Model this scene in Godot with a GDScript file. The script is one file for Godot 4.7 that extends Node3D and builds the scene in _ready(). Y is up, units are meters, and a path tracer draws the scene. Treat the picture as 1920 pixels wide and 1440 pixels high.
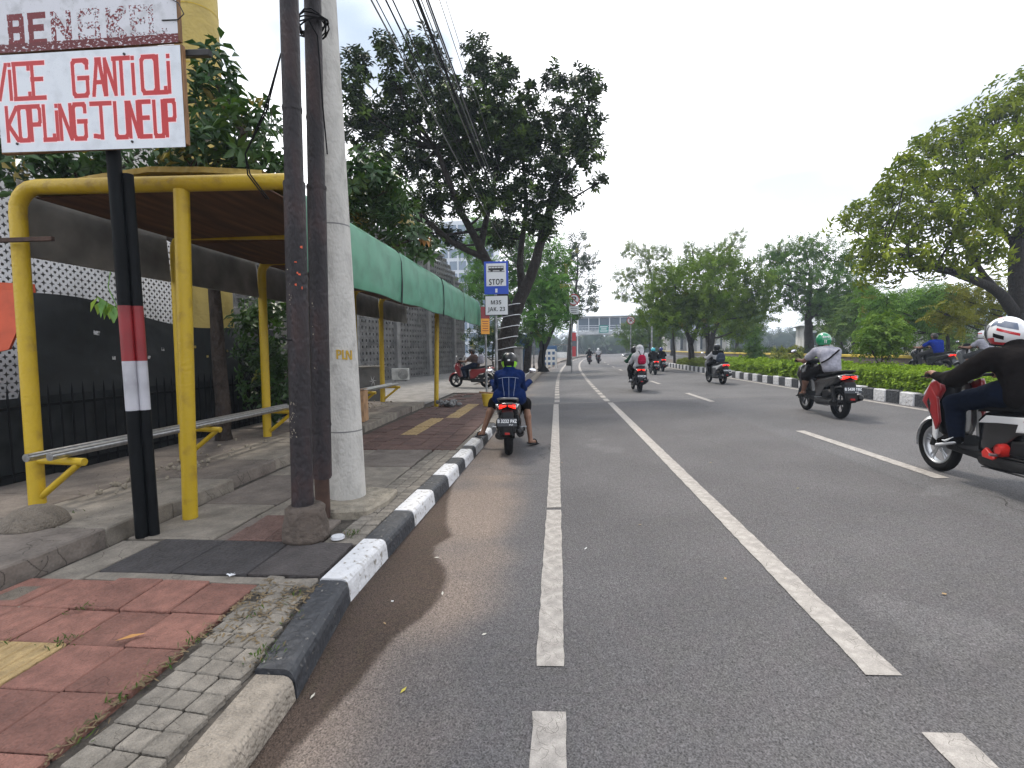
extends Node3D

# ---------------------------------------------------------------- mesh builder
class MB:
	var v := PackedVector3Array()
	var n := PackedVector3Array()
	var c := PackedColorArray()
	var t := PackedVector2Array()
	var i := PackedInt32Array()
	func tri(a: Vector3, b: Vector3, d: Vector3) -> void:
		var k := v.size()
		var m := (b - a).cross(d - a).normalized()
		v.append_array([a, b, d])
		n.append_array([m, m, m])
		i.append_array([k, k + 2, k + 1])
	func quad(a: Vector3, b: Vector3, d: Vector3, e: Vector3) -> void:
		var k := v.size()
		var m := (d - a).cross(e - b).normalized()
		v.append_array([a, b, d, e])
		n.append_array([m, m, m, m])
		i.append_array([k, k + 2, k + 1, k, k + 3, k + 2])
	func quv(a: Vector3, b: Vector3, d: Vector3, e: Vector3) -> void:
		quad(a, b, d, e)
		t.append_array([Vector2(0, 1), Vector2(1, 1), Vector2(1, 0), Vector2(0, 0)])
	func put(o: MB, x: Transform3D, col = null) -> void:
		var k := v.size()
		v.append_array(x * o.v)
		n.append_array(Transform3D(x.basis.orthonormalized(), Vector3.ZERO) * o.n)
		var ii := o.i.duplicate()
		for q in ii.size():
			ii[q] += k
		i.append_array(ii)
		if col != null:
			var cc := PackedColorArray()
			cc.resize(o.v.size())
			cc.fill(col)
			c.append_array(cc)
		elif o.c.size():
			c.append_array(o.c)
	func box(x: Transform3D, s: Vector3, bv := 0.0) -> void:
		var h := s * 0.5
		var b := minf(bv, minf(h.x, minf(h.y, h.z)) * 0.9)
		var ax := [Vector3(1, 0, 0), Vector3(0, 1, 0), Vector3(0, 0, 1)]
		for f in 3:
			var u: Vector3 = ax[(f + 1) % 3]
			var w: Vector3 = ax[(f + 2) % 3]
			for sg in [-1.0, 1.0]:
				var o: Vector3 = ax[f] * (h[f] * sg)
				var uu: Vector3 = u * (h[(f + 1) % 3] - b) * sg
				var ww: Vector3 = w * (h[(f + 2) % 3] - b)
				quad(x * (o - uu - ww), x * (o + uu - ww), x * (o + uu + ww), x * (o - uu + ww))
		if b <= 0.0:
			return
		for f in 3:
			var p := (f + 1) % 3
			var q := (f + 2) % 3
			for sp in [-1.0, 1.0]:
				for sq in [-1.0, 1.0]:
					var e1 := Vector3.ZERO
					e1[p] = h[p] * sp
					e1[q] = (h[q] - b) * sq
					var e2 := Vector3.ZERO
					e2[p] = (h[p] - b) * sp
					e2[q] = h[q] * sq
					var l: Vector3 = ax[f] * (h[f] - b) * sp * sq
					quad(x * (e1 - l), x * (e1 + l), x * (e2 + l), x * (e2 - l))
		for sx in [-1.0, 1.0]:
			for sy in [-1.0, 1.0]:
				for sz in [-1.0, 1.0]:
					var a := Vector3(h.x * sx, (h.y - b) * sy, (h.z - b) * sz)
					var d := Vector3((h.x - b) * sx, h.y * sy, (h.z - b) * sz)
					var e := Vector3((h.x - b) * sx, (h.y - b) * sy, h.z * sz)
					if sx * sy * sz > 0:
						tri(x * a, x * d, x * e)
					else:
						tri(x * a, x * e, x * d)
	func b(p: Vector3, s: Vector3, bv := 0.0) -> void:
		box(Transform3D(Basis(), p), s, bv)
	func bar(a: Vector3, d: Vector3, w: float, h: float, bv := 0.0) -> void:
		var f := (d - a)
		var z := f.normalized()
		var up := Vector3.UP if absf(z.y) < 0.95 else Vector3.BACK
		var x := up.cross(z).normalized()
		box(Transform3D(Basis(x, z.cross(x), z), (a + d) * 0.5), Vector3(w, h, f.length()), bv)
	func tube(p: Array, r, sg := 8, cap := true, sq := 1.0) -> void:
		var k := v.size()
		var m := p.size()
		var nx := Vector3.ZERO
		for q in m:
			var dir: Vector3 = (p[mini(q + 1, m - 1)] - p[maxi(q - 1, 0)]).normalized()
			if q == 0:
				nx = (Vector3.UP if absf(dir.y) < 0.9 else Vector3.RIGHT).cross(dir).normalized()
			nx = (nx - dir * nx.dot(dir)).normalized()
			var ny := dir.cross(nx)
			var rr: float = r[q] if r is Array else r
			for s in sg:
				var an := TAU * s / sg
				var o := nx * cos(an) + ny * sin(an) * sq
				v.append(p[q] + o * rr)
				n.append(o.normalized())
		for q in m - 1:
			for s in sg:
				var a := k + q * sg + s
				var d := k + q * sg + (s + 1) % sg
				i.append_array([a, a + sg, d, d, a + sg, d + sg])
		if cap:
			for e in [0, m - 1]:
				var dir: Vector3 = (p[1] - p[0]).normalized() * -1.0 if e == 0 else (p[m - 1] - p[m - 2]).normalized()
				var o := v.size()
				v.append(p[e])
				n.append(dir)
				for s in sg:
					v.append(v[k + e * sg + s])
					n.append(dir)
				for s in sg:
					if e == 0:
						i.append_array([o, o + 1 + s, o + 1 + (s + 1) % sg])
					else:
						i.append_array([o, o + 1 + (s + 1) % sg, o + 1 + s])
	# rings of equal size, smooth; the ends closed with fans
	func loft(rings: Array, closed := true, cap := true) -> void:
		var k := v.size()
		var i0 := i.size()
		var m: int = rings[0].size()
		for r in rings:
			v.append_array(r)
		for q in rings.size() - 1:
			for s in (m if closed else m - 1):
				var a := k + q * m + s
				var d := k + q * m + (s + 1) % m
				i.append_array([a, a + m, d, d, a + m, d + m])
		if cap and closed:
			for e in [0, rings.size() - 1]:
				var o := Vector3.ZERO
				for p in rings[e]:
					o += p / m
				v.append(o)
				for s in m:
					var a: int = k + e * m + s
					var d: int = k + e * m + (s + 1) % m
					if e == 0:
						i.append_array([v.size() - 1, a, d])
					else:
						i.append_array([v.size() - 1, d, a])
		smooth(k, i0)
	func smooth(k: int, i0: int) -> void:
		n.resize(v.size())
		for q in range(k, v.size()):
			n[q] = Vector3.ZERO
		for q in range(i0, i.size(), 3):
			var a := i[q]
			var d := i[q + 1]
			var e := i[q + 2]
			var m := (v[e] - v[a]).cross(v[d] - v[a])
			n[a] += m
			n[d] += m
			n[e] += m
		for q in range(k, v.size()):
			n[q] = n[q].normalized() if n[q].length() > 1e-12 else Vector3.UP
	func ell(o: Vector3, r: Vector3, bs := Basis(), nu := 12, nv := 8) -> void:
		var k := v.size()
		for y in nv + 1:
			var ph := PI * y / nv
			for x in nu + 1:
				var th := TAU * x / nu
				var d := Vector3(sin(ph) * cos(th), cos(ph), sin(ph) * sin(th))
				v.append(o + bs * (d * r))
				n.append((bs * (d / r)).normalized())
		for y in nv:
			for x in nu:
				var a := k + y * (nu + 1) + x
				var d := a + nu + 1
				i.append_array([a, d, a + 1, a + 1, d, d + 1])
	# a side outline (z, y) swollen to half width w, rounded over at both sides
	func pillow(poly: Array, w: float, x0 := 0.0, rnd := 0.82) -> void:
		var ce := Vector2.ZERO
		for p in poly:
			ce += p / poly.size()
		var area := 0.0
		for q in poly.size():
			area += poly[q].cross(poly[(q + 1) % poly.size()])
		if area > 0.0:
			poly = poly.duplicate()
			poly.reverse()
		var rings := []
		for st in [[-1.0, rnd - 0.25], [-0.97, rnd - 0.08], [-0.8, rnd + 0.06], [-0.4, 0.98], [0.4, 0.98], [0.8, rnd + 0.06], [0.97, rnd - 0.08], [1.0, rnd - 0.25]]:
			var r := PackedVector3Array()
			for p in poly:
				var q: Vector2 = ce + (p - ce) * st[1]
				r.append(Vector3(x0 + w * st[0], q.y, q.x))
			rings.append(r)
		loft(rings)
	# wheel-like turning of a profile [(along x, radius)] about the x axis through o
	func turn(o: Vector3, prof: Array, sg := 24) -> void:
		var rings := []
		for p in prof:
			var r := PackedVector3Array()
			for s in sg:
				var an := TAU * s / sg
				r.append(o + Vector3(p.x, cos(an) * p.y, sin(an) * p.y))
			rings.append(r)
		loft(rings, true, false)
	func mesh() -> ArrayMesh:
		var a := []
		a.resize(Mesh.ARRAY_MAX)
		a[Mesh.ARRAY_VERTEX] = v
		a[Mesh.ARRAY_NORMAL] = n
		if c.size() == v.size():
			a[Mesh.ARRAY_COLOR] = c
		if t.size() == v.size():
			a[Mesh.ARRAY_TEX_UV] = t
		a[Mesh.ARRAY_INDEX] = i
		var m := ArrayMesh.new()
		m.add_surface_from_arrays(Mesh.PRIMITIVE_TRIANGLES, a)
		return m

var rng := RandomNumberGenerator.new()
var M := {}
var T := {}
var used := {}
var nz := FastNoiseLite.new()

func rnd(a: float, b: float) -> float:
	return rng.randf_range(a, b)

# ---------------------------------------------------------------- naming
func numbered(s: String) -> String:
	used[s] = used.get(s, -1) + 1
	return s if used[s] == 0 else "%s_%03d" % [s, used[s]]

func thing(called: String, label: String, category: String, at := Vector3.ZERO, turn := 0.0, group := "") -> Node3D:
	var o := Node3D.new()
	o.name = numbered(called)
	add_child(o)
	o.position = at
	o.rotation.y = turn
	o.set_meta("label", label)
	o.set_meta("category", category)
	if group:
		o.set_meta("group", group)
	return o

func part(parent: Node3D, called: String, mb, m: Material, at := Transform3D()) -> MeshInstance3D:
	var o := MeshInstance3D.new()
	o.name = called
	o.mesh = mb.mesh() if mb is MB else mb
	o.material_override = m
	o.transform = at
	parent.add_child(o, true)
	return o

func single(called: String, mb, m: Material, label: String, category: String, at := Transform3D(), group := "") -> MeshInstance3D:
	var o := part(self, numbered(called), mb, m, at)
	o.set_meta("label", label)
	o.set_meta("category", category)
	if group:
		o.set_meta("group", group)
	return o

func struct(called: String, mb, m: Material, kind := "structure", label := "") -> Node3D:
	var o: Node3D
	if mb == null:
		o = Node3D.new()
		o.name = numbered(called)
		add_child(o)
	else:
		o = part(self, numbered(called), mb, m)
	o.set_meta("kind", kind)
	if label:
		o.set_meta("label", label)
	return o

# ---------------------------------------------------------------- materials (linear base colours)
func lin(r: float, g: float, b: float) -> Color:
	return Color(r, g, b).linear_to_srgb()

func noise_tex(key: String, freq: float, lo: float, hi: float, oct := 4, type := FastNoiseLite.TYPE_SIMPLEX_SMOOTH, size := 256, stops := []) -> Texture2D:
	if T.has(key):
		return T[key]
	var f := FastNoiseLite.new()
	f.noise_type = type
	f.frequency = freq
	f.fractal_octaves = oct
	f.seed = key.hash() % 1000
	var t := NoiseTexture2D.new()
	t.width = size
	t.height = size
	t.seamless = true
	t.noise = f
	var g := Gradient.new()
	if stops:
		g.offsets = PackedFloat32Array(stops[0])
		var cs := PackedColorArray()
		for x in stops[1]:
			cs.append(x if x is Color else Color(x, x, x))
		g.colors = cs
	else:
		g.set_color(0, Color(lo, lo, lo))
		g.set_color(1, Color(hi, hi, hi))
	t.color_ramp = g
	T[key] = t
	return t

func bump_tex(key: String, freq: float, strength: float, oct := 3, type := FastNoiseLite.TYPE_SIMPLEX_SMOOTH, size := 256) -> Texture2D:
	if T.has(key):
		return T[key]
	var f := FastNoiseLite.new()
	f.noise_type = type
	f.frequency = freq
	f.fractal_octaves = oct
	f.seed = key.hash() % 1000
	var t := NoiseTexture2D.new()
	t.width = size
	t.height = size
	t.seamless = true
	t.noise = f
	t.as_normal_map = true
	t.bump_strength = strength
	T[key] = t
	return t

# o: tex, scale (per metre), world, bump, bs (bump scale), vc, back, cc (clear coat), em (emission), spec
func mat(r: float, g: float, b: float, rough := 0.7, metal := 0.0, o := {}) -> StandardMaterial3D:
	var m := StandardMaterial3D.new()
	m.albedo_color = lin(r, g, b)
	m.roughness = rough
	m.metallic = metal
	if o.has("tex"):
		m.albedo_texture = o.tex
	if o.has("bump"):
		m.normal_enabled = true
		m.normal_texture = o.bump
		m.normal_scale = o.get("bs", 1.0)
	if (o.has("tex") or o.has("bump")) and not o.has("uv"):
		m.uv1_triplanar = true
		m.uv1_world_triplanar = o.get("world", false)
		var s = o.get("scale", 1.0)
		m.uv1_scale = s if s is Vector3 else Vector3(s, s, s)
	if o.get("vc", false):
		m.vertex_color_use_as_albedo = true
	if o.has("back"):
		m.backlight_enabled = true
		m.backlight = o.back
	if o.has("cc"):
		m.clearcoat_enabled = true
		m.clearcoat = o.cc
		m.clearcoat_roughness = 0.08
	if o.has("em"):
		m.emission_enabled = true
		m.emission = o.em
		m.emission_energy_multiplier = o.get("ee", 1.0)
	if o.has("spec"):
		m.metallic_specular = o.spec
	m.cull_mode = BaseMaterial3D.CULL_DISABLED
	return m

# tiling grain: random values blurred with wrap-around, so no seam shows
func grain_image(size: int, radius: int, lo: float, hi: float, sd: int, gamma := 1.0) -> Image:
	var r := RandomNumberGenerator.new()
	r.seed = sd
	var a := PackedFloat32Array()
	a.resize(size * size)
	for k in a.size():
		a[k] = r.randf()
	for pas in 2:
		var b := PackedFloat32Array()
		b.resize(a.size())
		for y in size:
			for x in size:
				var s := 0.0
				for j in range(-radius, radius + 1):
					s += a[y * size + posmod(x + j, size)] if pas == 0 else a[posmod(y + j, size) * size + x]
				b[y * size + x] = s / (2 * radius + 1)
		a = b
	var sd2 := 0.0
	for v in a:
		sd2 += (v - 0.5) * (v - 0.5)
	var k2 := 0.22 / sqrt(sd2 / a.size())
	var im := Image.create(size, size, false, Image.FORMAT_RGB8)
	for k in a.size():
		var f := lerpf(lo, hi, pow(clampf(0.5 + (a[k] - 0.5) * k2, 0, 1), gamma))
		im.set_pixel(k % size, k / size, Color(f, f, f))
	return im

# weathered cement: soft mottling, specks, hairline cracks
func cement_image(size: int, sd: int, cracks: int) -> Image:
	var f := FastNoiseLite.new()
	f.seed = sd
	f.frequency = 0.011
	f.fractal_octaves = 5
	var r := RandomNumberGenerator.new()
	r.seed = sd
	var big := f.get_seamless_image(size, size)
	var im := grain_image(size, 1, 0.0, 1.0, sd + 1)
	for y in size:
		for x in size:
			var g := 0.86 + 0.22 * (big.get_pixel(x, y).r - 0.5) + 0.14 * (im.get_pixel(x, y).r - 0.5)
			im.set_pixel(x, y, Color(g, g * 0.995, g * 0.985))
	for k in 260:
		var c := Vector2i(r.randi() % size, r.randi() % size)
		var g := 0.55 if r.randf() < 0.7 else 1.0
		for q in r.randi_range(1, 6):
			im.set_pixel(posmod(c.x + r.randi_range(-1, 1), size), posmod(c.y + r.randi_range(-1, 1), size), Color(g, g, g * 0.97))
	for k in cracks:
		var p := Vector2(r.randf() * size, r.randf() * size)
		var a := r.randf() * TAU
		for s in r.randi_range(60, 260):
			a += r.randf_range(-0.4, 0.4)
			p += Vector2(cos(a), sin(a))
			im.set_pixel(posmod(int(p.x), size), posmod(int(p.y), size), Color(0.42, 0.40, 0.38))
	return im

func tex(im: Image) -> Texture2D:
	return ImageTexture.create_from_image(im)

func make_materials() -> void:
	var mott := noise_tex("mottle", 0.012, 0.62, 1.0, 5)
	var grain := noise_tex("grain", 0.09, 0.72, 1.0, 3)
	var fine := bump_tex("fine", 0.12, 6.0)
	var coarse := bump_tex("coarse", 0.03, 8.0, 5)
	var smudge := noise_tex("smudge", 0.01, 0.5, 1.0, 5, FastNoiseLite.TYPE_SIMPLEX_SMOOTH, 256, [[0.0, 0.3, 0.5, 0.7, 1.0], [0.78, 0.88, 0.95, 1.0, 1.0]])
	var cem := tex(cement_image(512, 21, 7))
	var cem2 := tex(cement_image(512, 22, 16))
	var gi := grain_image(512, 1, 0.5, 1.0, 31, 0.8)
	var gb: Image = grain_image(512, 1, 0.0, 1.0, 31)
	gb.bump_map_to_normal_map(3.0)
	var agg0 := noise_tex("aggregate", 0.16, 0.0, 1.0, 2, FastNoiseLite.TYPE_SIMPLEX, 512, [[0.0, 0.25, 0.42, 0.6, 0.8, 1.0], [0.25, 0.55, 0.80, 0.92, 1.0, 1.0]])
	var agg := tex(gi)
	var aggb := tex(gb)
	M.asphalt = mat(1, 1, 1, 0.88, 0, {"tex": agg, "bump": aggb, "bs": 1.0, "scale": 1.05, "world": true, "vc": true, "spec": 0.35})
	M.asphalt_far = mat(0.115, 0.11, 0.112, 0.85, 0, {"tex": mott, "scale": 0.12, "world": true, "spec": 0.4})
	var crack := noise_tex("crack", 0.035, 0, 1, 2, FastNoiseLite.TYPE_CELLULAR, 512, [[0.0, 0.035, 0.09, 0.5, 1.0], [0.95, 0.9, 1.0, 1.0, 0.93]])
	M.road_paint = mat(0.44, 0.41, 0.385, 0.8, 0, {"tex": tex(cement_image(512, 23, 40)), "bump": aggb, "bs": 0.5, "scale": 1.7, "world": true})
	M.soil = mat(0.13, 0.10, 0.075, 0.95, 0, {"tex": mott, "bump": coarse, "scale": 0.8, "world": true})
	M.land = mat(0.12, 0.115, 0.09, 0.95, 0, {"tex": mott, "scale": 0.06, "world": true})
	M.grass_land = mat(0.09, 0.12, 0.045, 0.95, 0, {"tex": mott, "bump": coarse, "scale": 0.4, "world": true})
	M.joint = mat(0.10, 0.085, 0.07, 0.95, 0, {"tex": mott, "bump": coarse, "scale": 1.6, "world": true})
	for k in 3:
		var f: float = [0.88, 1.0, 1.14][k]
		M["red%d" % k] = mat(0.255 * f, 0.118 * f, 0.092 * f, 0.88, 0, {"tex": cem, "bump": fine, "bs": 0.5, "scale": [0.9, 1.1, 1.3][k], "world": true})
		M["paver%d" % k] = mat(0.25 * f, 0.225 * f, 0.195 * f, 0.9, 0, {"tex": cem, "bump": fine, "bs": 0.6, "scale": [1.3, 1.6, 1.9][k], "world": true})
		M["brick%d" % k] = mat(0.155 * f, 0.092 * f, 0.078 * f, 0.9, 0, {"tex": cem, "bump": fine, "bs": 0.5, "scale": [0.6, 0.8, 1.0][k], "world": true})
	M.dark_slab = mat(0.058, 0.053, 0.056, 0.85, 0, {"tex": cem, "bump": fine, "bs": 0.4, "scale": 0.7, "world": true})
	M.dark_slab2 = mat(0.075, 0.065, 0.065, 0.85, 0, {"tex": cem, "bump": fine, "bs": 0.4, "scale": 0.9, "world": true})
	M.slab = mat(0.27, 0.24, 0.205, 0.92, 0, {"tex": noise_tex("slabtex", 0.03, 0, 1, 7, FastNoiseLite.TYPE_SIMPLEX_SMOOTH, 512, [[0.0, 0.3, 0.45, 0.55, 0.7, 1.0], [0.58, 0.76, 0.88, 0.95, 1.0, 1.0]]), "bump": coarse, "bs": 0.3, "scale": 0.7, "world": true})
	M.slab2 = mat(0.20, 0.17, 0.15, 0.92, 0, {"tex": T.slabtex, "bump": coarse, "bs": 0.3, "scale": 0.45, "world": true})
	M.slab.albedo_texture = cem2
	M.slab2.albedo_texture = cem2
	M.guide = mat(0.50, 0.355, 0.17, 0.88, 0, {"tex": cem, "bump": fine, "bs": 0.4, "scale": 1.2, "world": true})
	# painted kerb: the paint worn through to concrete in patches
	var wornw := noise_tex("worn_white", 0.02, 0, 1, 6, FastNoiseLite.TYPE_SIMPLEX_SMOOTH, 512, [[0.0, 0.22, 0.26, 0.55, 1.0], [lin(0.2, 0.18, 0.16), lin(0.25, 0.23, 0.2), lin(0.52, 0.52, 0.535), lin(0.58, 0.58, 0.60), lin(0.54, 0.54, 0.545)]])
	var wornb := noise_tex("worn_black", 0.024, 0, 1, 6, FastNoiseLite.TYPE_SIMPLEX_SMOOTH, 512, [[0.0, 0.16, 0.2, 0.6, 0.86, 1.0], [lin(0.3, 0.28, 0.26), lin(0.2, 0.19, 0.18), lin(0.024, 0.026, 0.031), lin(0.03, 0.033, 0.04), lin(0.045, 0.046, 0.052), lin(0.10, 0.095, 0.09)]])
	M.kerb_white = mat(1, 1, 1, 0.7, 0, {"tex": wornw, "bump": coarse, "bs": 0.5, "scale": 1.2, "world": true})
	M.kerb_black = mat(1, 1, 1, 0.6, 0, {"tex": wornb, "bump": coarse, "bs": 0.5, "scale": 1.3, "world": true})
	M.kerb_plain = mat(0.36, 0.315, 0.265, 0.92, 0, {"tex": cem, "bump": fine, "bs": 0.8, "scale": 1.2, "world": true})
	var yw := noise_tex("worn_yellow", 0.015, 0, 1, 6, FastNoiseLite.TYPE_SIMPLEX_SMOOTH, 256, [[0.0, 0.2, 0.27, 0.6, 1.0], [lin(0.30, 0.19, 0.02), lin(0.40, 0.265, 0.014), lin(0.46, 0.31, 0.010), lin(0.49, 0.33, 0.010), lin(0.42, 0.285, 0.018)]])
	M.yellow = mat(1, 1, 1, 0.5, 0, {"tex": yw, "scale": 0.9, "bump": fine, "bs": 0.15})
	M.yellow_dull = mat(0.48, 0.36, 0.10, 0.7, 0, {"tex": smudge, "scale": 0.4, "bump": fine, "bs": 0.2})
	M.plywood = mat(0.17, 0.075, 0.03, 0.75, 0, {"tex": noise_tex("ply", 0.02, 0.55, 1.0, 5), "scale": Vector3(1.2, 1.0, 0.15)})
	M.grey_panel = mat(0.25, 0.235, 0.21, 0.8, 0, {"tex": mott, "scale": 0.5})
	M.green_sheet = mat(0.085, 0.25, 0.165, 0.5, 0, {"tex": smudge, "scale": 0.7, "bump": bump_tex("dents", 0.006, 9.0, 2), "bs": 0.4})
	M.steel = mat(0.55, 0.55, 0.56, 0.28, 0.9, {"tex": grain, "scale": 0.7})
	M.galv = mat(0.42, 0.43, 0.44, 0.5, 0.6, {"tex": mott, "scale": 1.0})
	M.dark_metal = mat(0.03, 0.028, 0.03, 0.6, 0.2, {"tex": mott, "scale": 1.2})
	var pole := noise_tex("pole", 0.012, 0, 1, 6, FastNoiseLite.TYPE_SIMPLEX_SMOOTH, 256, [[0.0, 0.3, 0.55, 0.75, 1.0], [lin(0.015, 0.014, 0.015), lin(0.024, 0.022, 0.024), lin(0.032, 0.028, 0.031), lin(0.045, 0.031, 0.032), lin(0.06, 0.04, 0.036)]])
	M.pole_dark = mat(1, 1, 1, 0.55, 0, {"tex": pole, "scale": Vector3(1.4, 0.5, 1.4), "bump": fine, "bs": 0.25, "spec": 0.3})
	M.pole_black = mat(0.007, 0.008, 0.009, 0.55, 0, {"tex": smudge, "scale": 1.1, "spec": 0.2})
	M.pole_red = mat(0.22, 0.010, 0.014, 0.5, 0, {"tex": smudge, "scale": 1.3})
	M.pole_white = mat(0.42, 0.42, 0.46, 0.55, 0, {"tex": smudge, "scale": 1.1})
	M.rust = mat(0.085, 0.045, 0.032, 0.85, 0, {"tex": mott, "scale": 2.0})
	M.conc_pole = mat(0.47, 0.455, 0.43, 0.85, 0, {"tex": noise_tex("spun", 0.02, 0, 1, 5, FastNoiseLite.TYPE_SIMPLEX_SMOOTH, 256, [[0.0, 0.3, 0.5, 1.0], [0.82, 0.93, 0.98, 1.0]]), "scale": Vector3(1.3, 0.6, 1.3), "bump": fine, "bs": 0.25})
	M.conc_rough = mat(0.20, 0.17, 0.14, 0.95, 0, {"tex": cem2, "bump": fine, "bs": 1.2, "scale": 1.6})
	M.conc_light = mat(0.36, 0.32, 0.26, 0.93, 0, {"tex": cem2, "bump": coarse, "bs": 0.6, "scale": 1.2})
	M.conc_moss = mat(0.12, 0.095, 0.08, 0.95, 0, {"tex": cem2, "bump": coarse, "bs": 1.2, "scale": 2.0})
	M.perf_white = mat(0.74, 0.74, 0.77, 0.6, 0, {"tex": smudge, "scale": 0.3})
	M.block = mat(0.22, 0.215, 0.21, 0.9, 0, {"tex": mott, "scale": 0.5, "bump": coarse, "bs": 0.8})
	M.block_wall = mat(0.24, 0.235, 0.23, 0.9, 0, {"tex": smudge, "scale": 0.2, "bump": coarse, "bs": 0.6})
	M.fence_sheet = mat(0.03, 0.033, 0.035, 0.6, 0.0, {"tex": mott, "scale": 0.8, "spec": 0.25})
	M.tarp = mat(0.016, 0.018, 0.019, 0.8, 0, {"tex": mott, "scale": 0.7, "bump": bump_tex("folds", 0.01, 6.0, 3), "bs": 0.6})
	M.orange_tarp = mat(0.58, 0.085, 0.028, 0.6, 0, {"tex": smudge, "scale": 0.8})
	M.wood = mat(0.36, 0.19, 0.085, 0.8, 0, {"tex": noise_tex("woodtex", 0.03, 0.6, 1.0, 4), "scale": Vector3(4, 0.6, 4)})
	M.wood_dark = mat(0.06, 0.035, 0.022, 0.8, 0, {"tex": grain, "scale": 2.0})
	M.cardboard = mat(0.38, 0.23, 0.125, 0.9, 0, {"tex": smudge, "scale": 1.2})
	M.plastic_grey = mat(0.16, 0.16, 0.16, 0.55, 0, {"tex": smudge, "scale": 0.8})
	M.ac_white = mat(0.52, 0.51, 0.48, 0.5, 0, {"tex": smudge, "scale": 0.8})
	M.wire = mat(0.008, 0.008, 0.009, 0.6, 0, {"spec": 0.2})
	M.wire_grey = mat(0.12, 0.12, 0.125, 0.6)
	M.bark = mat(0.07, 0.052, 0.042, 0.95, 0, {"tex": mott, "bump": coarse, "bs": 2.0, "scale": Vector3(2.2, 0.7, 2.2)})
	M.bark_dark = mat(0.035, 0.028, 0.024, 0.95, 0, {"tex": mott, "bump": coarse, "bs": 2.0, "scale": Vector3(2.2, 0.7, 2.2)})
	M.hedge_core = mat(0.03, 0.026, 0.018, 0.95, 0, {"spec": 0.1})
	M.leaf = mat(1, 1, 1, 0.6, 0, {"vc": true, "back": Color(0.72, 0.76, 0.30), "spec": 0.1})
	M.leaf_dark = mat(1, 1, 1, 0.42, 0, {"vc": true, "back": Color(0.30, 0.32, 0.18), "spec": 0.25})
	M.dry = mat(0.16, 0.115, 0.06, 0.9, 0, {"vc": true})
	M.sign_blue = mat(0.006, 0.055, 0.42, 0.35)
	M.sign_white = mat(0.62, 0.63, 0.66, 0.4)
	M.sign_black = mat(0.012, 0.012, 0.014, 0.5)
	M.sign_red = mat(0.38, 0.02, 0.022, 0.45)
	M.sign_orange = mat(0.72, 0.30, 0.02, 0.45)
	M.sign_teal = mat(0.01, 0.20, 0.17, 0.45)
	M.maroon = mat(0.20, 0.014, 0.018, 0.5)
	# motorcycles and riders
	M.tyre = mat(0.009, 0.009, 0.0095, 0.85, 0, {"spec": 0.2, "bump": fine, "bs": 0.5, "scale": 6.0})
	M.black_plastic = mat(0.011, 0.011, 0.012, 0.5, 0, {"spec": 0.3})
	M.black_gloss = mat(0.012, 0.012, 0.014, 0.22, 0, {"cc": 0.6})
	M.seat_vinyl = mat(0.008, 0.008, 0.009, 0.6, 0, {"spec": 0.25, "bump": fine, "bs": 0.3, "scale": 4.0})
	M.engine = mat(0.03, 0.03, 0.032, 0.5, 0.4, {"tex": mott, "scale": 5.0})
	M.alloy = mat(0.42, 0.43, 0.45, 0.35, 0.85)
	M.rim_black = mat(0.03, 0.03, 0.033, 0.4, 0.4)
	M.chrome = mat(0.65, 0.65, 0.67, 0.12, 1.0)
	M.tail_on = mat(0.55, 0.02, 0.015, 0.25, 0, {"em": Color(1.0, 0.13, 0.06), "ee": 1.15, "cc": 0.5})
	M.tail_off = mat(0.32, 0.012, 0.012, 0.2, 0, {"cc": 0.5})
	M.lens = mat(0.55, 0.55, 0.56, 0.12, 0, {"cc": 0.8})
	M.amber = mat(0.6, 0.26, 0.02, 0.3)
	M.mirror = mat(0.75, 0.75, 0.77, 0.06, 1.0)
	M.plate = mat(0.014, 0.017, 0.024, 0.4)
	M.plate_text = mat(0.72, 0.73, 0.75, 0.5)
	M.body_red = mat(0.24, 0.008, 0.012, 0.28, 0, {"cc": 0.7})
	M.body_white = mat(0.60, 0.60, 0.61, 0.28, 0, {"cc": 0.7})
	M.body_grey = mat(0.11, 0.112, 0.118, 0.3, 0.2, {"cc": 0.6})
	M.body_black = mat(0.007, 0.007, 0.008, 0.26, 0, {"cc": 0.7})
	M.bright_red = mat(0.55, 0.022, 0.016, 0.35, 0, {"cc": 0.5})
	M.skin = mat(0.29, 0.145, 0.088, 0.6, 0, {"tex": grain, "scale": 2.0})
	M.skin_dark = mat(0.175, 0.082, 0.05, 0.6, 0, {"tex": grain, "scale": 2.0})
	M.hair = mat(0.012, 0.010, 0.009, 0.6)
	var cloth := bump_tex("cloth", 0.02, 5.0, 3)
	var ctex := noise_tex("clothtex", 0.02, 0.75, 1.0, 4)
	for c in [["denim", 0.006, 0.019, 0.088], ["jeans", 0.007, 0.011, 0.024], ["tee_white", 0.36, 0.355, 0.41], ["black_cloth", 0.006, 0.0055, 0.006], ["charcoal", 0.012, 0.010, 0.010], ["hijab", 0.50, 0.50, 0.53], ["blue_cloth", 0.006, 0.03, 0.27], ["grey_cloth", 0.06, 0.06, 0.064], ["green_cloth", 0.012, 0.075, 0.03], ["brown_cloth", 0.10, 0.065, 0.055], ["navy", 0.012, 0.018, 0.04], ["pink_bag", 0.42, 0.012, 0.06], ["grey_bag", 0.05, 0.062, 0.09]]:
		M[c[0]] = mat(c[1], c[2], c[3], 0.9, 0, {"tex": ctex, "scale": 3.0, "bump": cloth, "bs": 0.7, "spec": 0.15})
	M.stitch = mat(0.25, 0.30, 0.40, 0.9)
	M.helm_green = mat(0.006, 0.20, 0.085, 0.2, 0, {"cc": 0.8})
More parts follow.
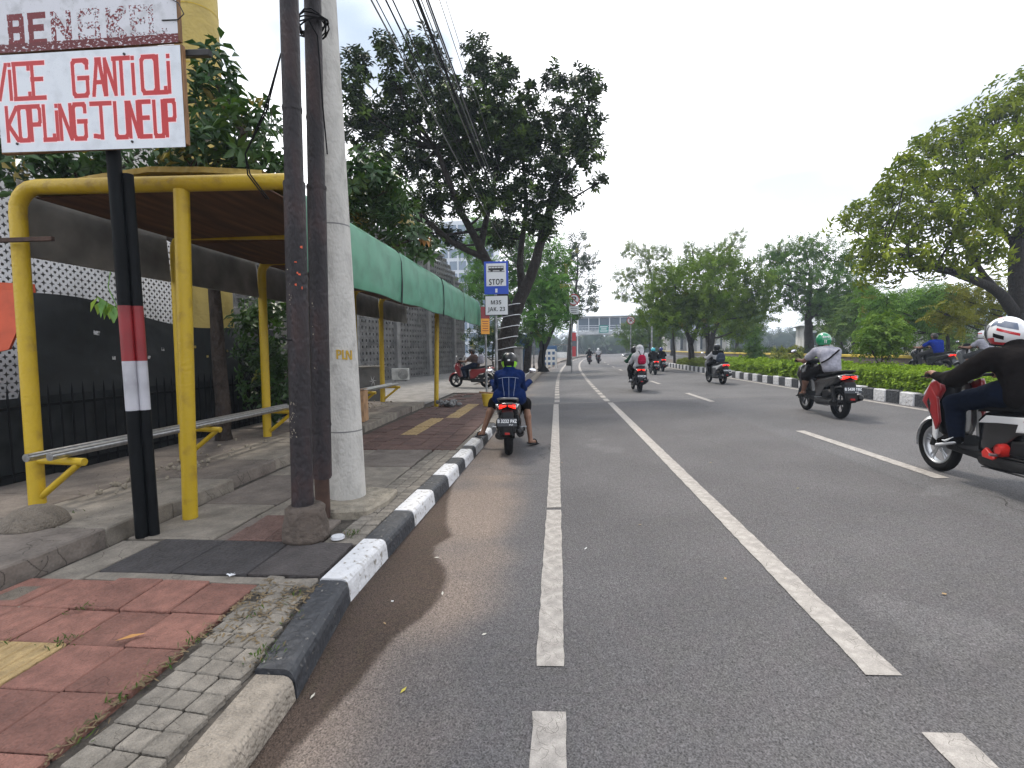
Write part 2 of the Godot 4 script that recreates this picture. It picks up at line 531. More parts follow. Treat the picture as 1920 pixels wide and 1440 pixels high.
	M.helm_teal = mat(0.02, 0.36, 0.44, 0.25, 0, {"cc": 0.8})
	M.helm_blue = mat(0.012, 0.03, 0.22, 0.25, 0, {"cc": 0.8})
	M.helm_black = mat(0.006, 0.006, 0.007, 0.35, 0, {"cc": 0.25, "spec": 0.3})
	M.helm_white = mat(0.66, 0.66, 0.68, 0.2, 0, {"cc": 0.8})
	M.helm_lime = mat(0.26, 0.62, 0.03, 0.25, 0, {"cc": 0.8})
	M.helm_red = mat(0.46, 0.014, 0.02, 0.25, 0, {"cc": 0.8})
	M.helm_steel = mat(0.10, 0.12, 0.17, 0.25, 0, {"cc": 0.8})
	M.visor = mat(0.012, 0.013, 0.016, 0.1, 0, {"spec": 0.5})
	M.leaf_gloss = mat(1, 1, 1, 0.38, 0, {"vc": true, "back": Color(0.62, 0.68, 0.32), "spec": 0.45})
	# buildings
	M.wall_white = mat(0.62, 0.61, 0.59, 0.85, 0, {"tex": smudge, "scale": 0.12})
	M.wall_cream = mat(0.50, 0.47, 0.42, 0.85, 0, {"tex": smudge, "scale": 0.12})
	M.glass_tower = mat(0.10, 0.14, 0.19, 0.12, 0.2)
	M.pale_frame = mat(0.50, 0.53, 0.57, 0.5)
	M.bridge = mat(0.42, 0.44, 0.46, 0.6, 0, {"tex": smudge, "scale": 0.2})
	M.bridge_dark = mat(0.05, 0.055, 0.065, 0.6)
	M.pane = mat(0.06, 0.07, 0.08, 0.08)
	M.blue_panel = mat(0.03, 0.09, 0.2, 0.6)
	M.roof_tile = mat(0.25, 0.09, 0.06, 0.85)

# ---------------------------------------------------------------- the lie of the land
func cv(d: float) -> float:   # the road bends gently to the right far ahead
	return 0.0008 * pow(maxf(d - 18.0, 0.0), 2.0)

func gy(lat: float) -> float: # and is banked
	return 0.03 * clampf(lat, -1.6, 16.2)

func R(lat: float, d: float, h := 0.0) -> Vector3:
	return Vector3(lat + cv(d), gy(lat) + h, -d)

func W(x: float, d: float, y := 0.1) -> Vector3:
	return Vector3(x, y, -d)

func strip(mb: MB, l0: float, l1: float, h0: float, h1: float, d0: float, d1: float, step := 2.0) -> void:
	var d := d0
	while d < d1 - 1e-4:
		var e := minf(d + step, d1)
		mb.quad(R(l0, d, h0), R(l1, d, h1), R(l1, e, h1), R(l0, e, h0))
		d = e

func T3(p: Vector3, ry := 0.0, s := 1.0) -> Transform3D:
	return Transform3D(Basis(Vector3.UP, ry).scaled(Vector3(s, s, s)), p)

func text(parent: Node3D, s: String, size: float, m: Material, at: Transform3D, called := "lettering", sx := 1.0, font := "Droid Sans", bold := false, depth := 0.003) -> MeshInstance3D:
	var t := TextMesh.new()
	var f := SystemFont.new()
	f.font_names = PackedStringArray([font])
	if bold:
		f.font_weight = 700
	t.font = f
	t.text = s
	t.font_size = 64
	t.pixel_size = size / 46.0   # size = height of a capital
	t.depth = depth / sx
	t.curve_step = 2.0
	return part(parent, called, t, m, at * Transform3D(Basis().scaled(Vector3(sx, 1, 1)), Vector3.ZERO))

# ---------------------------------------------------------------- camera, sky, sun
func setup() -> void:
	var cam := Camera3D.new()
	cam.name = "camera"
	cam.position = Vector3(0, 1.5, 0)
	cam.rotation_degrees = Vector3(-3.8226, 5.2089, -0.8)
	cam.fov = 74.901
	cam.near = 0.05
	cam.far = 4000.0
	add_child(cam)
	cam.current = true
	var env := Environment.new()
	env.background_mode = Environment.BG_SKY
	env.tonemap_mode = Environment.TONE_MAPPER_LINEAR
	env.tonemap_exposure = 2.2
	env.sdfgi_enabled = true
	env.ssao_enabled = true
	env.ssil_enabled = true
	env.fog_enabled = true
	env.fog_density = 0.0013
	env.fog_light_color = Color(0.86, 0.92, 1.0)
	var sky := Sky.new()
	var pm := PanoramaSkyMaterial.new()
	pm.panorama = sky_image()
	sky.sky_material = pm
	env.sky = sky
	var we := WorldEnvironment.new()
	we.name = "environment"
	we.environment = env
	add_child(we)
	var sun := DirectionalLight3D.new()
	sun.name = "sun"
	sun.light_energy = 0.5
	sun.light_angular_distance = 11.0
	sun.light_color = Color(1.0, 0.965, 0.91)
	sun.shadow_enabled = true
	add_child(sun)
	sun.look_at_from_position(Vector3(-18, 60, -30), Vector3.ZERO, Vector3.UP)

func sky_image() -> Texture2D:
	var w := 1024
	var h := 512
	var im := Image.create(w, h, false, Image.FORMAT_RGBF)
	var f := FastNoiseLite.new()
	f.seed = 11
	f.frequency = 1.15
	f.fractal_octaves = 5
	for y in h:
		var el := PI * (0.5 - (y + 0.5) / h)
		var sy := sin(el)
		var cy := cos(el)
		for x in w:
			var az := TAU * ((x + 0.5) / w - 0.5)
			var col := Color(0.32, 0.31, 0.29)
			if sy > 0.0:
				var dir := Vector3(sin(az) * cy, sy, -cos(az) * cy)
				var q := dir / (sy + 0.22)
				var cl := f.get_noise_3d(q.x * 0.7 + 3.1, q.z * 0.7, 1.7) * 0.5 + 0.5
				var cover := smoothstep(0.36, 0.56, cl + 0.20 * (1.0 - sy) * (1.0 - sy))
				var fluff := f.get_noise_3d(q.x * 2.1, q.z * 2.1, 7.0) * 0.07
				var blue := Color(0.22, 0.30, 0.41).lerp(Color(0.52, 0.535, 0.56), clampf(1.3 - 1.9 * sy, 0.0, 1.0))
				var white := Color(1.06, 1.07, 1.10) * (1.0 + fluff)
				col = blue.lerp(white, cover)
			im.set_pixel(x, y, col)
	return ImageTexture.create_from_image(im)

# ---------------------------------------------------------------- road, median, footpath
func kx(d: float) -> float:   # inner edge of the left kerb
	var a := [[-8.0, -1.33], [1.2, -1.335], [2.04, -1.36], [2.9, -1.48], [4.25, -1.455], [5.5, -1.425], [7.0, -1.40], [8.0, -1.385], [200.0, -1.385]]
	for k in a.size() - 1:
		if d <= a[k + 1][0]:
			return lerpf(a[k][1], a[k + 1][1], clampf((d - a[k][0]) / (a[k + 1][0] - a[k][0]), 0, 1))
	return -1.385

func dirt_edge(d: float) -> float:  # outline of the damp silt in the gutter
	var a := [[0.5, -1.12], [1.77, -1.03], [2.13, -0.93], [2.36, -0.905], [2.56, -0.87], [2.72, -0.79], [2.93, -0.745], [3.2, -0.75], [3.38, -0.80], [3.6, -0.93], [3.78, -0.97], [4.0, -0.88], [4.3, -1.0], [5.0, -1.14], [6.0, -1.25], [30.0, -1.3]]
	for k in a.size() - 1:
		if d <= a[k + 1][0]:
			return lerpf(a[k][1], a[k + 1][1], clampf((d - a[k][0]) / (a[k + 1][0] - a[k][0]), 0, 1))
	return -1.4

func road_colour(l: float, d: float) -> Color:
	var n1 := nz.get_noise_2d(l * 60.0, d * 60.0)
	var n2 := nz.get_noise_2d(l * 14.0 + 500, d * 9.0)
	var n3 := nz.get_noise_2d(l * 3.0, d * 1.2 + 900)
	var a := Vector3(0.138, 0.131, 0.133)
	if l + 0.08 * n2 > 3.5:
		a = Vector3(0.152, 0.147, 0.150)
	if d + 0.05 * n2 > 14.05:
		a = Vector3(0.172, 0.167, 0.169)
	if absf(d + 0.12 * n3 - 14.0) < 0.07 and l < 5.5:
		a = Vector3(0.19, 0.18, 0.172)
	if absf(l - 3.5 - 0.03 * n2) < 0.035 and d > 5.0:
		a *= 0.86
	a *= 1.0 + 0.16 * n1 + 0.08 * n2 + 0.07 * n3
	if nz.get_noise_2d(l * 34.0 - 300, d * 34.0) > 0.62:
		a *= 1.18
	# dry silt spread between the gutter and the lane line, then the damp silt
	var reach := -0.24 + 0.14 * n3 + 0.08 * n2 + 0.05 * n1
	if d > 5.0:
		reach -= 0.35 * smoothstep(5.0, 9.0, d)
	var dry := smoothstep(0.0, 0.42, reach - l + 0.16 * n1) * clampf(0.66 + 1.1 * n2 + 1.0 * n1 + 0.5 * n3, 0.0, 1.0)
	a = a.lerp(Vector3(0.25, 0.20, 0.168) * (1.0 + 0.12 * n1), dry * (0.95 if d < 6.0 else 0.6))
	var e := dirt_edge(d) + 0.03 * n2 + 0.015 * n1
	var wet := smoothstep(-0.012, 0.03, e - l)
	a = a.lerp(Vector3(0.070, 0.050, 0.039) * (1.0 + 0.30 * n1 + 0.15 * n2), wet * 0.96)
	var chalk := nz.get_noise_2d(l * 22.0 + 90, d * 8.0 - 70)
	if chalk > 0.5 and l > -1.0 and l < -0.2 and d > 3.8 and d < 6.0:
		a = a.lerp(Vector3(0.30, 0.27, 0.24), smoothstep(0.5, 0.62, chalk) * 0.7)
	a *= 1.33   # the grain texture averages about 0.7
	return Color(a.x, a.y, a.z)

func paint_line(parent: Node3D, lat: float, d0: float, d1: float, w: float, skew := 0.0) -> void:
	var mb := MB.new()
	var n := maxi(2, int((d1 - d0) / (0.08 if d0 < 6.0 else 0.4)))
	var pl := []
	var pr := []
	for k in n + 1:
		var d := lerpf(d0, d1, float(k) / n)
		var j := 0.004 if d < 8.0 else 0.001
		pl.append(R(lat - w * 0.5 + rnd(-j, j), d + (skew if k == 0 else 0.0), 0.005))
		pr.append(R(lat + w * 0.5 + rnd(-j, j), d, 0.005))
	for k in n:
		mb.quad(pl[k], pr[k], pr[k + 1], pl[k + 1])
	part(parent, "painted_line", mb, M.road_paint)

func slab_poly(pts: Array, y0: float, y1: float, bv := 0.012) -> MB:   # pts are (x, depth), counter-clockwise seen from above
	var mb := MB.new()
	var n := pts.size()
	var ce := Vector2.ZERO
	for p in pts:
		ce += p / n
	var top := PackedVector3Array()
	for p in pts:
		var q: Vector2 = p + (ce - p).normalized() * bv
		top.append(Vector3(q.x, y1, -q.y))
	for k in n:
		var a: Vector2 = pts[k]
		var b: Vector2 = pts[(k + 1) % n]
		mb.quad(Vector3(a.x, y0, -a.y), Vector3(b.x, y0, -b.y), Vector3(b.x, y1 - bv, -b.y), Vector3(a.x, y1 - bv, -a.y))
		mb.quad(Vector3(a.x, y1 - bv, -a.y), Vector3(b.x, y1 - bv, -b.y), top[(k + 1) % n], top[k])
		mb.tri(Vector3(ce.x, y1, -ce.y), top[k], top[(k + 1) % n])
	return mb

func rough_rect(x0: float, x1: float, d0: float, d1: float, j := 0.02, st := 0.22) -> Array:
	var o := []
	var nx := maxi(1, int((x1 - x0) / st))
	var nd := maxi(1, int((d1 - d0) / st))
	for k in nx:
		o.append(Vector2(lerpf(x0, x1, float(k) / nx), d0 + rnd(-j, j)))
	for k in nd:
		o.append(Vector2(x1 + rnd(-j, j), lerpf(d0, d1, float(k) / nd)))
	for k in nx:
		o.append(Vector2(lerpf(x1, x0, float(k) / nx), d1 + rnd(-j, j)))
	for k in nd:
		o.append(Vector2(x0 + rnd(-j, j), lerpf(d1, d0, float(k) / nd)))
	return o

var boxes := {}
func tile(parent: Node3D, called: String, x: float, d: float, y: float, s: Vector3, m: Material, ry := 0.0, rx := 0.0, rz := 0.0) -> MeshInstance3D:
	var key := "%.3f %.3f %.3f" % [s.x, s.y, s.z]
	if not boxes.has(key):
		var mb := MB.new()
		mb.b(Vector3(0, -s.y * 0.5, 0), s, 0.006)
		boxes[key] = mb.mesh()
	return part(parent, called, boxes[key], m, Transform3D(Basis.from_euler(Vector3(rx, ry, rz)), Vector3(x, y, -d)))

func build_ground() -> void:
	var g := MB.new()
	g.quad(Vector3(-1500, -0.3, 60), Vector3(1500, -0.3, 60), Vector3(1500, -0.3, -2600), Vector3(-1500, -0.3, -2600))
	struct("ground", g, M.land)
	# the carriageway: a fine sheet near, coarse ones beyond
	var mb := MB.new()
	var bands := [[-1.5, 0.6, 0.9, 7.0, 0.028], [0.6, 7.5, 0.9, 7.0, 0.07], [-1.5, 7.5, 7.0, 20.0, 0.11], [-1.5, 7.5, 20.0, 60.0, 0.5], [-1.5, 7.5, 60.0, 190.0, 2.5], [-1.5, 7.5, -14.0, 0.9, 0.6]]
	for bd in bands:
		var nl := int(ceil((bd[1] - bd[0]) / bd[4]))
		var ndp := int(ceil((bd[3] - bd[2]) / bd[4]))
		var k := mb.v.size()
		for a in ndp + 1:
			for b in nl + 1:
				var l := lerpf(bd[0], bd[1], float(b) / nl)
				var d := lerpf(bd[2], bd[3], float(a) / ndp)
				mb.v.append(R(l, d, 0.0))
				mb.n.append(Vector3(-0.03, 1, 0).normalized())
				mb.c.append(road_colour(l, d))
		for a in ndp:
			for b in nl:
				var q := k + a * (nl + 1) + b
				mb.i.append_array([q, q + nl + 2, q + 1, q, q + nl + 1, q + nl + 2])
	var road := struct("road", mb, M.asphalt)
	for s in [[0.9, 1.99], [2.29, 4.63], [4.70, 13.84]]:
		paint_line(road, -0.045, s[0], s[1], 0.135)
	for s in [[0.9, 1.925], [2.26, 13.8]]:
		paint_line(road, 1.425, s[0], s[1], 0.145)
	var d := 14.35
	while d < 33.0:
		paint_line(road, -0.02, d, d + 0.75, 0.15)
		paint_line(road, 1.385, d - 0.2, d + 0.55, 0.15)
		d += 1.05
	paint_line(road, 0.0, 33.2, 90.0, 0.16)
	paint_line(road, 1.36, 33.2, 90.0, 0.16)
	for s in [[5.48, 8.54], [13.2, 15.75], [19.9, 21.8], [26.4, 28.3], [32.6, 34.6], [38.5, 40.5], [45, 47], [52, 54]]:
		paint_line(road, 3.95, s[0], s[1], 0.14)
	paint_line(road, 7.18, 4.0, 100.0, 0.13)
	# busway beyond the median and the land behind the barrier
	var bw := MB.new()
	strip(bw, 10.0, 15.9, 0.0, 0.0, -10, 190, 3.0)
	strip(bw, 16.2, 24.0, 0.0, 0.0, -10, 190, 3.0)
	struct("busway", bw, M.asphalt_far)
	var vg := MB.new()
	strip(vg, 24.0, 120.0, 0.05, 0.05, -10, 190, 5.0)
	struct("verge", vg, M.grass_land)
	# median: soil bed between two rows of painted kerb blocks
	var md := struct("median", null, null)
	var soil := MB.new()
	strip(soil, 7.6, 9.85, 0.2, 0.2, 3.0, 75, 1.0)
	part(md, "soil", soil, M.soil)
	var blk := MB.new()
	blk.b(Vector3(0, 0.11, 0), Vector3(0.2, 0.32, 0.44), 0.02)
	var bm := blk.mesh()
	for side in 2:
		var dd := 4.0
		var k := 0
		while dd < (60.0 if side == 0 else 40.0):
			var x: float = [7.5, 9.95][side]
			var o := part(md, "kerb_block", bm, M.kerb_white if k % 2 == 0 else M.kerb_black, Transform3D(Basis(Vector3.UP, -0.0016 * maxf(dd - 18, 0) + rnd(-0.02, 0.02)), R(x + rnd(-0.008, 0.008), dd, rnd(-0.01, 0.01))))
			o.scale.y = rnd(0.96, 1.04)
			dd += 0.46
			k += 1
	# left kerb: painted stones
	var kb := struct("kerb", null, null)
	var joints := [1.2, 2.035, 2.9, 3.56, 4.235, 4.9, 5.49, 6.04, 6.44, 7.02, 7.25, 7.9, 8.45, 9.0, 9.6, 10.2, 10.8, 11.4, 12.0, 12.6, 13.2, 13.8, 14.4, 15.0]
	for k in joints.size() - 1:
		kerb_stone(kb, joints[k], joints[k + 1], M.kerb_plain if k == 0 or joints[k] > 9.5 else (M.kerb_black if k % 2 == 1 else M.kerb_white), 0.075 if k == 0 else 0.105)
	d = 15.0
	while d < 62.0:
		kerb_stone(kb, d, d + 0.8, M.kerb_plain, 0.11)
		d += 0.8
	kerb_stone(kb, -8.0, 1.2, M.kerb_plain, 0.075)
	var kf := MB.new()
	strip(kf, -1.385, -1.2, 0.14, 0.14, 62.0, 150.0, 3.0)
	part(kb, "kerb_run", kf, M.kerb_plain)

func kerb_stone(parent: Node3D, d0: float, d1: float, m: Material, top: float) -> void:
	var mb := MB.new()
	var rings := []
	var n := maxi(1, int((d1 - d0) / 0.25))
	var jz := rnd(-0.006, 0.006)
	for k in n + 1:
		var d := lerpf(d0 + 0.004, d1 - 0.004, float(k) / n)
		var x := kx(d) + cv(d)
		var y := top + jz + rnd(-0.002, 0.002)
		var r := PackedVector3Array()
		for q in [[0.0, -0.15], [0.0, y - 0.012 - 0.0], [0.012, y], [0.14, y], [0.163, y - 0.007], [0.178, y - 0.024], [0.186, y - 0.05], [0.205, -0.15]]:
			r.append(Vector3(x + q[0] + rnd(-0.0015, 0.0015), q[1], -d))
		rings.append(r)
	for k in rings.size() - 1:   # each facet flat, so that the arris shows
		for s in 8:
			var a: Vector3 = rings[k][s]
			var b: Vector3 = rings[k][(s + 1) % 8]
			mb.quad(a, b, rings[k + 1][(s + 1) % 8], rings[k + 1][s])
	for e in [0, rings.size() - 1]:
		var r: PackedVector3Array = rings[e]
		for s in range(1, 7):
			if e == 0:
				mb.tri(r[0], r[s], r[s + 1])
			else:
				mb.tri(r[0], r[s + 1], r[s])
	part(parent, "kerb_stone", mb, m)

func build_footpath() -> void:
	var fp := struct("footpath", null, null)
	var base := MB.new()
	strip(base, -1.36, -5.6, 0.11, 0.23, -8, 3.0, 0.5)
	base = MB.new()
	var d := -8.0
	while d < 160.0:
		var e := minf(d + (0.5 if d < 16 else 3.0), 160.0)
		base.quad(Vector3(-40 + cv(d), 0.07, -d), Vector3(kx(d) + 0.01 + cv(d), 0.07, -d), Vector3(kx(e) + 0.01 + cv(e), 0.07, -e), Vector3(-40 + cv(e), 0.07, -e))
		d = e
	part(fp, "bedding", base, M.joint)
	# small square pavers beside the kerb, near and far of the dark slabs
	for r in 18:
		for c in 3:
			var x := -1.425 - 0.116 * c
			var dd := 1.08 + 0.1045 * r
			x -= 0.12 * smoothstep(1.9, 2.85, dd)
			if (r == 16 and c == 0) or (r == 15 and c == 2) or (r == 17 and c == 1):
				continue
			tile(fp, "paver", x, dd + 0.014 * c, 0.1 + rnd(-0.003, 0.003), Vector3(0.109, 0.05, 0.0985), M["paver%d" % (rng.randi() % 3)], rnd(-0.015, 0.015) - 0.11, rnd(-0.02, 0.02), rnd(-0.02, 0.02))
	for r in 33:
		for c in 3:
			var dd := 3.62 + 0.102 * r
			if dd < 4.75 and c == 2:
				continue
			tile(fp, "paver", kx(dd) - 0.062 - 0.116 * c, dd, 0.1 + rnd(-0.005, 0.005), Vector3(0.109, 0.05, 0.0955), M["paver%d" % (rng.randi() % 3)], rnd(-0.03, 0.03), rnd(-0.02, 0.02), rnd(-0.02, 0.02))
	# red concrete tiles in the foreground
	var rows := [0.92, 1.215, 1.525, 1.84, 2.16, 2.475, 2.815]
	for r in rows.size() - 1:
		for c in 5:
			var xr: float = -1.785 - 0.305 * c - 0.02 * maxf(0, r - 3)
			if xr - 0.3 < -3.1 + 0.02 * r and r < 4 and c == 4:
				continue
			var l: float = rows[r + 1] - rows[r] - 0.008
			var cx := xr - 0.152
			var cd: float = (rows[r] + rows[r + 1]) * 0.5
			if (c == 2 or c == 3) and r == 3:
				var gt := tile(fp, "guide_tile", cx, cd, 0.104, Vector3(0.297, 0.05, snappedf(l, 0.01)), M.guide, 0.01)
				for k in 4:
					var rb := MB.new()
					rb.b(Vector3(-0.11 + 0.073 * k, 0.0, 0), Vector3(0.03, 0.012, l * 0.92), 0.004)
					part(gt, "guide_bar", rb, M.guide)
				continue
			var lift := 0.0
			var rx := rnd(-0.012, 0.012)
			if r == 5 and (c == 1 or c == 2):
				lift = 0.012
				rx = 0.045
			if r == 4 and (c == 1 or c == 2):
				lift = -0.008
			tile(fp, "tile", cx, cd, 0.1 + lift + rnd(-0.004, 0.004), Vector3(0.298, 0.05, snappedf(l, 0.01)), M["red%d" % (rng.randi() % 3)], rnd(-0.01, 0.01), rx, rnd(-0.012, 0.012))
	# cement strip, then dark slabs over a utility trench
	part(fp, "cement_strip", slab_poly(rough_rect(-3.0, -1.5, 2.83, 2.92, 0.012, 0.12), 0.04, 0.096, 0.006), M.slab)
	var dk := [[-2.98, -2.495, M.dark_slab], [-2.485, -1.985, M.dark_slab], [-1.975, -1.505, M.dark_slab2]]
	for k in 3:
		part(fp, "slab", slab_poly(rough_rect(dk[k][0], dk[k][1], 2.925 + 0.01 * k, 3.47, 0.004), 0.04, 0.108, 0.006), dk[k][2])
	# worn concrete paving beside the poles
	for q in [[-3.3, -2.62, 3.5, 4.35, 0], [-2.6, -1.83, 3.5, 4.0, 1], [-2.6, -2.16, 4.02, 4.9, 0], [-3.34, -2.62, 4.38, 5.45, 1], [-2.6, -1.8, 4.92, 5.9, 0], [-3.36, -2.62, 5.48, 6.95, 0], [-2.6, -1.8, 5.92, 6.96, 1], [-3.3, -3.06, 0.9, 2.0, 0], [-3.3, -3.02, 2.02, 3.46, 0], [-1.83, -1.47, 3.48, 3.6, 0]]:
		part(fp, "slab", slab_poly(rough_rect(q[0], q[1], q[2], q[3], 0.01), 0.03, 0.098 + rnd(-0.006, 0.006), 0.008), M.slab if q[4] == 0 else M.slab2)
	for q in [[-2.35, 3.62], [-2.05, 3.62], [-2.35, 3.9]]:
		tile(fp, "tile", q[0], q[1], 0.112, Vector3(0.298, 0.05, 0.27), M["brick%d" % (rng.randi() % 3)], 0.05, 0.02)
	# brown tile field up the footpath, with yellow guide tiles
	for r in 31:
		for c in 6:
			var dd := 7.15 + 0.303 * r
			var cx := -1.62 - 0.303 * c
			var guide := (c == 3 or (c == 2 and r > 10)) and r >= 4 and r <= 19 and not (c == 3 and r > 10)
			var s := Vector3(0.297, 0.05, 0.297)
			if dd > 12.5 and c > 3 and rng.randf() < 0.4:
				continue
			var o := tile(fp, "guide_tile" if guide else "tile", cx + rnd(-0.004, 0.004), dd, 0.1 + rnd(-0.007, 0.007), s, M.guide if guide else M["brick%d" % (rng.randi() % 3)], rnd(-0.015, 0.015), rnd(-0.025, 0.025), rnd(-0.02, 0.02))
			if guide and r < 15:
				for k in 4:
					var rb := MB.new()
					rb.b(Vector3(-0.11 + 0.073 * k, 0.0, 0), Vector3(0.03, 0.014, 0.27), 0.004)
					part(o, "guide_bar", rb, M.guide)
	for r in 84:
		var dd := 7.08 + 0.11 * r
		tile(fp, "paver", kx(dd) - 0.035, dd, 0.098 + rnd(-0.004, 0.004), Vector3(0.07, 0.05, 0.104), M["paver%d" % (rng.randi() % 3)], rnd(-0.02, 0.02))
	var far := MB.new()
	d = 16.6
	while d < 150.0:
		var e := d + 2.0
		far.quad(Vector3(-3.4 + cv(d), 0.1, -d), Vector3(-1.39 + cv(d), 0.1, -d), Vector3(-1.39 + cv(e), 0.1, -e), Vector3(-3.4 + cv(e), 0.1, -e))
		d = e
	part(fp, "far_paving", far, M.slab2)
	# raised platform of loose concrete slabs under the shelter
	var pf := struct("platform", null, null)
	var cut := [2.66, 3.38, 4.05, 4.9, 5.8, 6.9, 7.8, 8.6, 9.5, 10.5, 11.6, 12.7]
	for k in cut.size() - 1:
		var e := -3.36 - (0.03 if k < 3 else 0.10) + rnd(-0.02, 0.02)
		part(pf, "slab", slab_poly(rough_rect(-4.4, e, cut[k], cut[k + 1] - 0.015, 0.016), 0.05, 0.21 + rnd(-0.015, 0.012), 0.012), M.slab if k % 3 else M.slab2)
		part(pf, "slab", slab_poly(rough_rect(-5.6, -4.42, cut[k] + 0.2, cut[k + 1] + 0.18, 0.012), 0.05, 0.205 + rnd(-0.01, 0.01), 0.012), M.slab2)
	for q in [[-3.62, -3.36, 2.42, 2.62, 0.17], [-3.9, -3.66, 2.36, 2.62, 0.2], [-3.3, -3.14, 2.52, 2.7, 0.105]]:
		part(pf, "broken_slab", slab_poly(rough_rect(q[0], q[1], q[2], q[3], 0.02, 0.1), 0.05, q[4], 0.015), M.conc_rough)
	# concrete yard in front of the block wall
	var yd := MB.new()
	yd.quad(Vector3(-30, 0.105, -12.75), Vector3(-3.5, 0.105, -12.75), Vector3(-3.5, 0.105, -34), Vector3(-30, 0.105, -34))
	yd.quad(Vector3(-3.5, 0.102, -16.65), Vector3(-1.6, 0.102, -16.65), Vector3(-1.6, 0.102, -20.5), Vector3(-3.5, 0.102, -20.5))
	struct("yard", yd, mat(0.27, 0.26, 0.25, 0.9, 0, {"tex": M.slab.albedo_texture, "scale": 0.35, "world": true}))
	# weeds and dry clippings in the joints
	var wd := MB.new()
	var dr := MB.new()
	for q in [[-1.77, 1.62, 30], [-1.775, 1.85, 40], [-1.785, 2.0, 26], [-1.79, 2.2, 26], [-1.52, 2.68, 34], [-1.40, 2.45, 16], [-1.375, 2.12, 70], [-2.42, 2.16, 50], [-2.72, 2.12, 16], [-2.63, 2.46, 36], [-1.6, 3.66, 60], [-1.62, 2.5, 20], [-4.3, 3.75, 80], [-4.0, 3.7, 40], [-3.2, 12.2, 50], [-3.35, 4.2, 20]]:
		for k in q[2]:
			var p := Vector3(q[0] + rng.randfn(0, 0.035), 0.105 if q[0] > -3.36 or q[1] > 12 else 0.21, -q[1] + rng.randfn(0, 0.05))
			var a := rnd(0, TAU)
			var l := rnd(0.012, 0.036)
			var o := Vector3(cos(a), rnd(0.3, 1.2), sin(a)).normalized() * l
			var s := Vector3(-sin(a), 0, cos(a)) * rnd(0.002, 0.0045)
			var m := wd if rng.randf() < 0.65 else dr
			var k0 := m.v.size()
			m.quad(p - s * 0.4, p + s * 0.4, p + o * 0.6 + s, p + o * 0.6 - s)
			m.tri(p + o * 0.6 - s, p + o * 0.6 + s, p + o)
			var gcol := Color(0.035, 0.075, 0.018).lerp(Color(0.08, 0.12, 0.03), rng.randf()) if m == wd else Color(1, 1, 1) * rnd(0.5, 1.3)
			for z in m.v.size() - k0:
				m.c.append(gcol)
	for k in 420:
		var dd := rnd(1.2, 2.9)
		var p := Vector3(-1.785 + rng.randfn(0, 0.014), 0.103, -dd) if k < 210 else Vector3(rnd(-1.75, -1.42), 0.104, -rnd(2.2, 2.85))
		var a := rnd(0, TAU)
		var o := Vector3(cos(a), 0.05, sin(a)) * rnd(0.008, 0.022)
		var s := Vector3(-sin(a), 0.1, cos(a)) * rnd(0.002, 0.005)
		dr.quad(p - o - s, p + o - s, p + o + s, p - o + s)
		var gcol := Color(1, 1, 1) * rnd(0.4, 1.4)
		for z in 4:
			dr.c.append(gcol)
	struct("weeds", wd, M.leaf, "stuff", "small green weeds growing in the paving joints")
	struct("leaf_litter", dr, M.dry, "stuff", "dry brown clippings in the paving joints")
	# bits of litter and fallen leaves lying on the road and the paving
	var lt := MB.new()
	for q in [[-0.73, 3.0], [-0.9, 3.55], [-1.02, 2.9], [-0.98, 2.65], [-0.4, 2.55], [-0.7, 2.1], [0.68, 4.2], [1.05, 3.2], [2.2, 3.0], [2.9, 3.1], [3.0, 2.5], [0.2, 3.7], [-0.6, 6.0], [0.05, 6.6], [-1.1, 2.05], [2.4, 5.2], [4.9, 5.0], [1.9, 6.4]]:
		var p := R(q[0], q[1], 0.008)
		var a := rnd(0, TAU)
		var o := Vector3(cos(a), 0.15, sin(a)) * rnd(0.012, 0.024)
		var s := Vector3(-sin(a), 0.2, cos(a)) * rnd(0.005, 0.011)
		lt.quad(p - o, p + s, p + o, p - s)
		var gcol: Color = [Color(0.5, 0.48, 0.42), Color(0.42, 0.36, 0.06), Color(0.3, 0.2, 0.1), Color(0.55, 0.55, 0.55)][rng.randi() % 4]
		for z in 4:
			lt.c.append(gcol)
	struct("litter", lt, mat(1, 1, 1, 0.8, 0, {"vc": true}), "stuff", "scraps and fallen leaves lying on the road")
	var pb := MB.new()
	for k in 9:
		var a := k * 0.7
		pb.tri(Vector3(0, 0.012, 0), Vector3(cos(a) * 0.03, rnd(0.002, 0.02), -sin(a) * 0.018), Vector3(cos(a + 0.7) * 0.03, rnd(0.002, 0.02), -sin(a + 0.7) * 0.018))
	single("paper_scrap", pb, M.sign_white, "crumpled white paper scrap at the near edge of the dark slabs", "paper", T3(Vector3(-2.06, 0.106, -2.9)))
	pb = MB.new()
	leaf(pb, Vector3(-0.05, 0.004, 0.02), Vector3(0.85, 0.05, -0.5).normalized(), Vector3.UP, 0.13, 0.018, 0.0)
	single("dry_leaf", pb, mat(0.40, 0.20, 0.06, 0.8), "long orange brown dry leaf lying on the red tiles", "leaf", T3(Vector3(-2.12, 0.104, -2.2)))
	# cracks in the asphalt
	var ck := MB.new()
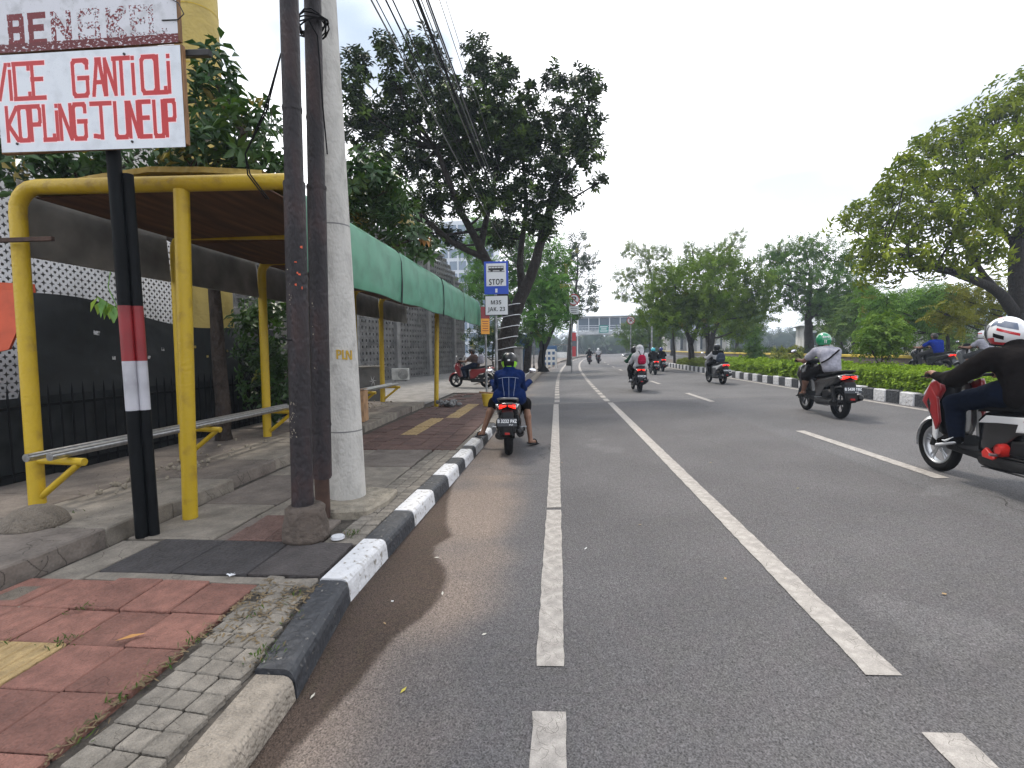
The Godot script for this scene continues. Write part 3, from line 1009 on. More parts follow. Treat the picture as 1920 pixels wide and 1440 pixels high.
	for q in [[-0.35, 6.7, 1.3, 26], [-0.2, 6.0, 2.4, 20], [0.35, 9.5, 1.2, 30], [2.6, 7.2, 1.9, 30], [5.4, 8.0, 0.6, 30], [-0.6, 9.0, 1.5, 24], [1.0, 13.95, 0.02, 40], [-0.9, 14.02, 0.0, 30], [2.9, 13.97, 0.03, 40], [3.5, 3.2, 1.45, 40]]:
		var p := Vector2(q[0], q[1])
		var a: float = q[2]
		for k in q[3]:
			a = lerpf(a, q[2], 0.25) + rnd(-0.6, 0.6)
			var e := p + Vector2(cos(a), sin(a)) * rnd(0.03, 0.08)
			var s := Vector2(-sin(a), cos(a)) * rnd(0.0015, 0.004)
			ck.quad(R(p.x - s.x, p.y - s.y, 0.003), R(e.x - s.x, e.y - s.y, 0.003), R(e.x + s.x, e.y + s.y, 0.003), R(p.x + s.x, p.y + s.y, 0.003))
			p = e
	var cn: Node3D = get_node("road")
	part(cn, "crack", ck, mat(0.03, 0.028, 0.027, 0.95)).set_meta("kind", "stuff")
	single("plastic_lid", lid(), M.sign_white, "flat round white lid on the paving beside the dark poles", "lid", T3(Vector3(-1.66, 0.106, -3.56)))

func lid() -> MB:
	var mb := MB.new()
	mb.tube([Vector3(0, 0, 0), Vector3(0, 0.012, 0), Vector3(0, 0.02, 0)], [0.05, 0.052, 0.046], 20)
	return mb

# ---------------------------------------------------------------- hand-painted lettering (print on a board)
var GL := {
	"V": [[[0, 0], [0.5, 1], [1, 0]]], "I": [[[0.5, 0], [0.5, 1]]], "i": [[[0.5, 0.2], [0.5, 1]], [[0.5, 0.0], [0.5, 0.02]]], "C": [[[1, 0.16], [1, 0], [0, 0], [0, 1], [1, 1], [1, 0.86]]],
	"E": [[[1, 0], [0, 0], [0, 1], [1, 1]], [[0, 0.46], [0.8, 0.46]]], "6": [[[1, 0.22], [1, 0.06], [0.85, 0], [0.15, 0], [0, 0.08], [0, 0.92], [0.15, 1], [0.85, 1], [1, 0.92], [1, 0.5], [0.45, 0.5]]],
	"A": [[[0, 1], [0.4, 0], [0.6, 0], [1, 1]], [[0.2, 0.64], [0.8, 0.64]]], "N": [[[0, 1], [0, 0], [1, 1], [1, 0]]], "T": [[[0, 0], [1, 0]], [[0.5, 0], [0.5, 1]]],
	"O": [[[0.15, 0], [0.85, 0], [1, 0.1], [1, 0.9], [0.85, 1], [0.15, 1], [0, 0.9], [0, 0.1], [0.15, 0]]], "L": [[[0, 0], [0, 1], [1, 1], [1, 0.88]]], "K": [[[0, 0], [0, 1]], [[1, 0], [0.1, 0.52], [1, 1]]],
	"P": [[[0, 1], [0, 0], [0.85, 0], [1, 0.1], [1, 0.44], [0.85, 0.54], [0, 0.54]]], "U": [[[0, 0], [0, 0.92], [0.15, 1], [0.85, 1], [1, 0.92], [1, 0]]], ".": [[[0.3, 0.94], [0.7, 0.96]]],
	"B": [[[0, 0], [0.85, 0], [1, 0.1], [1, 0.4], [0.85, 0.48], [0, 0.48], [0, 0], [0, 1], [0.85, 1], [1, 0.9], [1, 0.58], [0.85, 0.48]]], "G": [[[1, 0.2], [1, 0], [0, 0], [0, 1], [1, 1], [1, 0.55], [0.5, 0.55]]],
	"S": [[[1, 0.16], [1, 0], [0, 0], [0, 0.48], [1, 0.48], [1, 1], [0, 1], [0, 0.84]]], "R": [[[0, 1], [0, 0], [1, 0], [1, 0.5], [0, 0.5], [1, 1]]],
}

func stroke_letters(im: Image, rows: Array, sw: float, ink: Color, halo, peel := 0.0) -> void:
	var f := FastNoiseLite.new()
	f.frequency = 0.09
	f.seed = 5
	f.fractal_octaves = 3
	for pas in ([0, 1] if halo != null else [1]):
		var w: float = sw * (1.35 if pas == 0 else 1.0)
		for r in rows:   # [letter, x0, x1, y0, y1, wear]
			for pl in GL[r[0]]:
				for k in pl.size() - 1:
					var a := Vector2(lerpf(r[1], r[2], pl[k][0]), lerpf(r[3], r[4], pl[k][1]))
					var b := Vector2(lerpf(r[1], r[2], pl[k + 1][0]), lerpf(r[3], r[4], pl[k + 1][1]))
					var hw := w * (0.62 if absf(a.x - b.x) > absf(a.y - b.y) else 0.5)
					for y in range(maxi(0, int(minf(a.y, b.y) - w)), mini(im.get_height(), int(maxf(a.y, b.y) + w) + 1)):
						for x in range(maxi(0, int(minf(a.x, b.x) - w)), mini(im.get_width(), int(maxf(a.x, b.x) + w) + 1)):
							var p := Vector2(x, y)
							var t := clampf((p - a).dot(b - a) / maxf((b - a).length_squared(), 0.01), 0, 1)
							var dd := p - a.lerp(b, t)
							if maxf(absf(dd.x), absf(dd.y)) + 0.5 * f.get_noise_2d(x * 3.0, y * 3.0) < hw:
								if pas == 0:
									im.set_pixel(x, y, halo)
								elif peel == 0.0 or f.get_noise_2d(x * 0.8, y * 0.8) > r[5]:
									im.set_pixel(x, y, ink.darkened(0.12 * absf(f.get_noise_2d(x, y * 0.4))))
								elif f.get_noise_2d(x * 1.1 + 70, y * 1.1) > 0.30:
									im.set_pixel(x, y, Color(0.30, 0.27, 0.28))

func board_image(w: int, h: int, base: Color, stain: float, sd: int) -> Image:
	var im := Image.create(w, h, false, Image.FORMAT_RGB8)
	var f := FastNoiseLite.new()
	f.seed = sd
	f.frequency = 0.012
	f.fractal_octaves = 5
	for y in h:
		for x in w:
			var q := f.get_noise_2d(x, y) * stain
			var s := 0.0
			if f.get_noise_2d(x * 9.0 + 400, y * 9.0) > 0.52:
				s = 0.16
			im.set_pixel(x, y, base.darkened(clampf(q + s * stain * 6.0, 0, 0.6)))
	return im

func build_workshop_sign() -> void:
	var t := thing("workshop_sign", "hand painted red lettered workshop sign boards on a banded pole", "sign", W(-3.21, 3.55, 0.1))
	var q := func(x: float, y: float, d: float) -> Vector3: return Vector3(x + 3.21, y - 0.1, 3.55 - d)
	# bundle of three pipes, banded black, white, red, black
	var band := [[0.0, 0.985, "pole_black"], [0.985, 1.36, "pole_white"], [1.36, 1.775, "pole_red"], [1.775, 3.9, "pole_black"]]
	for b in band:
		for k in 3:
			var o: Vector3 = [Vector3(-0.065, 0, -0.02), Vector3(0.0, 0, 0.03), Vector3(0.062, 0, -0.015)][k]
			var r: float = [0.032, 0.046, 0.036][k]
			var mb := MB.new()
			var top: float = minf(b[1], [2.55, 3.9, 2.75][k])
			if top > b[0]:
				mb.tube([o + Vector3(-0.012 * b[0], b[0], 0), o + Vector3(-0.012 * top, top, 0)], r, 14)
				part(t, "pole", mb, M[b[2]])
	# lower board
	var k := 2.0
	var im := board_image(710, 372, Color(0.80, 0.82, 0.85), 0.10, 3)
	var rows := []
	for a in [["S", -205, -175], ["E", -160, -135], ["R", -118, -90], ["V", -22, 10], ["i", 10, 24], ["C", 26, 54], ["E", 61, 82], ["6", 140, 167], ["A", 178, 200], ["N", 202, 220], ["T", 219, 246], ["i", 249, 260], ["O", 271, 297], ["L", 300, 314], ["i", 314, 328]]:
		rows.append([a[0], (a[1] + 10) * k, (a[2] + 10) * k, 18 * k, 84 * k, 0.0])
	for a in [["K", 5, 25], ["O", 29, 47], ["P", 52, 70], ["L", 78, 96], ["i", 98, 108], ["N", 110, 130], ["6", 136, 158], [".", 172, 186], ["T", 172, 206], ["U", 216, 238], ["N", 243, 259], ["E", 264, 280], ["U", 290, 306], ["P", 312, 328]]:
		rows.append([a[0], (a[1] + 10) * k, (a[2] + 10) * k, 100 * k, 164 * k, 0.0])
	stroke_letters(im, rows, 13.5, Color(0.70, 0.07, 0.09), Color(0.93, 0.80, 0.82))
	var m1 := mat(1, 1, 1, 0.5, 0, {"uv": true})
	m1.albedo_texture = ImageTexture.create_from_image(im)
	var z := 3.42
	var bd := MB.new()
	bd.box(Transform3D(Basis(), q.call(-3.315, 3.325, z + 0.022)), Vector3(1.45, 0.68, 0.036), 0.004)
	var brd := part(t, "board", bd, M.wood)
	var fc := MB.new()
	fc.quv(q.call(-4.03, 2.995, z), q.call(-2.60, 2.965, z), q.call(-2.60, 3.655, z), q.call(-4.03, 3.675, z))
	part(brd, "painted_face", fc, m1)
	var sc := MB.new()
	for p in [[-3.0, 3.02], [-3.02, 3.62], [-3.9, 3.05]]:
		sc.tube([q.call(p[0], p[1], z), q.call(p[0], p[1], z - 0.006)], 0.009, 8)
	part(brd, "screw", sc, M.dark_metal)
	# upper board, its lettering flaking off
	var im2 := board_image(710, 360, Color(0.77, 0.775, 0.80), 0.2, 9)
	rows = []
	var n := 0
	for a in [["B", 36, 58], ["E", 76, 100], ["N", 120, 150], ["6", 172, 204], ["K", 226, 254], ["E", 272, 294], ["L", 306, 330]]:
		rows.append([a[0], a[1] * k, a[2] * k, 118 * k, 160 * k + 10, [-0.5, -0.6, -0.06, 0.2, 0.12, 0.24, 0.24][n]])
		n += 1
	stroke_letters(im2, rows, 19.0, Color(0.42, 0.10, 0.13), null, 1.0)
	var f := FastNoiseLite.new()
	f.frequency = 0.05
	for y in range(330, 360):
		for x in 710:
			if f.get_noise_2d(x, y * 2.0) > -0.28:
				im2.set_pixel(x, y, Color(0.36, 0.10, 0.12))
	var m2 := mat(1, 1, 1, 0.65, 0, {"uv": true})
	m2.albedo_texture = ImageTexture.create_from_image(im2)
	bd = MB.new()
	bd.box(Transform3D(Basis(), q.call(-3.325, 4.035, z + 0.022)), Vector3(1.44, 0.70, 0.036), 0.004)
	brd = part(t, "board", bd, M.wood)
	fc = MB.new()
	fc.quv(q.call(-4.03, 3.69, z), q.call(-2.61, 3.675, z), q.call(-2.61, 4.38, z), q.call(-4.03, 4.38, z))
	part(brd, "painted_face", fc, m2)
	var br := MB.new()
	br.bar(q.call(-4.3, 3.695, z + 0.06), q.call(-2.42, 3.62, z + 0.06), 0.04, 0.045, 0.004)
	part(t, "bracket", br, M.dark_metal)
	var wr := MB.new()
	wr.tube([q.call(-2.66, 3.97, z - 0.005), q.call(-2.58, 3.92, z - 0.02), q.call(-2.55, 3.85, z - 0.01), q.call(-2.6, 3.82, z - 0.005), q.call(-2.72, 3.825, z - 0.004)], 0.004, 5)
	part(t, "wire_tie", wr, M.dark_metal)

# ---------------------------------------------------------------- shelter
func build_shelter() -> void:
	var t := thing("bus_shelter", "yellow pipe framed bus shelter with green metal fascia and chrome bench rails", "bus shelter", W(-3.6, 3.95, 0.1))
	var o := Vector3(3.6, -0.1, 3.95)
	var fr := [3.95, 5.72, 7.48, 9.25, 11.0, 12.75]
	for k in fr.size():
		var d: float = fr[k]
		var mb := MB.new()
		var p := []
		var bx := -4.55
		var by := 2.93
		p.append(Vector3(bx - 0.03, 0.16, -d))
		p.append(Vector3(bx, by - 0.22, -d))
		for a in 5:
			var an := PI * 0.5 * (a + 1) / 5
			p.append(Vector3(bx + 0.2 * (1 - cos(an)), by - 0.2 + 0.2 * sin(an), -d))
		p.append(Vector3(-2.12 if k == 0 else -2.46, by - 0.05, -d))
		for z in p.size():
			p[z] += o
		mb.tube(p, 0.062, 14)
		part(t, "frame", mb, M.yellow)
		if k == 0 or k == 5:
			mb = MB.new()
			mb.tube([Vector3(-3.15, 0.05, -d) + o, Vector3(-3.06, by - 0.08, -d) + o], 0.058, 14)
			part(t, "post", mb, M.yellow)
		if k in [0, 1, 2, 4, 5]:
			mb = MB.new()
			mb.tube([Vector3(-4.52, 0.60, -d) + o, Vector3(-4.1, 0.585, -d) + o], 0.034, 10)
			mb.tube([Vector3(-4.54, 0.27, -d) + o, Vector3(-4.16, 0.565, -d) + o], 0.028, 10)
			part(t, "bracket", mb, M.yellow)
	for b in [[3.78, 7.75], [10.6, 12.95]]:
		for k in 2:
			var mb := MB.new()
			mb.tube([Vector3(-4.40 + 0.16 * k, 0.665, -b[0] + 0.05 * (1 - k)) + o, Vector3(-4.40 + 0.16 * k, 0.655, -b[1]) + o], 0.034, 12)
			part(t, "bench_rail", mb, M.steel)
	# roof with a plywood ceiling
	var rf := MB.new()
	var st := [[-4.5, 2.90], [-3.95, 2.985], [-3.4, 3.035], [-2.9, 3.01], [-2.4, 2.96]]
	for k in 4:
		var a: Array = st[k]
		var b: Array = st[k + 1]
		var p0 := Vector3(a[0], a[1], -4.02) + o
		var p1 := Vector3(b[0], b[1], -4.02) + o
		var p2 := Vector3(b[0], b[1], -15.3) + o
		var p3 := Vector3(a[0], a[1], -15.3) + o
		var u := Vector3(0, 0.045, 0)
		rf.quad(p0 + u, p1 + u, p2 + u, p3 + u)
		rf.quad(p1, p0, p3, p2)
		rf.quad(p0, p1, p1 + u, p0 + u)
		rf.quad(p2, p3, p3 + u, p2 + u)
	part(t, "roof", rf, M.yellow_dull)
	for k in 6:
		var cl := MB.new()
		cl.b(Vector3(-3.45, 2.88, -(4.05 + 1.87 * k + 0.925)) + o, Vector3(2.1, 0.012, 1.84), 0.002)
		part(t, "ceiling_panel", cl, M.plywood)
	for k in fr.size():
		var d0: float = fr[k] + 0.07
		var d1: float = (fr[k + 1] - 0.07) if k < 5 else 15.1
		var bp := MB.new()
		bp.box(Transform3D(Basis(Vector3.BACK, 0.06), Vector3(-4.6, 2.70, -(d0 + d1) * 0.5) + o), Vector3(0.03, 0.66, d1 - d0), 0.006)
		part(t, "back_panel", bp, M.grey_panel)
	# green sheet-metal fascia in four lengths, rolled over at the top
	var cut := [4.62, 7.5, 10.32, 12.66, 15.35]
	for k in 4:
		var mb := MB.new()
		var n := 10
		var rings := []
		for s in n + 1:
			var d := lerpf(cut[k] + 0.008, cut[k + 1] - 0.008, float(s) / n)
			var r := PackedVector3Array()
			for q in [[-2.62, 3.06], [-2.5, 3.055], [-2.42, 3.03], [-2.37, 2.97], [-2.35, 2.85], [-2.345, 2.6], [-2.35, 2.38], [-2.36, 2.27], [-2.375, 2.262], [-2.372, 2.4], [-2.365, 2.6], [-2.37, 2.85], [-2.39, 2.96], [-2.44, 3.01], [-2.62, 3.045]]:
				var dn := 0.022 * sin(d * 5.0 + q[1] * 4.0) * sin(d * 2.3 + 1.0) * (1.0 if q[1] > 2.3 and q[1] < 3.0 else 0.3)
				r.append(Vector3(q[0] + dn, q[1] + 0.012 * sin(d * 3.1) * (1.0 if q[1] < 2.4 else 0.0), -d) + o)
			rings.append(r)
		mb.loft(rings)
		part(t, "fascia_panel", mb, M.green_sheet)
		if k < 3:
			var sm := MB.new()
			sm.tube([Vector3(-2.5, 3.075, -cut[k + 1]) + o, Vector3(-2.38, 3.01, -cut[k + 1]) + o, Vector3(-2.338, 2.85, -cut[k + 1]) + o, Vector3(-2.33, 2.5, -cut[k + 1]) + o, Vector3(-2.345, 2.22, -cut[k + 1]) + o], 0.011, 6)
			part(t, "seam", sm, M.dark_metal)
	var arm := MB.new()
	arm.bar(Vector3(-6.2, 2.47, -3.80) + o, Vector3(-4.08, 2.46, -3.80) + o, 0.03, 0.035, 0.003)
	part(t, "rusty_bar", arm, M.rust)
	# slack cables hanging from the roof beam near the poles
	var cb := MB.new()
	for k in 2:
		cb.tube([Vector3(-2.02, 3.72, -3.7) + o, Vector3(-2.22 + 0.02 * k, 3.35, -3.78) + o, Vector3(-2.40, 3.05, -3.80) + o, Vector3(-2.40 + 0.02 * k, 2.9, -3.82) + o, Vector3(-2.28 + 0.02 * k, 2.72, -3.86) + o], 0.006, 5)
	part(t, "slack_cable", cb, M.wire)

# ---------------------------------------------------------------- poles and wires
func flakes(mb: MB, r: float, n: int, y0: float, y1: float, a0: float, a1: float, s: float) -> void:
	for k in n:
		var a := rnd(a0, a1)
		var y := rnd(y0, y1)
		var w := rnd(0.3, 1.0) * s / r
		var h := rnd(0.4, 1.6) * s
		var rr := r + 0.0015
		mb.quad(Vector3(sin(a - w) * rr, y - h * rnd(0.4, 1), cos(a - w) * rr), Vector3(sin(a + w) * rr, y - h, cos(a + w) * rr), Vector3(sin(a + w * rnd(0.3, 1)) * rr, y + h, cos(a + w) * rr), Vector3(sin(a - w) * rr, y + h * rnd(0.4, 1), cos(a - w) * rr))

func build_poles() -> void:
	var t := thing("utility_pole", "nearest dark steel pole set in a mossy concrete footing", "pole", W(-1.925, 3.56, 0.1))
	var mb := MB.new()
	mb.tube([Vector3(0, 0.22, 0), Vector3(0.005, 0.5, 0), Vector3(0.018, 1.3, 0), Vector3(0.039, 2.62, 0)], [0.080, 0.079, 0.077, 0.075], 20)
	part(t, "shaft", mb, M.pole_dark)
	mb = MB.new()
	mb.tube([Vector3(0.039, 2.6, 0), Vector3(0.067, 4.5, 0), Vector3(0.134, 9.0, 0)], [0.066, 0.063, 0.056], 20)
	part(t, "shaft", mb, M.pole_dark)
	for y in [[0.30, 0.083], [0.62, 0.082], [2.62, 0.078], [3.15, 0.07]]:
		mb = MB.new()
		mb.tube([Vector3(0.0149 * y[0], y[0] - 0.02, 0), Vector3(0.0149 * y[0], y[0], 0), Vector3(0.0149 * y[0], y[0] + 0.016, 0)], [y[1] - 0.002, y[1], y[1] - 0.004], 20)
		part(t, "weld_ring", mb, M.pole_dark)
	mb = MB.new()
	var rings := []
	for y in [[0.0, 0.17], [0.03, 0.172], [0.12, 0.158], [0.2, 0.148], [0.245, 0.14], [0.262, 0.115]]:
		var r := PackedVector3Array()
		for s in 14:
			var a := TAU * s / 14
			var q: float = y[1] * (1.0 + 0.13 * nz.get_noise_2d(s * 90.0, y[0] * 900.0))
			r.append(Vector3(cos(a) * q + 0.02, y[0], -sin(a) * q))
		rings.append(r)
	mb.loft(rings)
	part(t, "footing", mb, M.conc_moss)
	mb = MB.new()
	flakes(mb, 0.078, 70, 0.78, 1.05, -0.5, 1.3, 0.0045)
	flakes(mb, 0.077, 40, 1.75, 2.05, 0.0, 1.3, 0.0045)
	part(t, "paper_scraps", mb, M.conc_light).set_meta("kind", "stuff")
	mb = MB.new()
	flakes(mb, 0.0775, 6, 1.85, 2.25, 0.2, 1.2, 0.009)
	part(t, "paper_scraps", mb, M.orange_tarp, Transform3D(Basis(Vector3.BACK, -0.0149), Vector3.ZERO)).set_meta("kind", "stuff")
	mb = MB.new()
	for k in 2:
		mb.tube([Vector3(-0.10, 1.52 + 0.02 * k, 0.02), Vector3(-0.02, 1.5, 0.082), Vector3(0.06, 1.49 + 0.01 * k, 0.06), Vector3(0.085, 1.49, 0.0)], 0.004, 5)
	part(t, "tie_wire", mb, M.wire)

	t = thing("utility_pole", "second dark steel pole, stepped and rusty at its foot, beside concrete pole", "pole", W(-2.005, 4.04, 0.1))
	mb = MB.new()
	mb.tube([Vector3(0, 0.0, 0), Vector3(0, 0.36, 0)], [0.06, 0.06], 16)
	part(t, "foot", mb, M.rust)
	mb = MB.new()
	mb.tube([Vector3(0.005, 0.34, 0), Vector3(0.006, 0.36, 0), Vector3(0.053, 2.75, 0)], [0.07, 0.078, 0.075], 20)
	part(t, "shaft", mb, M.pole_dark)
	mb = MB.new()
	mb.tube([Vector3(0.053, 2.73, 0), Vector3(0.09, 4.6, 0), Vector3(0.18, 9.0, 0)], [0.068, 0.066, 0.058], 20)
	part(t, "shaft", mb, M.pole_dark)
	for y in [[0.80, 0.082], [2.75, 0.08], [3.3, 0.071]]:
		mb = MB.new()
		mb.tube([Vector3(0.0193 * y[0], y[0] - 0.018, 0), Vector3(0.0193 * y[0], y[0], 0), Vector3(0.0193 * y[0], y[0] + 0.016, 0)], [y[1] - 0.003, y[1], y[1] - 0.004], 20)
		part(t, "weld_ring", mb, M.pole_dark)
	mb = MB.new()
	flakes(mb, 0.077, 60, 1.2, 2.35, 0.1, 1.5, 0.005)
	flakes(mb, 0.077, 8, 2.28, 2.33, 0.1, 1.3, 0.016)
	part(t, "paper_scraps", mb, M.conc_light).set_meta("kind", "stuff")
	mb = MB.new()
	for k in 6:
		var p := []
		for s in 13:
			var a := TAU * s / 12
			p.append(Vector3(0.07 + cos(a) * (0.11 + 0.02 * sin(k * 2.0 + a)), 3.98 + 0.014 * k + 0.02 * sin(a * 2 + k) + 0.03 * cos(a), sin(a) * 0.12))
		mb.tube(p, 0.006, 5, false)
	mb.tube([Vector3(0.09, 4.0, 0.1), Vector3(0.14, 3.9, 0.06), Vector3(0.155, 3.4, 0.05), Vector3(0.17, 3.0, 0.03)], 0.006, 5)
	part(t, "cable_coil", mb, M.wire)

	t = thing("utility_pole", "thick pale concrete power pole lettered in yellow on a broken pad", "pole", W(-1.985, 4.50, 0.1))
	mb = MB.new()
	mb.tube([Vector3(0, 0.03, 0), Vector3(-0.045, 2.6, 0), Vector3(-0.078, 4.5, 0), Vector3(-0.17, 10.5, 0)], [0.168, 0.146, 0.13, 0.09], 28)
	part(t, "shaft", mb, M.conc_pole)
	mb = MB.new()
	for y in [0.68, 2.55]:
		mb.tube([Vector3(-0.0173 * y, y - 0.006, 0), Vector3(-0.0173 * y, y + 0.006, 0)], 0.1692 - 0.0086 * y, 28, false)
	part(t, "score_line", mb, M.plastic_grey)
	for k in 3:
		var a := 0.34 + 0.29 * k
		text(t, "PLN"[k], 0.085, mat(0.42, 0.27, 0.03, 0.8), Transform3D(Basis(Vector3.UP, a), Vector3(sin(a) * 0.158 - 0.024, 1.385 - 0.004 * k, cos(a) * 0.158)), "lettering", 0.8, "Droid Sans", true, 0.006)
	part(t, "pad", slab_poly([Vector2(-0.30, -0.42), Vector2(0.1, -0.45), Vector2(0.34, -0.40), Vector2(0.42, -0.1), Vector2(0.40, 0.25), Vector2(0.1, 0.33), Vector2(-0.24, 0.2)], -0.05, 0.055, 0.02), M.conc_light)
	# overhead wires run on along the road, sagging between poles
	var k := 0
	for q in [[-2.05, 5.45, -1.75, 6.2, 0.010], [-2.0, 5.7, -1.72, 6.25, 0.011], [-2.03, 5.95, -1.7, 6.3, 0.010], [-2.0, 6.55, -1.75, 6.55, 0.012], [-1.96, 6.65, -1.7, 6.6, 0.016], [-2.02, 6.75, -1.74, 6.7, 0.016], [-1.95, 6.95, -1.68, 6.75, 0.012], [-1.98, 7.1, -1.7, 6.9, 0.009], [-1.9, 7.4, -1.6, 7.2, 0.007], [-1.88, 7.7, -1.6, 7.3, 0.007], [-2.04, 5.55, -1.74, 6.22, 0.007], [-1.97, 6.6, -1.71, 6.58, 0.009], [-1.99, 6.85, -1.7, 6.72, 0.009], [-1.94, 7.02, -1.66, 6.8, 0.008]]:
		mb = MB.new()
		var p := []
		for s in 19:
			var f := s / 18.0
			p.append(Vector3(lerpf(q[0], q[2], f), lerpf(q[1], q[3], f) - 3.0 * f * (1 - f) * 0.5, lerpf(-2.5, -42, f)))
		mb.tube(p, q[4], 5)
		single("overhead_wire", mb, M.wire if k % 3 else M.wire_grey, ["leftmost", "second", "third", "fourth", "fifth", "sixth", "seventh", "eighth", "ninth", "tenth", "eleventh", "twelfth", "thirteenth", "rightmost"][[0, 2, 3, 4, 6, 7, 9, 11, 12, 13, 1, 5, 8, 10][k]] + " overhead wire, counted from the left where the bundle meets the top edge", "wire", Transform3D(), "overhead wires along the road")
		k += 1
	k = 0
	for q in [[-7.6, 8.6, -1.95, 4.9, 4.2], [-7.0, 9.0, -1.95, 5.3, 4.2], [-5.5, 9.2, -1.95, 6.0, 4.4], [-5.1, 9.3, -1.95, 6.25, 4.4], [-4.7, 9.4, -1.95, 6.5, 4.4], [-4.2, 9.4, -1.95, 6.9, 4.4]]:
		mb = MB.new()
		var p := []
		for s in 9:
			var f := s / 8.0
			p.append(Vector3(lerpf(q[0], q[2], f), lerpf(q[1], q[3], f) - 0.6 * f * (1 - f), lerpf(-9.0, -q[4], f)))
		mb.tube(p, 0.008, 5)
		single("service_wire", mb, M.wire, ["lowest", "second lowest", "third lowest", "fourth lowest", "fifth lowest", "highest"][k] + " thin service wire slanting down to the poles beside the yellow mast", "wire", Transform3D(), "service wires to the poles")
		k += 1

# ---------------------------------------------------------------- left side behind the shelter
func build_left() -> void:
	var t := thing("billboard_mast", "tall thick dull yellow round mast behind the shelter", "mast", W(-6.5, 9.0, 0.05))
	var mb := MB.new()
	mb.tube([Vector3(0, 0, 0), Vector3(0, 13, 0)], 0.36, 32)
	part(t, "shaft", mb, M.yellow_dull)
	mb = MB.new()
	for y in [6.6, 7.6]:
		mb.tube([Vector3(0, y, 0), Vector3(0, y + 0.02, 0)], 0.366, 32, false)
	part(t, "band", mb, M.yellow)
	mb = MB.new()
	mb.b(Vector3(0, 13.6, 0), Vector3(7.0, 1.2, 0.5), 0.03)
	part(t, "crosshead", mb, M.yellow_dull)
	# fence of dark sheet with spiked bars
	t = thing("sheet_fence", "dark sheet metal fence with spiked iron bars behind the bench", "fence", W(-5.65, 7.0, 0.05))
	for k in 9:
		mb = MB.new()
		var rings := []
		for s in 13:
			var z := 3.6 - 0.9 * k - s * 0.0755
			rings.append(PackedVector3Array([Vector3(-0.03 + 0.012 * sin(s * 1.57), 0.05, z), Vector3(-0.03 + 0.012 * sin(s * 1.57), 1.02, z)]))
		mb.loft(rings, false, false)
		part(t, "sheet", mb, M.fence_sheet)
	for k in 58:
		mb = MB.new()
		var z := 3.6 - 0.138 * k
		mb.tube([Vector3(0.02, 0.06, z), Vector3(0.02, 1.05, z), Vector3(0.02, 1.16, z)], [0.011, 0.011, 0.001], 6)
		part(t, "bar", mb, M.wire)
	for y in [0.22, 0.92]:
		mb = MB.new()
		mb.b(Vector3(0.0, y, -0.4), Vector3(0.025, 0.035, 8.2), 0.004)
		part(t, "rail", mb, M.wire)
	# black tarpaulin with torn pinholes over the fence
	mb = MB.new()
	var holes := {}
	for h in [[16, 7], [17, 7], [22, 13], [28, 5], [29, 5], [33, 12], [38, 9], [44, 15], [50, 8], [51, 8], [57, 13], [63, 7], [68, 12], [75, 6]]:
		holes[Vector2i(h[0], h[1])] = true
	for a in 100:
		for b in 26:
			if holes.has(Vector2i(a, b)):
				continue
			var p := []
			for c in [[0, 0], [1, 0], [1, 1], [0, 1]]:
				var u: float = (a + c[0]) / 100.0
				var w: float = (b + c[1]) / 26.0
				var top := lerpf(2.24, 1.98, smoothstep(0.0, 0.55, u)) + 0.03 * sin(u * 9.0)
				p.append(Vector3(-6.0 + 0.28 * w + 0.05 * sin(u * 14 + w * 3) * (1 - w), lerpf(top, 0.98, w) - 0.08 * sin(w * PI) * sin(u * 6.0), -lerpf(5.3 - 0.5 * w, 10.1, u)))
			mb.quad(p[0], p[3], p[2], p[1])
	single("tarpaulin", mb, M.tarp, "black tarpaulin with pinholes hung above the dark fence", "tarpaulin")
	mb = MB.new()
	var aw := [Vector3(-8.2, 2.5, -5.4), Vector3(-6.50, 2.41, -5.75), Vector3(-6.50, 2.30, -5.75), Vector3(-6.72, 1.60, -5.6), Vector3(-8.2, 1.2, -5.2)]
	for s in 2:
		var of := Vector3(0.0, 0.0, -0.03 * s)
		for k in range(1, 4):
			if s == 0:
				mb.tri(aw[0] + of, aw[k + 1] + of, aw[k] + of)
			else:
				mb.tri(aw[0] + of, aw[k] + of, aw[k + 1] + of)
	for k in 5:
		mb.quad(aw[k], aw[(k + 1) % 5], aw[(k + 1) % 5] + Vector3(0, 0, -0.03), aw[k] + Vector3(0, 0, -0.03))
	single("awning", mb, M.orange_tarp, "orange awning at the left edge in front of perforated facade", "awning")
	# perforated white facade
	t = thing("perforated_building", "building behind the shelter with a white perforated screen facade", "building", W(-8.0, 8.5, 0.0))
	mb = MB.new()
	mb.b(Vector3(-3.6, 4.5, 0), Vector3(4.0, 9.0, 9.0), 0.0)
	part(t, "wall", mb, M.block_wall)
	for s in [3.42, -2.2]:   # added ends and cover shut light out of the cavity, so holes look dark
		mb = MB.new()
		mb.b(Vector3(-0.82, 3.6, s), Vector3(1.54, 7.2, 0.12), 0.0)
		part(t, "added_cavity_end", mb, M.block_wall)
	mb = MB.new()
	mb.b(Vector3(-0.8, 7.3, 0.6), Vector3(1.7, 0.2, 5.9), 0.01)
	part(t, "added_cavity_cover", mb, M.block_wall)
	var cell := MB.new()
	var sq := [Vector2(1, 0), Vector2(1, 1), Vector2(0, 1), Vector2(-1, 1), Vector2(-1, 0), Vector2(-1, -1), Vector2(0, -1), Vector2(1, -1)]
	var hole := [0.72, 0.30, 0.72, 0.30, 0.72, 0.30, 0.72, 0.30]
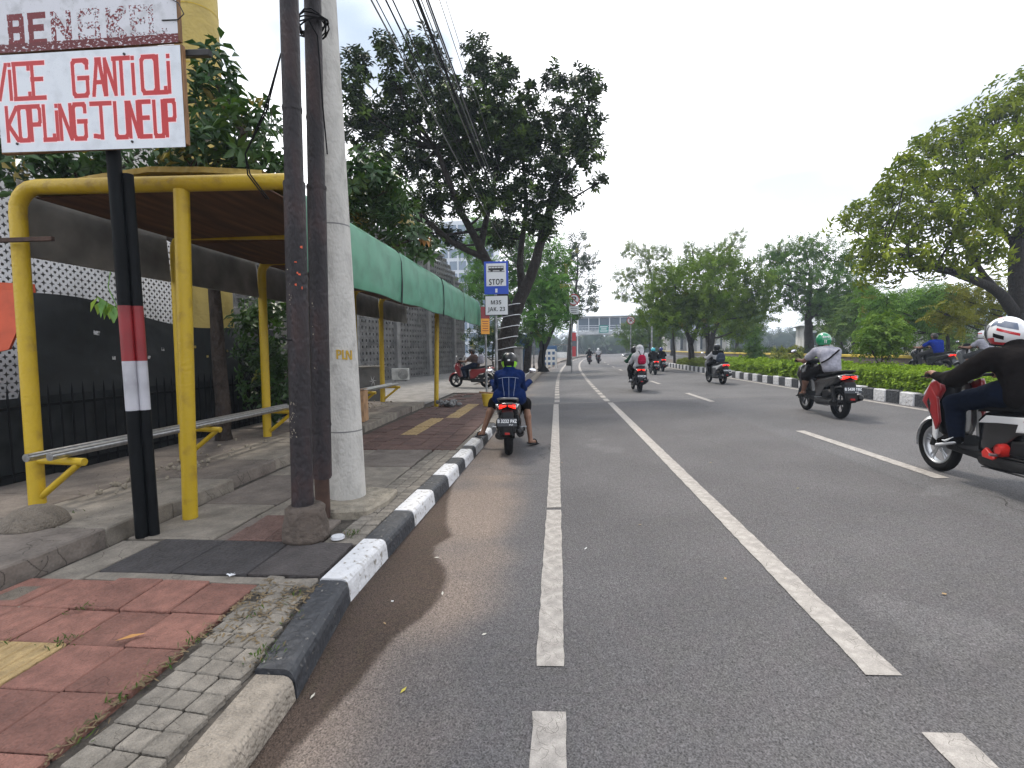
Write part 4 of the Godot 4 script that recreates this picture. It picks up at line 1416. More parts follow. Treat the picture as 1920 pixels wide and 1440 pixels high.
	for k in 8:
		var k2 := (k + 1) % 8
		var f := func(p: Vector2) -> Vector3: return Vector3(0, p.y * 0.064, -p.x * 0.064)
		var h1: Vector2 = sq[k].normalized() * hole[k]
		var h2: Vector2 = sq[k2].normalized() * hole[k2]
		var s1: Vector2 = sq[k]
		var s2: Vector2 = sq[k2]
		if k % 2 == 0:    # corner cut away as well
			cell.tri(f.call(h1), f.call(s1), f.call(s1.lerp(s2, 0.66)))
			cell.quad(f.call(h1), f.call(s1.lerp(s2, 0.66)), f.call(s2 * 0.72), f.call(h2))
		else:
			cell.tri(f.call(s2.lerp(s1, 0.66)), f.call(s2), f.call(h2))
			cell.quad(f.call(h1), f.call(s1 * 0.72), f.call(s2.lerp(s1, 0.66)), f.call(h2))
	var scr := MB.new()
	for a in 42:
		for b in 54:
			scr.put(cell, Transform3D(Basis(), Vector3(0, 0.1 + 0.128 * b, 3.3 - 0.128 * a)))
	var so := part(t, "screen", scr, M.perf_white)
	so.set_meta("kind", "stuff")
	mb = MB.new()
	for k in 4:
		mb.b(Vector3(-0.03, 4.2, 3.36 - 1.79 * k), Vector3(0.03, 6.4, 0.05), 0.004)
	mb.b(Vector3(-0.03, 7.1, 0.6), Vector3(0.03, 0.06, 5.6), 0.004)
	part(t, "screen_frame", mb, M.perf_white)
	# wall of pierced grey blocks
	t = thing("pierced_block_wall", "tall grey wall of pierced blocks behind the yard", "wall", W(-8.2, 25.6, 0.1))
	cell = MB.new()
	for k in 4:
		var a := k * PI * 0.5
		var b := Basis(Vector3.RIGHT, a)
		cell.quad(b * Vector3(0, -0.145, 0.145), b * Vector3(0, -0.145, -0.145), b * Vector3(0, -0.06, -0.075), b * Vector3(0, -0.06, 0.075))
		cell.quad(b * Vector3(0, -0.06, 0.075), b * Vector3(0, -0.06, -0.075), b * Vector3(-0.1, -0.06, -0.075), b * Vector3(-0.1, -0.06, 0.075))
	var blks := MB.new()
	var dirv := Vector3(2.15, 0, -10.0).normalized()
	var wall_b := Basis(dirv.cross(Vector3.UP), Vector3.UP, -dirv)
	for a in 66:
		var f := (a - 36) * 0.3
		for b in 24:
			if f > 5.5 and b > 24 - (f - 5.5) * 1.7:
				continue
			var ps := dirv * f + Vector3(0, 0.16 + 0.3 * b, 0)
			blks.put(cell, Transform3D(wall_b, ps + wall_b.x * (0.03 if (a % 12) == 0 else rnd(-0.006, 0.006))))
	so = part(t, "pierced_block", blks, M.block)
	so.set_meta("kind", "stuff")
	mb = MB.new()
	mb.box(Transform3D(wall_b, dirv * -0.9 + Vector3(0, 3.6, 0) - wall_b.x * 1.6), Vector3(0.3, 7.2, 20.0), 0)
	part(t, "inner_wall", mb, M.block_wall)
	mb = MB.new()
	mb.box(Transform3D(wall_b, dirv * -2.7 + Vector3(0, 7.3, 0) - wall_b.x * 0.8), Vector3(1.9, 0.15, 16.4), 0)  # added cover and end keep light out behind the block openings
	part(t, "added_cavity_cover", mb, M.block_wall)
	mb = MB.new()
	mb.box(Transform3D(wall_b, dirv * 8.9 + Vector3(0, 2.6, 0) - wall_b.x * 0.8), Vector3(1.4, 5.0, 0.2), 0)
	part(t, "added_cavity_end", mb, M.block_wall)
	for k in 5:
		mb = MB.new()
		mb.box(Transform3D(wall_b, dirv * (-7.5 + 3.6 * k) + Vector3(0, 3.6 - 0.5 * maxf(0, k - 3), 0) + wall_b.x * 0.05), Vector3(0.22, 7.2 - 1.0 * maxf(0, k - 3), 0.32), 0.02)
		part(t, "pilaster", mb, M.block_wall)
	# small things in the yard
	t = thing("air_conditioner", "white outdoor air conditioner unit at the foot of the block wall", "air conditioner", W(-7.55, 23.6, 0.1), 0.2)
	mb = MB.new()
	mb.b(Vector3(0, 0.33, 0), Vector3(0.82, 0.58, 0.3), 0.02)
	part(t, "casing", mb, M.ac_white)
	mb = MB.new()
	for k in 5:
		var p := []
		for s in 17:
			p.append(Vector3(0.14 + cos(TAU * s / 16) * (0.05 + 0.045 * k), 0.33 + sin(TAU * s / 16) * (0.05 + 0.045 * k), 0.158))
		mb.tube(p, 0.007, 5, false)
	part(t, "fan_grille", mb, M.dark_metal)
	for s in [-0.25, 0.25]:
		mb = MB.new()
		mb.b(Vector3(s, 0.02, 0), Vector3(0.06, 0.04, 0.34), 0.005)
		part(t, "foot", mb, M.dark_metal)
	t = thing("grey_cabinet", "grey wooden cabinet with a torn white sticker beyond the bench", "cabinet", W(-5.1, 13.6, 0.1), 0.1)
	mb = MB.new()
	mb.b(Vector3(-0.08, 0.5, 0), Vector3(0.62, 0.96, 0.5), 0.012)
	part(t, "body", mb, M.plastic_grey)
	mb = MB.new()
	mb.b(Vector3(-0.08, 1.0, 0), Vector3(0.7, 0.05, 0.56), 0.01)
	part(t, "top", mb, M.grey_panel)
	mb = MB.new()
	mb.b(Vector3(0.28, 0.5, 0.2), Vector3(0.1, 1.0, 0.1), 0.01)
	part(t, "post", mb, M.grey_panel)
	mb = MB.new()
	for k in 6:
		var a := k * 1.05
		mb.tri(Vector3(0.02, 0.62, 0.256), Vector3(0.02 + cos(a) * 0.11, 0.62 + sin(a) * 0.17, 0.256), Vector3(0.02 + cos(a + 0.6) * 0.035, 0.62 + sin(a + 0.6) * 0.04, 0.256))
	part(t, "sticker", mb, M.sign_white)
	t = thing("cardboard_box", "brown cardboard carton standing on the platform behind concrete pole", "box", W(-3.78, 9.05, 0.215), 0.12)
	mb = MB.new()
	mb.b(Vector3(0, 0.29, 0), Vector3(0.4, 0.58, 0.32), 0.006)
	part(t, "carton", mb, M.cardboard)
	mb = MB.new()
	mb.box(Transform3D(Basis(Vector3.BACK, 0.1), Vector3(0.02, 0.595, 0.02)), Vector3(0.42, 0.008, 0.16), 0.002)
	part(t, "flap", mb, M.cardboard)
	t = thing("yellow_bucket", "yellow bucket with a stick laid across beside the parked rider", "bucket", W(-1.78, 12.6, 0.1))
	mb = MB.new()
	mb.tube([Vector3(0, 0, 0), Vector3(0, 0.3, 0), Vector3(0, 0.31, 0)], [0.11, 0.155, 0.162], 16)
	part(t, "pail", mb, M.yellow)
	mb = MB.new()
	mb.tube([Vector3(-0.2, 0.36, 0.05), Vector3(0.22, 0.31, -0.05)], 0.02, 6)
	part(t, "stick", mb, M.wood)
	mb = MB.new()
	for k in 26:
		var a := rnd(0, TAU)
		mb.ell(Vector3(rng.randfn(0, 0.11), rnd(0.03, 0.13), rng.randfn(0, 0.09)), Vector3(rnd(0.04, 0.09), rnd(0.03, 0.06), rnd(0.04, 0.08)), Basis(Vector3.UP, a), 7, 5)
	single("rubbish_bag", mb, M.plastic_grey, "crumpled grey plastic bag at the foot of the far yellow post", "bag", T3(W(-2.78, 12.5, 0.1)))
	mb = MB.new()
	for k in 90:
		var c := rng.randi() % 3
		var p: Vector3 = [Vector3(-4.6 + rnd(-0.25, 0.5), 0.225, -rnd(5.0, 7.2)), Vector3(-4.6 + rnd(-0.2, 0.4), 0.225, -rnd(10.8, 12.8)), Vector3(-4.3 + rnd(-0.3, 0.3), 0.225, -rnd(4.2, 5.6))][c]
		var s := rnd(0.012, 0.045)
		mb.box(Transform3D(Basis.from_euler(Vector3(rnd(0, 3), rnd(0, 3), rnd(0, 3))), p), Vector3(s, s * 0.7, s * 1.2), s * 0.2)
	struct("rubble", mb, M.conc_light, "stuff", "broken stones lying under the bench rails")
	t = thing("dome_bollard", "low grey concrete dome on the platform at the left edge", "bollard", W(-4.0, 3.42, 0.2))
	mb = MB.new()
	var rings := []
	for k in 9:
		var a := PI * 0.5 * k / 8
		var r := PackedVector3Array()
		for s in 24:
			r.append(Vector3(cos(TAU * s / 24) * cos(a) * 0.215, sin(a) * 0.17, -sin(TAU * s / 24) * cos(a) * 0.215))
		if k < 8:
			rings.append(r)
	mb.loft(rings)
	part(t, "dome", mb, M.conc_rough)
	# back wall and foliage-dark ground behind the fence
	mb = MB.new()
	mb.b(Vector3(-7.2, 1.4, -12.2), Vector3(2.4, 2.6, 0.2), 0.02)
	single("yard_wall", mb, M.block_wall, "plain grey wall end beside the perforated building", "wall")

func sign_board(parent: Node3D, called: String, p: Vector3, w: float, h: float, m: Material, ry := 0.0, th := 0.012, bv := 0.003) -> MeshInstance3D:
	var mb := MB.new()
	mb.b(Vector3.ZERO, Vector3(w, h, th), bv)
	return part(parent, called, mb, m, T3(p, ry))

func build_signs() -> void:
	var t := thing("bus_stop_sign", "blue bus stop sign above a white route plate on a thin pole", "sign", W(-1.46, 12.0, 0.1))
	var mb := MB.new()
	mb.tube([Vector3(0, 0, 0), Vector3(0, 3.45, 0)], 0.035, 12)
	part(t, "pole", mb, M.galv)
	var b := sign_board(t, "stop_plate", Vector3(0.03, 3.125, 0.05), 0.575, 0.77, M.sign_blue)
	sign_board(b, "white_field", Vector3(0.0, 0.07, 0.009), 0.47, 0.53, M.sign_white, 0.0, 0.006, 0.002)
	mb = MB.new()
	mb.b(Vector3(0, 0.20, 0.016), Vector3(0.36, 0.05, 0.005), 0.001)
	mb.b(Vector3(0, 0.265, 0.016), Vector3(0.36, 0.014, 0.005), 0.001)
	mb.b(Vector3(0, 0.145, 0.016), Vector3(0.40, 0.012, 0.005), 0.001)
	for x in 6:
		mb.b(Vector3(-0.177 + 0.0708 * x, 0.24, 0.0155), Vector3(0.008, 0.045, 0.004), 0.0)
	for x in [-0.105, 0.11]:
		mb.tube([Vector3(x, 0.172, 0.013), Vector3(x, 0.172, 0.0205)], 0.03, 12)
	part(b, "bus_symbol", mb, M.sign_black)
	text(b, "STOP", 0.135, M.sign_black, T3(Vector3(0, -0.10, 0.0145)), "lettering", 0.78, "Droid Sans", true)
	sign_board(b, "small_tag", Vector3(0.0, -0.30, 0.009), 0.05, 0.09, M.sign_white, 0.0, 0.006, 0.001)
	b = sign_board(t, "route_plate", Vector3(0.03, 2.475, 0.05), 0.56, 0.47, M.sign_black, 0.0, 0.012, 0.004)
	sign_board(b, "white_field", Vector3(0, 0, 0.009), 0.53, 0.44, M.sign_white, 0.0, 0.006, 0.002)
	text(b, "M35", 0.095, M.sign_black, T3(Vector3(-0.015, 0.07, 0.0135)), "lettering", 1.0, "Droid Sans", true)
	text(b, "JAK. 23", 0.095, M.sign_black, T3(Vector3(0, -0.09, 0.0135)), "lettering", 0.95, "Droid Sans", true)
	t = thing("notice_sign", "small orange notice under a maroon plate on a thin pole", "sign", W(-2.14, 15.0, 0.1))
	mb = MB.new()
	mb.tube([Vector3(0, 0, 0), Vector3(0, 2.75, 0)], 0.03, 10)
	part(t, "pole", mb, M.galv)
	sign_board(t, "maroon_plate", Vector3(0.0, 2.50, 0.05), 0.28, 0.42, M.maroon, 0.5)
	b = sign_board(t, "orange_plate", Vector3(0.0, 2.13, 0.07), 0.27, 0.46, M.sign_orange, 0.5)
	for k in 5:
		sign_board(b, "text_line", Vector3(0, 0.15 - 0.07 * k, 0.0075), 0.2 - 0.03 * (k % 2), 0.018, M.maroon, 0.0, 0.004, 0.0)
	# round no-parking signs
	for k in 2:
		var p: Vector3 = [Vector3(0.99 - 0.15, 0.1, -30.0), R(6.3 - 0.97, 40.0, 0.0)][k]
		var hy: float = [4.33, 3.55][k]
		var r: float = [0.34, 0.31][k]
		t = thing("no_parking_sign", ["round no parking sign with a white plate below against left tree", "round no parking sign beside the street lamp on the far side"][k], "sign", p)
		if k == 0:
			p.x = 0.99
		mb = MB.new()
		mb.tube([Vector3(0, 0, 0), Vector3(0, hy + 0.3, 0)], 0.04, 10)
		if k == 0:
			mb.tube([Vector3(0, hy - 0.2, 0), Vector3(0.15, hy - 0.2, 0.0)], 0.03, 8)
		part(t, "pole", mb, M.galv)
		var ox := 0.15 if k == 0 else 0.0
		mb = MB.new()
		mb.tube([Vector3(ox, hy, 0.04), Vector3(ox, hy, 0.052)], r, 28)
		part(t, "red_disc", mb, M.sign_red)
		mb = MB.new()
		mb.tube([Vector3(ox, hy, 0.05), Vector3(ox, hy, 0.06)], r * 0.82, 28)
		part(t, "white_field", mb, M.sign_white)
		text(t, "P", r * 1.05, M.sign_black, T3(Vector3(ox, hy, 0.063)), "lettering", 1.1, "Droid Sans", true)
		mb = MB.new()
		mb.bar(Vector3(ox - r * 0.6, hy + r * 0.6, 0.069), Vector3(ox + r * 0.6, hy - r * 0.6, 0.069), 0.008, r * 0.17)
		part(t, "red_slash", mb, M.sign_red)
		if k == 0:
			b = sign_board(t, "text_plate", Vector3(ox, hy - 0.62, 0.045), 0.56, 0.46, M.sign_white)
			for z in 3:
				sign_board(b, "text_line", Vector3(0, 0.12 - 0.12 * z, 0.008), 0.4 - 0.05 * z, 0.04, M.plastic_grey, 0.0, 0.004, 0.0)
	# street lamp with two arms
	t = thing("street_lamp", "tall grey double armed street lamp on the far median", "street lamp", R(6.9 - 0.72 + 1.9, 48.0, 0.1))
	mb = MB.new()
	mb.tube([Vector3(0, 0, 0), Vector3(0, 8.2, 0)], [0.09, 0.05], 10)
	part(t, "post", mb, M.galv)
	mb = MB.new()
	mb.tube([Vector3(0, 3.9, 0), Vector3(-0.3, 4.6, 0), Vector3(-0.9, 5.25, 0), Vector3(-1.6, 5.45, 0)], 0.035, 8)
	mb.tube([Vector3(0, 2.9, 0), Vector3(-0.35, 3.6, 0), Vector3(-0.8, 4.2, 0), Vector3(-1.2, 4.4, 0)], 0.03, 8)
	part(t, "arm", mb, M.galv)
	mb = MB.new()
	mb.ell(Vector3(-1.75, 5.45, 0), Vector3(0.25, 0.05, 0.1))
	part(t, "lamp_head", mb, M.galv)

# ---------------------------------------------------------------- trees
# crowns: clumps as [x, y, depth, half width, half height] in metres
var LUMP := {
	"mango": [[-6.04, 10.05, 15.29, 0.54, 0.62], [-5.88, 8.82, 14.67, 0.52, 0.62], [-5.95, 8.89, 16.02, 0.68, 0.68], [-4.95, 10.42, 14.91, 0.38, 0.44], [-4.6, 9.25, 14.51, 0.46, 0.62], [-4.17, 10.9, 16.05, 0.51, 0.56], [-4.52, 11.26, 18.42, 0.9, 0.9], [-2.68, 11.62, 17.88, 0.53, 0.72], [-2.3, 10.68, 17.72, 0.79, 0.79], [-1.38, 9.65, 15.22, 0.36, 0.39], [-6.2, 8.76, 16.67, 0.85, 0.82], [-4.57, 8.57, 15.47, 0.91, 0.91], [-2.98, 8.43, 14.99, 0.99, 0.88], [-1.69, 8.14, 14.69, 0.86, 0.86], [-0.8, 8.8, 15.19, 0.31, 0.45], [-0.79, 9.32, 18.47, 0.86, 0.83], [-0.02, 10.69, 18.01, 0.44, 0.65], [0.98, 10.49, 17.91, 0.63, 0.53], [0.24, 9.38, 17.88, 0.63, 0.76], [0.97, 8.33, 15.09, 0.42, 0.64], [0.8, 7.42, 15.63, 0.66, 0.7], [-0.21, 7.77, 17.08, 0.95, 0.95], [-1.68, 8.01, 17.57, 1.12, 1.03], [-3.26, 8.29, 18.13, 1.16, 1.06], [-4.84, 8.41, 18.25, 1.07, 0.89], [-5.07, 6.86, 14.6, 0.65, 0.59], [1.38, 6.94, 16.99, 0.27, 0.25], [0.13, 6.61, 17.29, 0.74, 0.66], [-1.08, 6.26, 16.53, 0.91, 0.7], [-2.16, 6.03, 15.02, 0.83, 0.58], [-3.85, 6.41, 16.38, 0.91, 0.7], [-4.62, 5.78, 14.61, 0.7, 0.56], [-4.87, 5.92, 18.5, 0.83, 0.71], [-3.72, 5.52, 18.18, 0.46, 0.46], [-0.4, 5.52, 16.72, 0.68, 0.46], [-5.76, 6.91, 15.58, 0.46, 0.46], [-1.99, 5.69, 18.38, 0.7, 0.51], [-3.01, 8.66, 16.83, 1.07, 0.98], [-1.54, 9.18, 18.26, 1.07, 0.97], [0.61, 8.82, 18.1, 0.58, 0.62]],
	"feathery": [[-4.36, 8.7, 30.04, 0.96, 0.83], [-3.05, 8.25, 29.62, 1.07, 0.95], [-1.86, 7.45, 30.44, 1.17, 1.04], [-0.74, 6.05, 29.7, 1.07, 1.07], [0.03, 4.81, 28.51, 0.85, 0.91], [-1.35, 4.92, 29.14, 1.12, 1.05], [-2.76, 6.36, 31.38, 1.13, 1.13], [-0.28, 3.44, 27.99, 0.83, 0.83], [-1.61, 3.18, 28, 0.89, 0.77], [-3.04, 4.64, 30.56, 0.91, 0.98], [-1.06, 2.62, 29.03, 0.74, 0.56], [0.35, 6.4, 30.15, 0.77, 0.83], [-4.84, 7.44, 29.87, 0.89, 0.76], [-0.11, 7.33, 29.31, 0.62, 0.69], [-4.72, 6.37, 32.19, 1.1, 1.03], [-3.46, 4.31, 28.66, 0.91, 0.91], [-4.99, 5.22, 29.62, 0.76, 0.82]],
	"dark_far": [[1.9, 10.68, 44.22, 0.75, 0.66], [2.48, 9.04, 46.8, 1, 0.9], [2.82, 6.62, 44.66, 0.76, 1.05], [1.68, 6, 45.13, 0.77, 0.96], [1.04, 8.22, 47.48, 0.91, 0.91], [1.46, 9.69, 44.92, 0.86, 0.76], [2.94, 9.43, 46.35, 0.59, 0.69], [3.41, 5.54, 48.43, 0.62, 0.72]],
	"leafy1": [[-4.58, 5.18, 6.6, 0.2, 0.32], [-4.82, 4.84, 6.6, 0.21, 0.28], [-4.71, 4.99, 7, 0.3, 0.3], [-3.94, 4.28, 6.2, 0.28, 0.28], [-4.48, 4.19, 6.4, 0.33, 0.26], [-4.78, 4.03, 6.3, 0.27, 0.19], [-4.14, 4.18, 6.8, 0.3, 0.27], [-4.12, 4.78, 7.2, 0.2, 0.37], [-5.4, 4.14, 6.6, 0.28, 0.17], [-6.14, 4.32, 6.9, 0.26, 0.18], [-6.37, 4.22, 6.7, 0.24, 0.17], [-6.56, 4.07, 6.4, 0.23, 0.18], [-6.81, 3.99, 6.2, 0.24, 0.18], [-7.43, 4.12, 6.4, 0.23, 0.18], [-4.26, 3.91, 6.6, 0.28, 0.15], [-4, 4.03, 7, 0.22, 0.22], [-6.61, 3.94, 6.6, 0.21, 0.14], [-6.77, 3.55, 6, 0.1, 0.17]],
	"leafy2": [[-3.71, 4.49, 8.96, 0.34, 0.31], [-3.34, 4.64, 8.9, 0.32, 0.28], [-3.14, 4.43, 9.17, 0.35, 0.31], [-3.18, 4.28, 10.02, 0.34, 0.3], [-3.69, 4.34, 9.78, 0.42, 0.37], [-3.78, 3.88, 9.18, 0.35, 0.33], [-3.12, 3.8, 9.33, 0.34, 0.28], [-2.64, 3.53, 9.08, 0.27, 0.23], [-2.47, 3.42, 9.53, 0.2, 0.18], [-3.83, 4.18, 8.87, 0.28, 0.38], [-3.56, 4.78, 9.92, 0.36, 0.27]],
	"airy_right": [[18.13, 11.11, 22.36, 1.05, 1.05], [17.62, 10.45, 22.66, 1.06, 0.96], [15.61, 9.45, 21.52, 1.05, 0.92], [15.26, 9.41, 22.69, 1.01, 0.87], [11.34, 7.15, 17.79, 0.68, 0.64], [15.49, 7.98, 19.2, 1.23, 0.94], [16.96, 8.39, 22.72, 1.45, 1.16], [14.86, 7.73, 21.73, 1.25, 0.97], [12.31, 6.86, 19.83, 0.93, 0.8], [12.8, 7.01, 22.61, 0.82, 0.67], [11.08, 6.22, 20.93, 0.49, 0.4], [13.06, 6.19, 21.95, 0.84, 0.7], [12.67, 5.75, 19.23, 1.02, 0.82], [13.68, 5.58, 18.7, 1.11, 0.91], [16.05, 6.39, 20.01, 1.28, 1.06], [11.84, 4.51, 18.41, 0.9, 0.67], [13.75, 4.5, 19.68, 0.96, 0.71], [12.91, 5.27, 22.7, 0.82, 0.63], [11.61, 4.14, 19.42, 0.7, 0.5], [13.68, 4.34, 17.75, 0.91, 0.68], [15.46, 6.51, 17.93, 1.14, 1.14], [16.1, 8.4, 18.58, 1.19, 1.19], [19.46, 5.52, 21.78, 1.39, 1.16], [11.49, 5.12, 19.59, 0.63, 0.54]],
	"median_a": [[5.76, 4.4, 30.16, 1.09, 0.9], [6.64, 5.2, 29.39, 1.19, 0.94], [8.58, 6.28, 32.93, 1.4, 0.98], [9.36, 6.23, 30.7, 1.24, 0.91], [7.49, 4.18, 29.83, 1.4, 1.02], [8.79, 4.53, 29.24, 1.37, 1.06], [6.18, 3.1, 29.22, 0.99, 0.68], [8.06, 3.09, 29.67, 1.26, 0.76], [5.58, 3.58, 31.71, 0.81, 0.67]],
	"median_b": [[11.23, 6.16, 32.6, 1.18, 0.97], [11.57, 4.79, 32.16, 1.37, 1.09], [11.07, 3.97, 33.96, 1.37, 1.01], [12.54, 3.7, 33, 1.26, 0.98], [12.28, 2.65, 35.99, 1.3, 0.84], [12.63, 5.13, 32.49, 0.9, 0.83]],
	"spread": [[16.27, 8, 38.18, 1.54, 1.14], [18.4, 8.79, 39.64, 1.6, 0.93], [18.83, 7.79, 37.46, 1.43, 1.04], [21.95, 7.53, 40.93, 1.57, 1.22], [16.9, 6.43, 37.87, 1.77, 1.05], [18.2, 5.83, 36.45, 1.78, 1.09], [20.67, 5.35, 37.46, 1.51, 1.04], [14.36, 6.12, 35.22, 1.05, 0.82], [16.06, 4.9, 37.53, 1.6, 0.88], [17.73, 4.4, 36.49, 1.71, 0.85], [21.92, 4.05, 40.34, 1.72, 0.94], [15.9, 7.95, 39.99, 0.94, 0.77]],
	"tall_a": [[8.12, 12.09, 55.99, 1.19, 0.83], [9.16, 11.06, 52.25, 1.22, 0.89], [11.1, 11.07, 54.04, 1.26, 0.92], [7.01, 8.98, 53.94, 1.26, 1.03], [8.88, 9.43, 53.66, 1.48, 1.14], [6.72, 7.32, 53.85, 0.92, 0.8], [11.83, 9.86, 58.96, 1.51, 1.13], [7.99, 6.93, 53.13, 1.13, 0.9], [9.74, 7.35, 52.41, 1.23, 0.89]],
	"tall_b": [[16.19, 13.59, 63.42, 1.08, 0.81], [16.36, 12.1, 60.52, 0.9, 0.77], [19.47, 13.26, 63.92, 1.5, 0.95], [19.77, 12.94, 59.22, 1.13, 0.88], [21.7, 14.94, 63.21, 0.94, 0.67], [19.57, 11.52, 61.23, 1.69, 1.04], [18.08, 11.44, 62.33, 1.33, 0.93]],
	"mid_left": [[8.04, 3.66, 53.47, 1.02, 1.02], [7.29, 2.26, 51.97, 1, 0.77], [8.46, 4.25, 49.56, 0.84, 0.84], [8.34, 2.74, 50.27, 1.07, 0.86], [10.1, 3.38, 54.24, 1.04, 1.04], [6.79, 3.16, 54.4, 0.58, 0.81], [10.16, 1.98, 54.55, 0.93, 0.58]],
	"back_green": [[14.09, 3.31, 23.51, 0.9, 0.75], [15.82, 3.12, 24.47, 1.04, 0.83], [17.04, 2.64, 24.9, 0.95, 0.79], [15.59, 2.27, 24.43, 0.88, 0.68], [14.75, 2.44, 24.94, 0.8, 0.64], [16.77, 3.54, 24.08, 0.77, 0.67]],
	"back_yellow": [[17.31, 3.46, 23.46, 0.85, 0.7], [18.25, 2.99, 23.56, 0.75, 0.7], [16.29, 2.5, 22.3, 0.66, 0.57], [18.99, 3.86, 24.27, 0.67, 0.62], [19.55, 2.79, 24.37, 0.62, 0.67], [15.45, 2.69, 21.72, 0.55, 0.51]],
	"backdark": [[17.64, 3.04, 31.88, 1.15, 1.02], [16.73, 2.42, 31.85, 1.02, 0.81], [21.58, 2.13, 30.67, 1.11, 0.72], [20.88, 1.65, 28.18, 0.9, 0.6], [18.04, 4.26, 31.6, 1.01, 1.01]],
}

func leaf(mb: MB, p: Vector3, dir: Vector3, nn: Vector3, l: float, w: float, droop := 0.15) -> void:
	var s := dir.cross(nn).normalized()
	var k := mb.v.size()
	var mid := p + dir * l * 0.5
	mb.v.append_array([p, mid + s * w + nn * w * 0.25, p + dir * l - nn * l * droop, mid - s * w + nn * w * 0.25])
	var n1 := (nn - s * 0.35).normalized()
	mb.n.append_array([nn, n1, nn, (nn + s * 0.35).normalized()])
	mb.i.append_array([k, k + 2, k + 1, k, k + 3, k + 2])

# a twig with its leaves, growing along +y
func spray(n: int, size: float, l: float, w: float, spread := 1.0, droop := 0.2) -> MB:
	var mb := MB.new()
	for k in n:
		var f := (k + 0.5) / n
		var a := k * 2.4 + rnd(-0.4, 0.4)
		var rad := Vector3(cos(a), 0, sin(a))
		var dir := (rad * spread + Vector3(0, rnd(0.1, 0.9), 0)).normalized()
		var nn := (Vector3.UP - dir * dir.y + rad * rnd(-0.3, 0.3)).normalized()
		leaf(mb, Vector3(0, f * size, 0) + rad * 0.01, dir, nn, l * rnd(0.75, 1.15), w * rnd(0.8, 1.15), droop)
	return mb

func fern(n: int, size: float, l: float) -> MB:   # a feathery compound leaf: pairs of small leaflets on a drooping stalk
	var mb := MB.new()
	for k in n:
		var f := (k + 0.5) / n
		var c := Vector3(0, f * size * 0.55, f * size)
		c.y -= f * f * size * 0.5
		for s in [-1.0, 1.0]:
			leaf(mb, c, Vector3(s, rnd(-0.2, 0.2), 0.4).normalized(), Vector3(rnd(-0.3, 0.3), 1, rnd(-0.3, 0.3)).normalized(), l * (1.0 - 0.4 * f) * rnd(0.8, 1.1), l * 0.24, 0.2)
	return mb

func basis_y(y: Vector3, twist: float) -> Basis:
	var a := y.normalized()
	var x := (Vector3.RIGHT if absf(a.x) < 0.8 else Vector3.BACK).cross(a).normalized()
	return Basis(x, a, x.cross(a)) * Basis(Vector3.UP, twist)

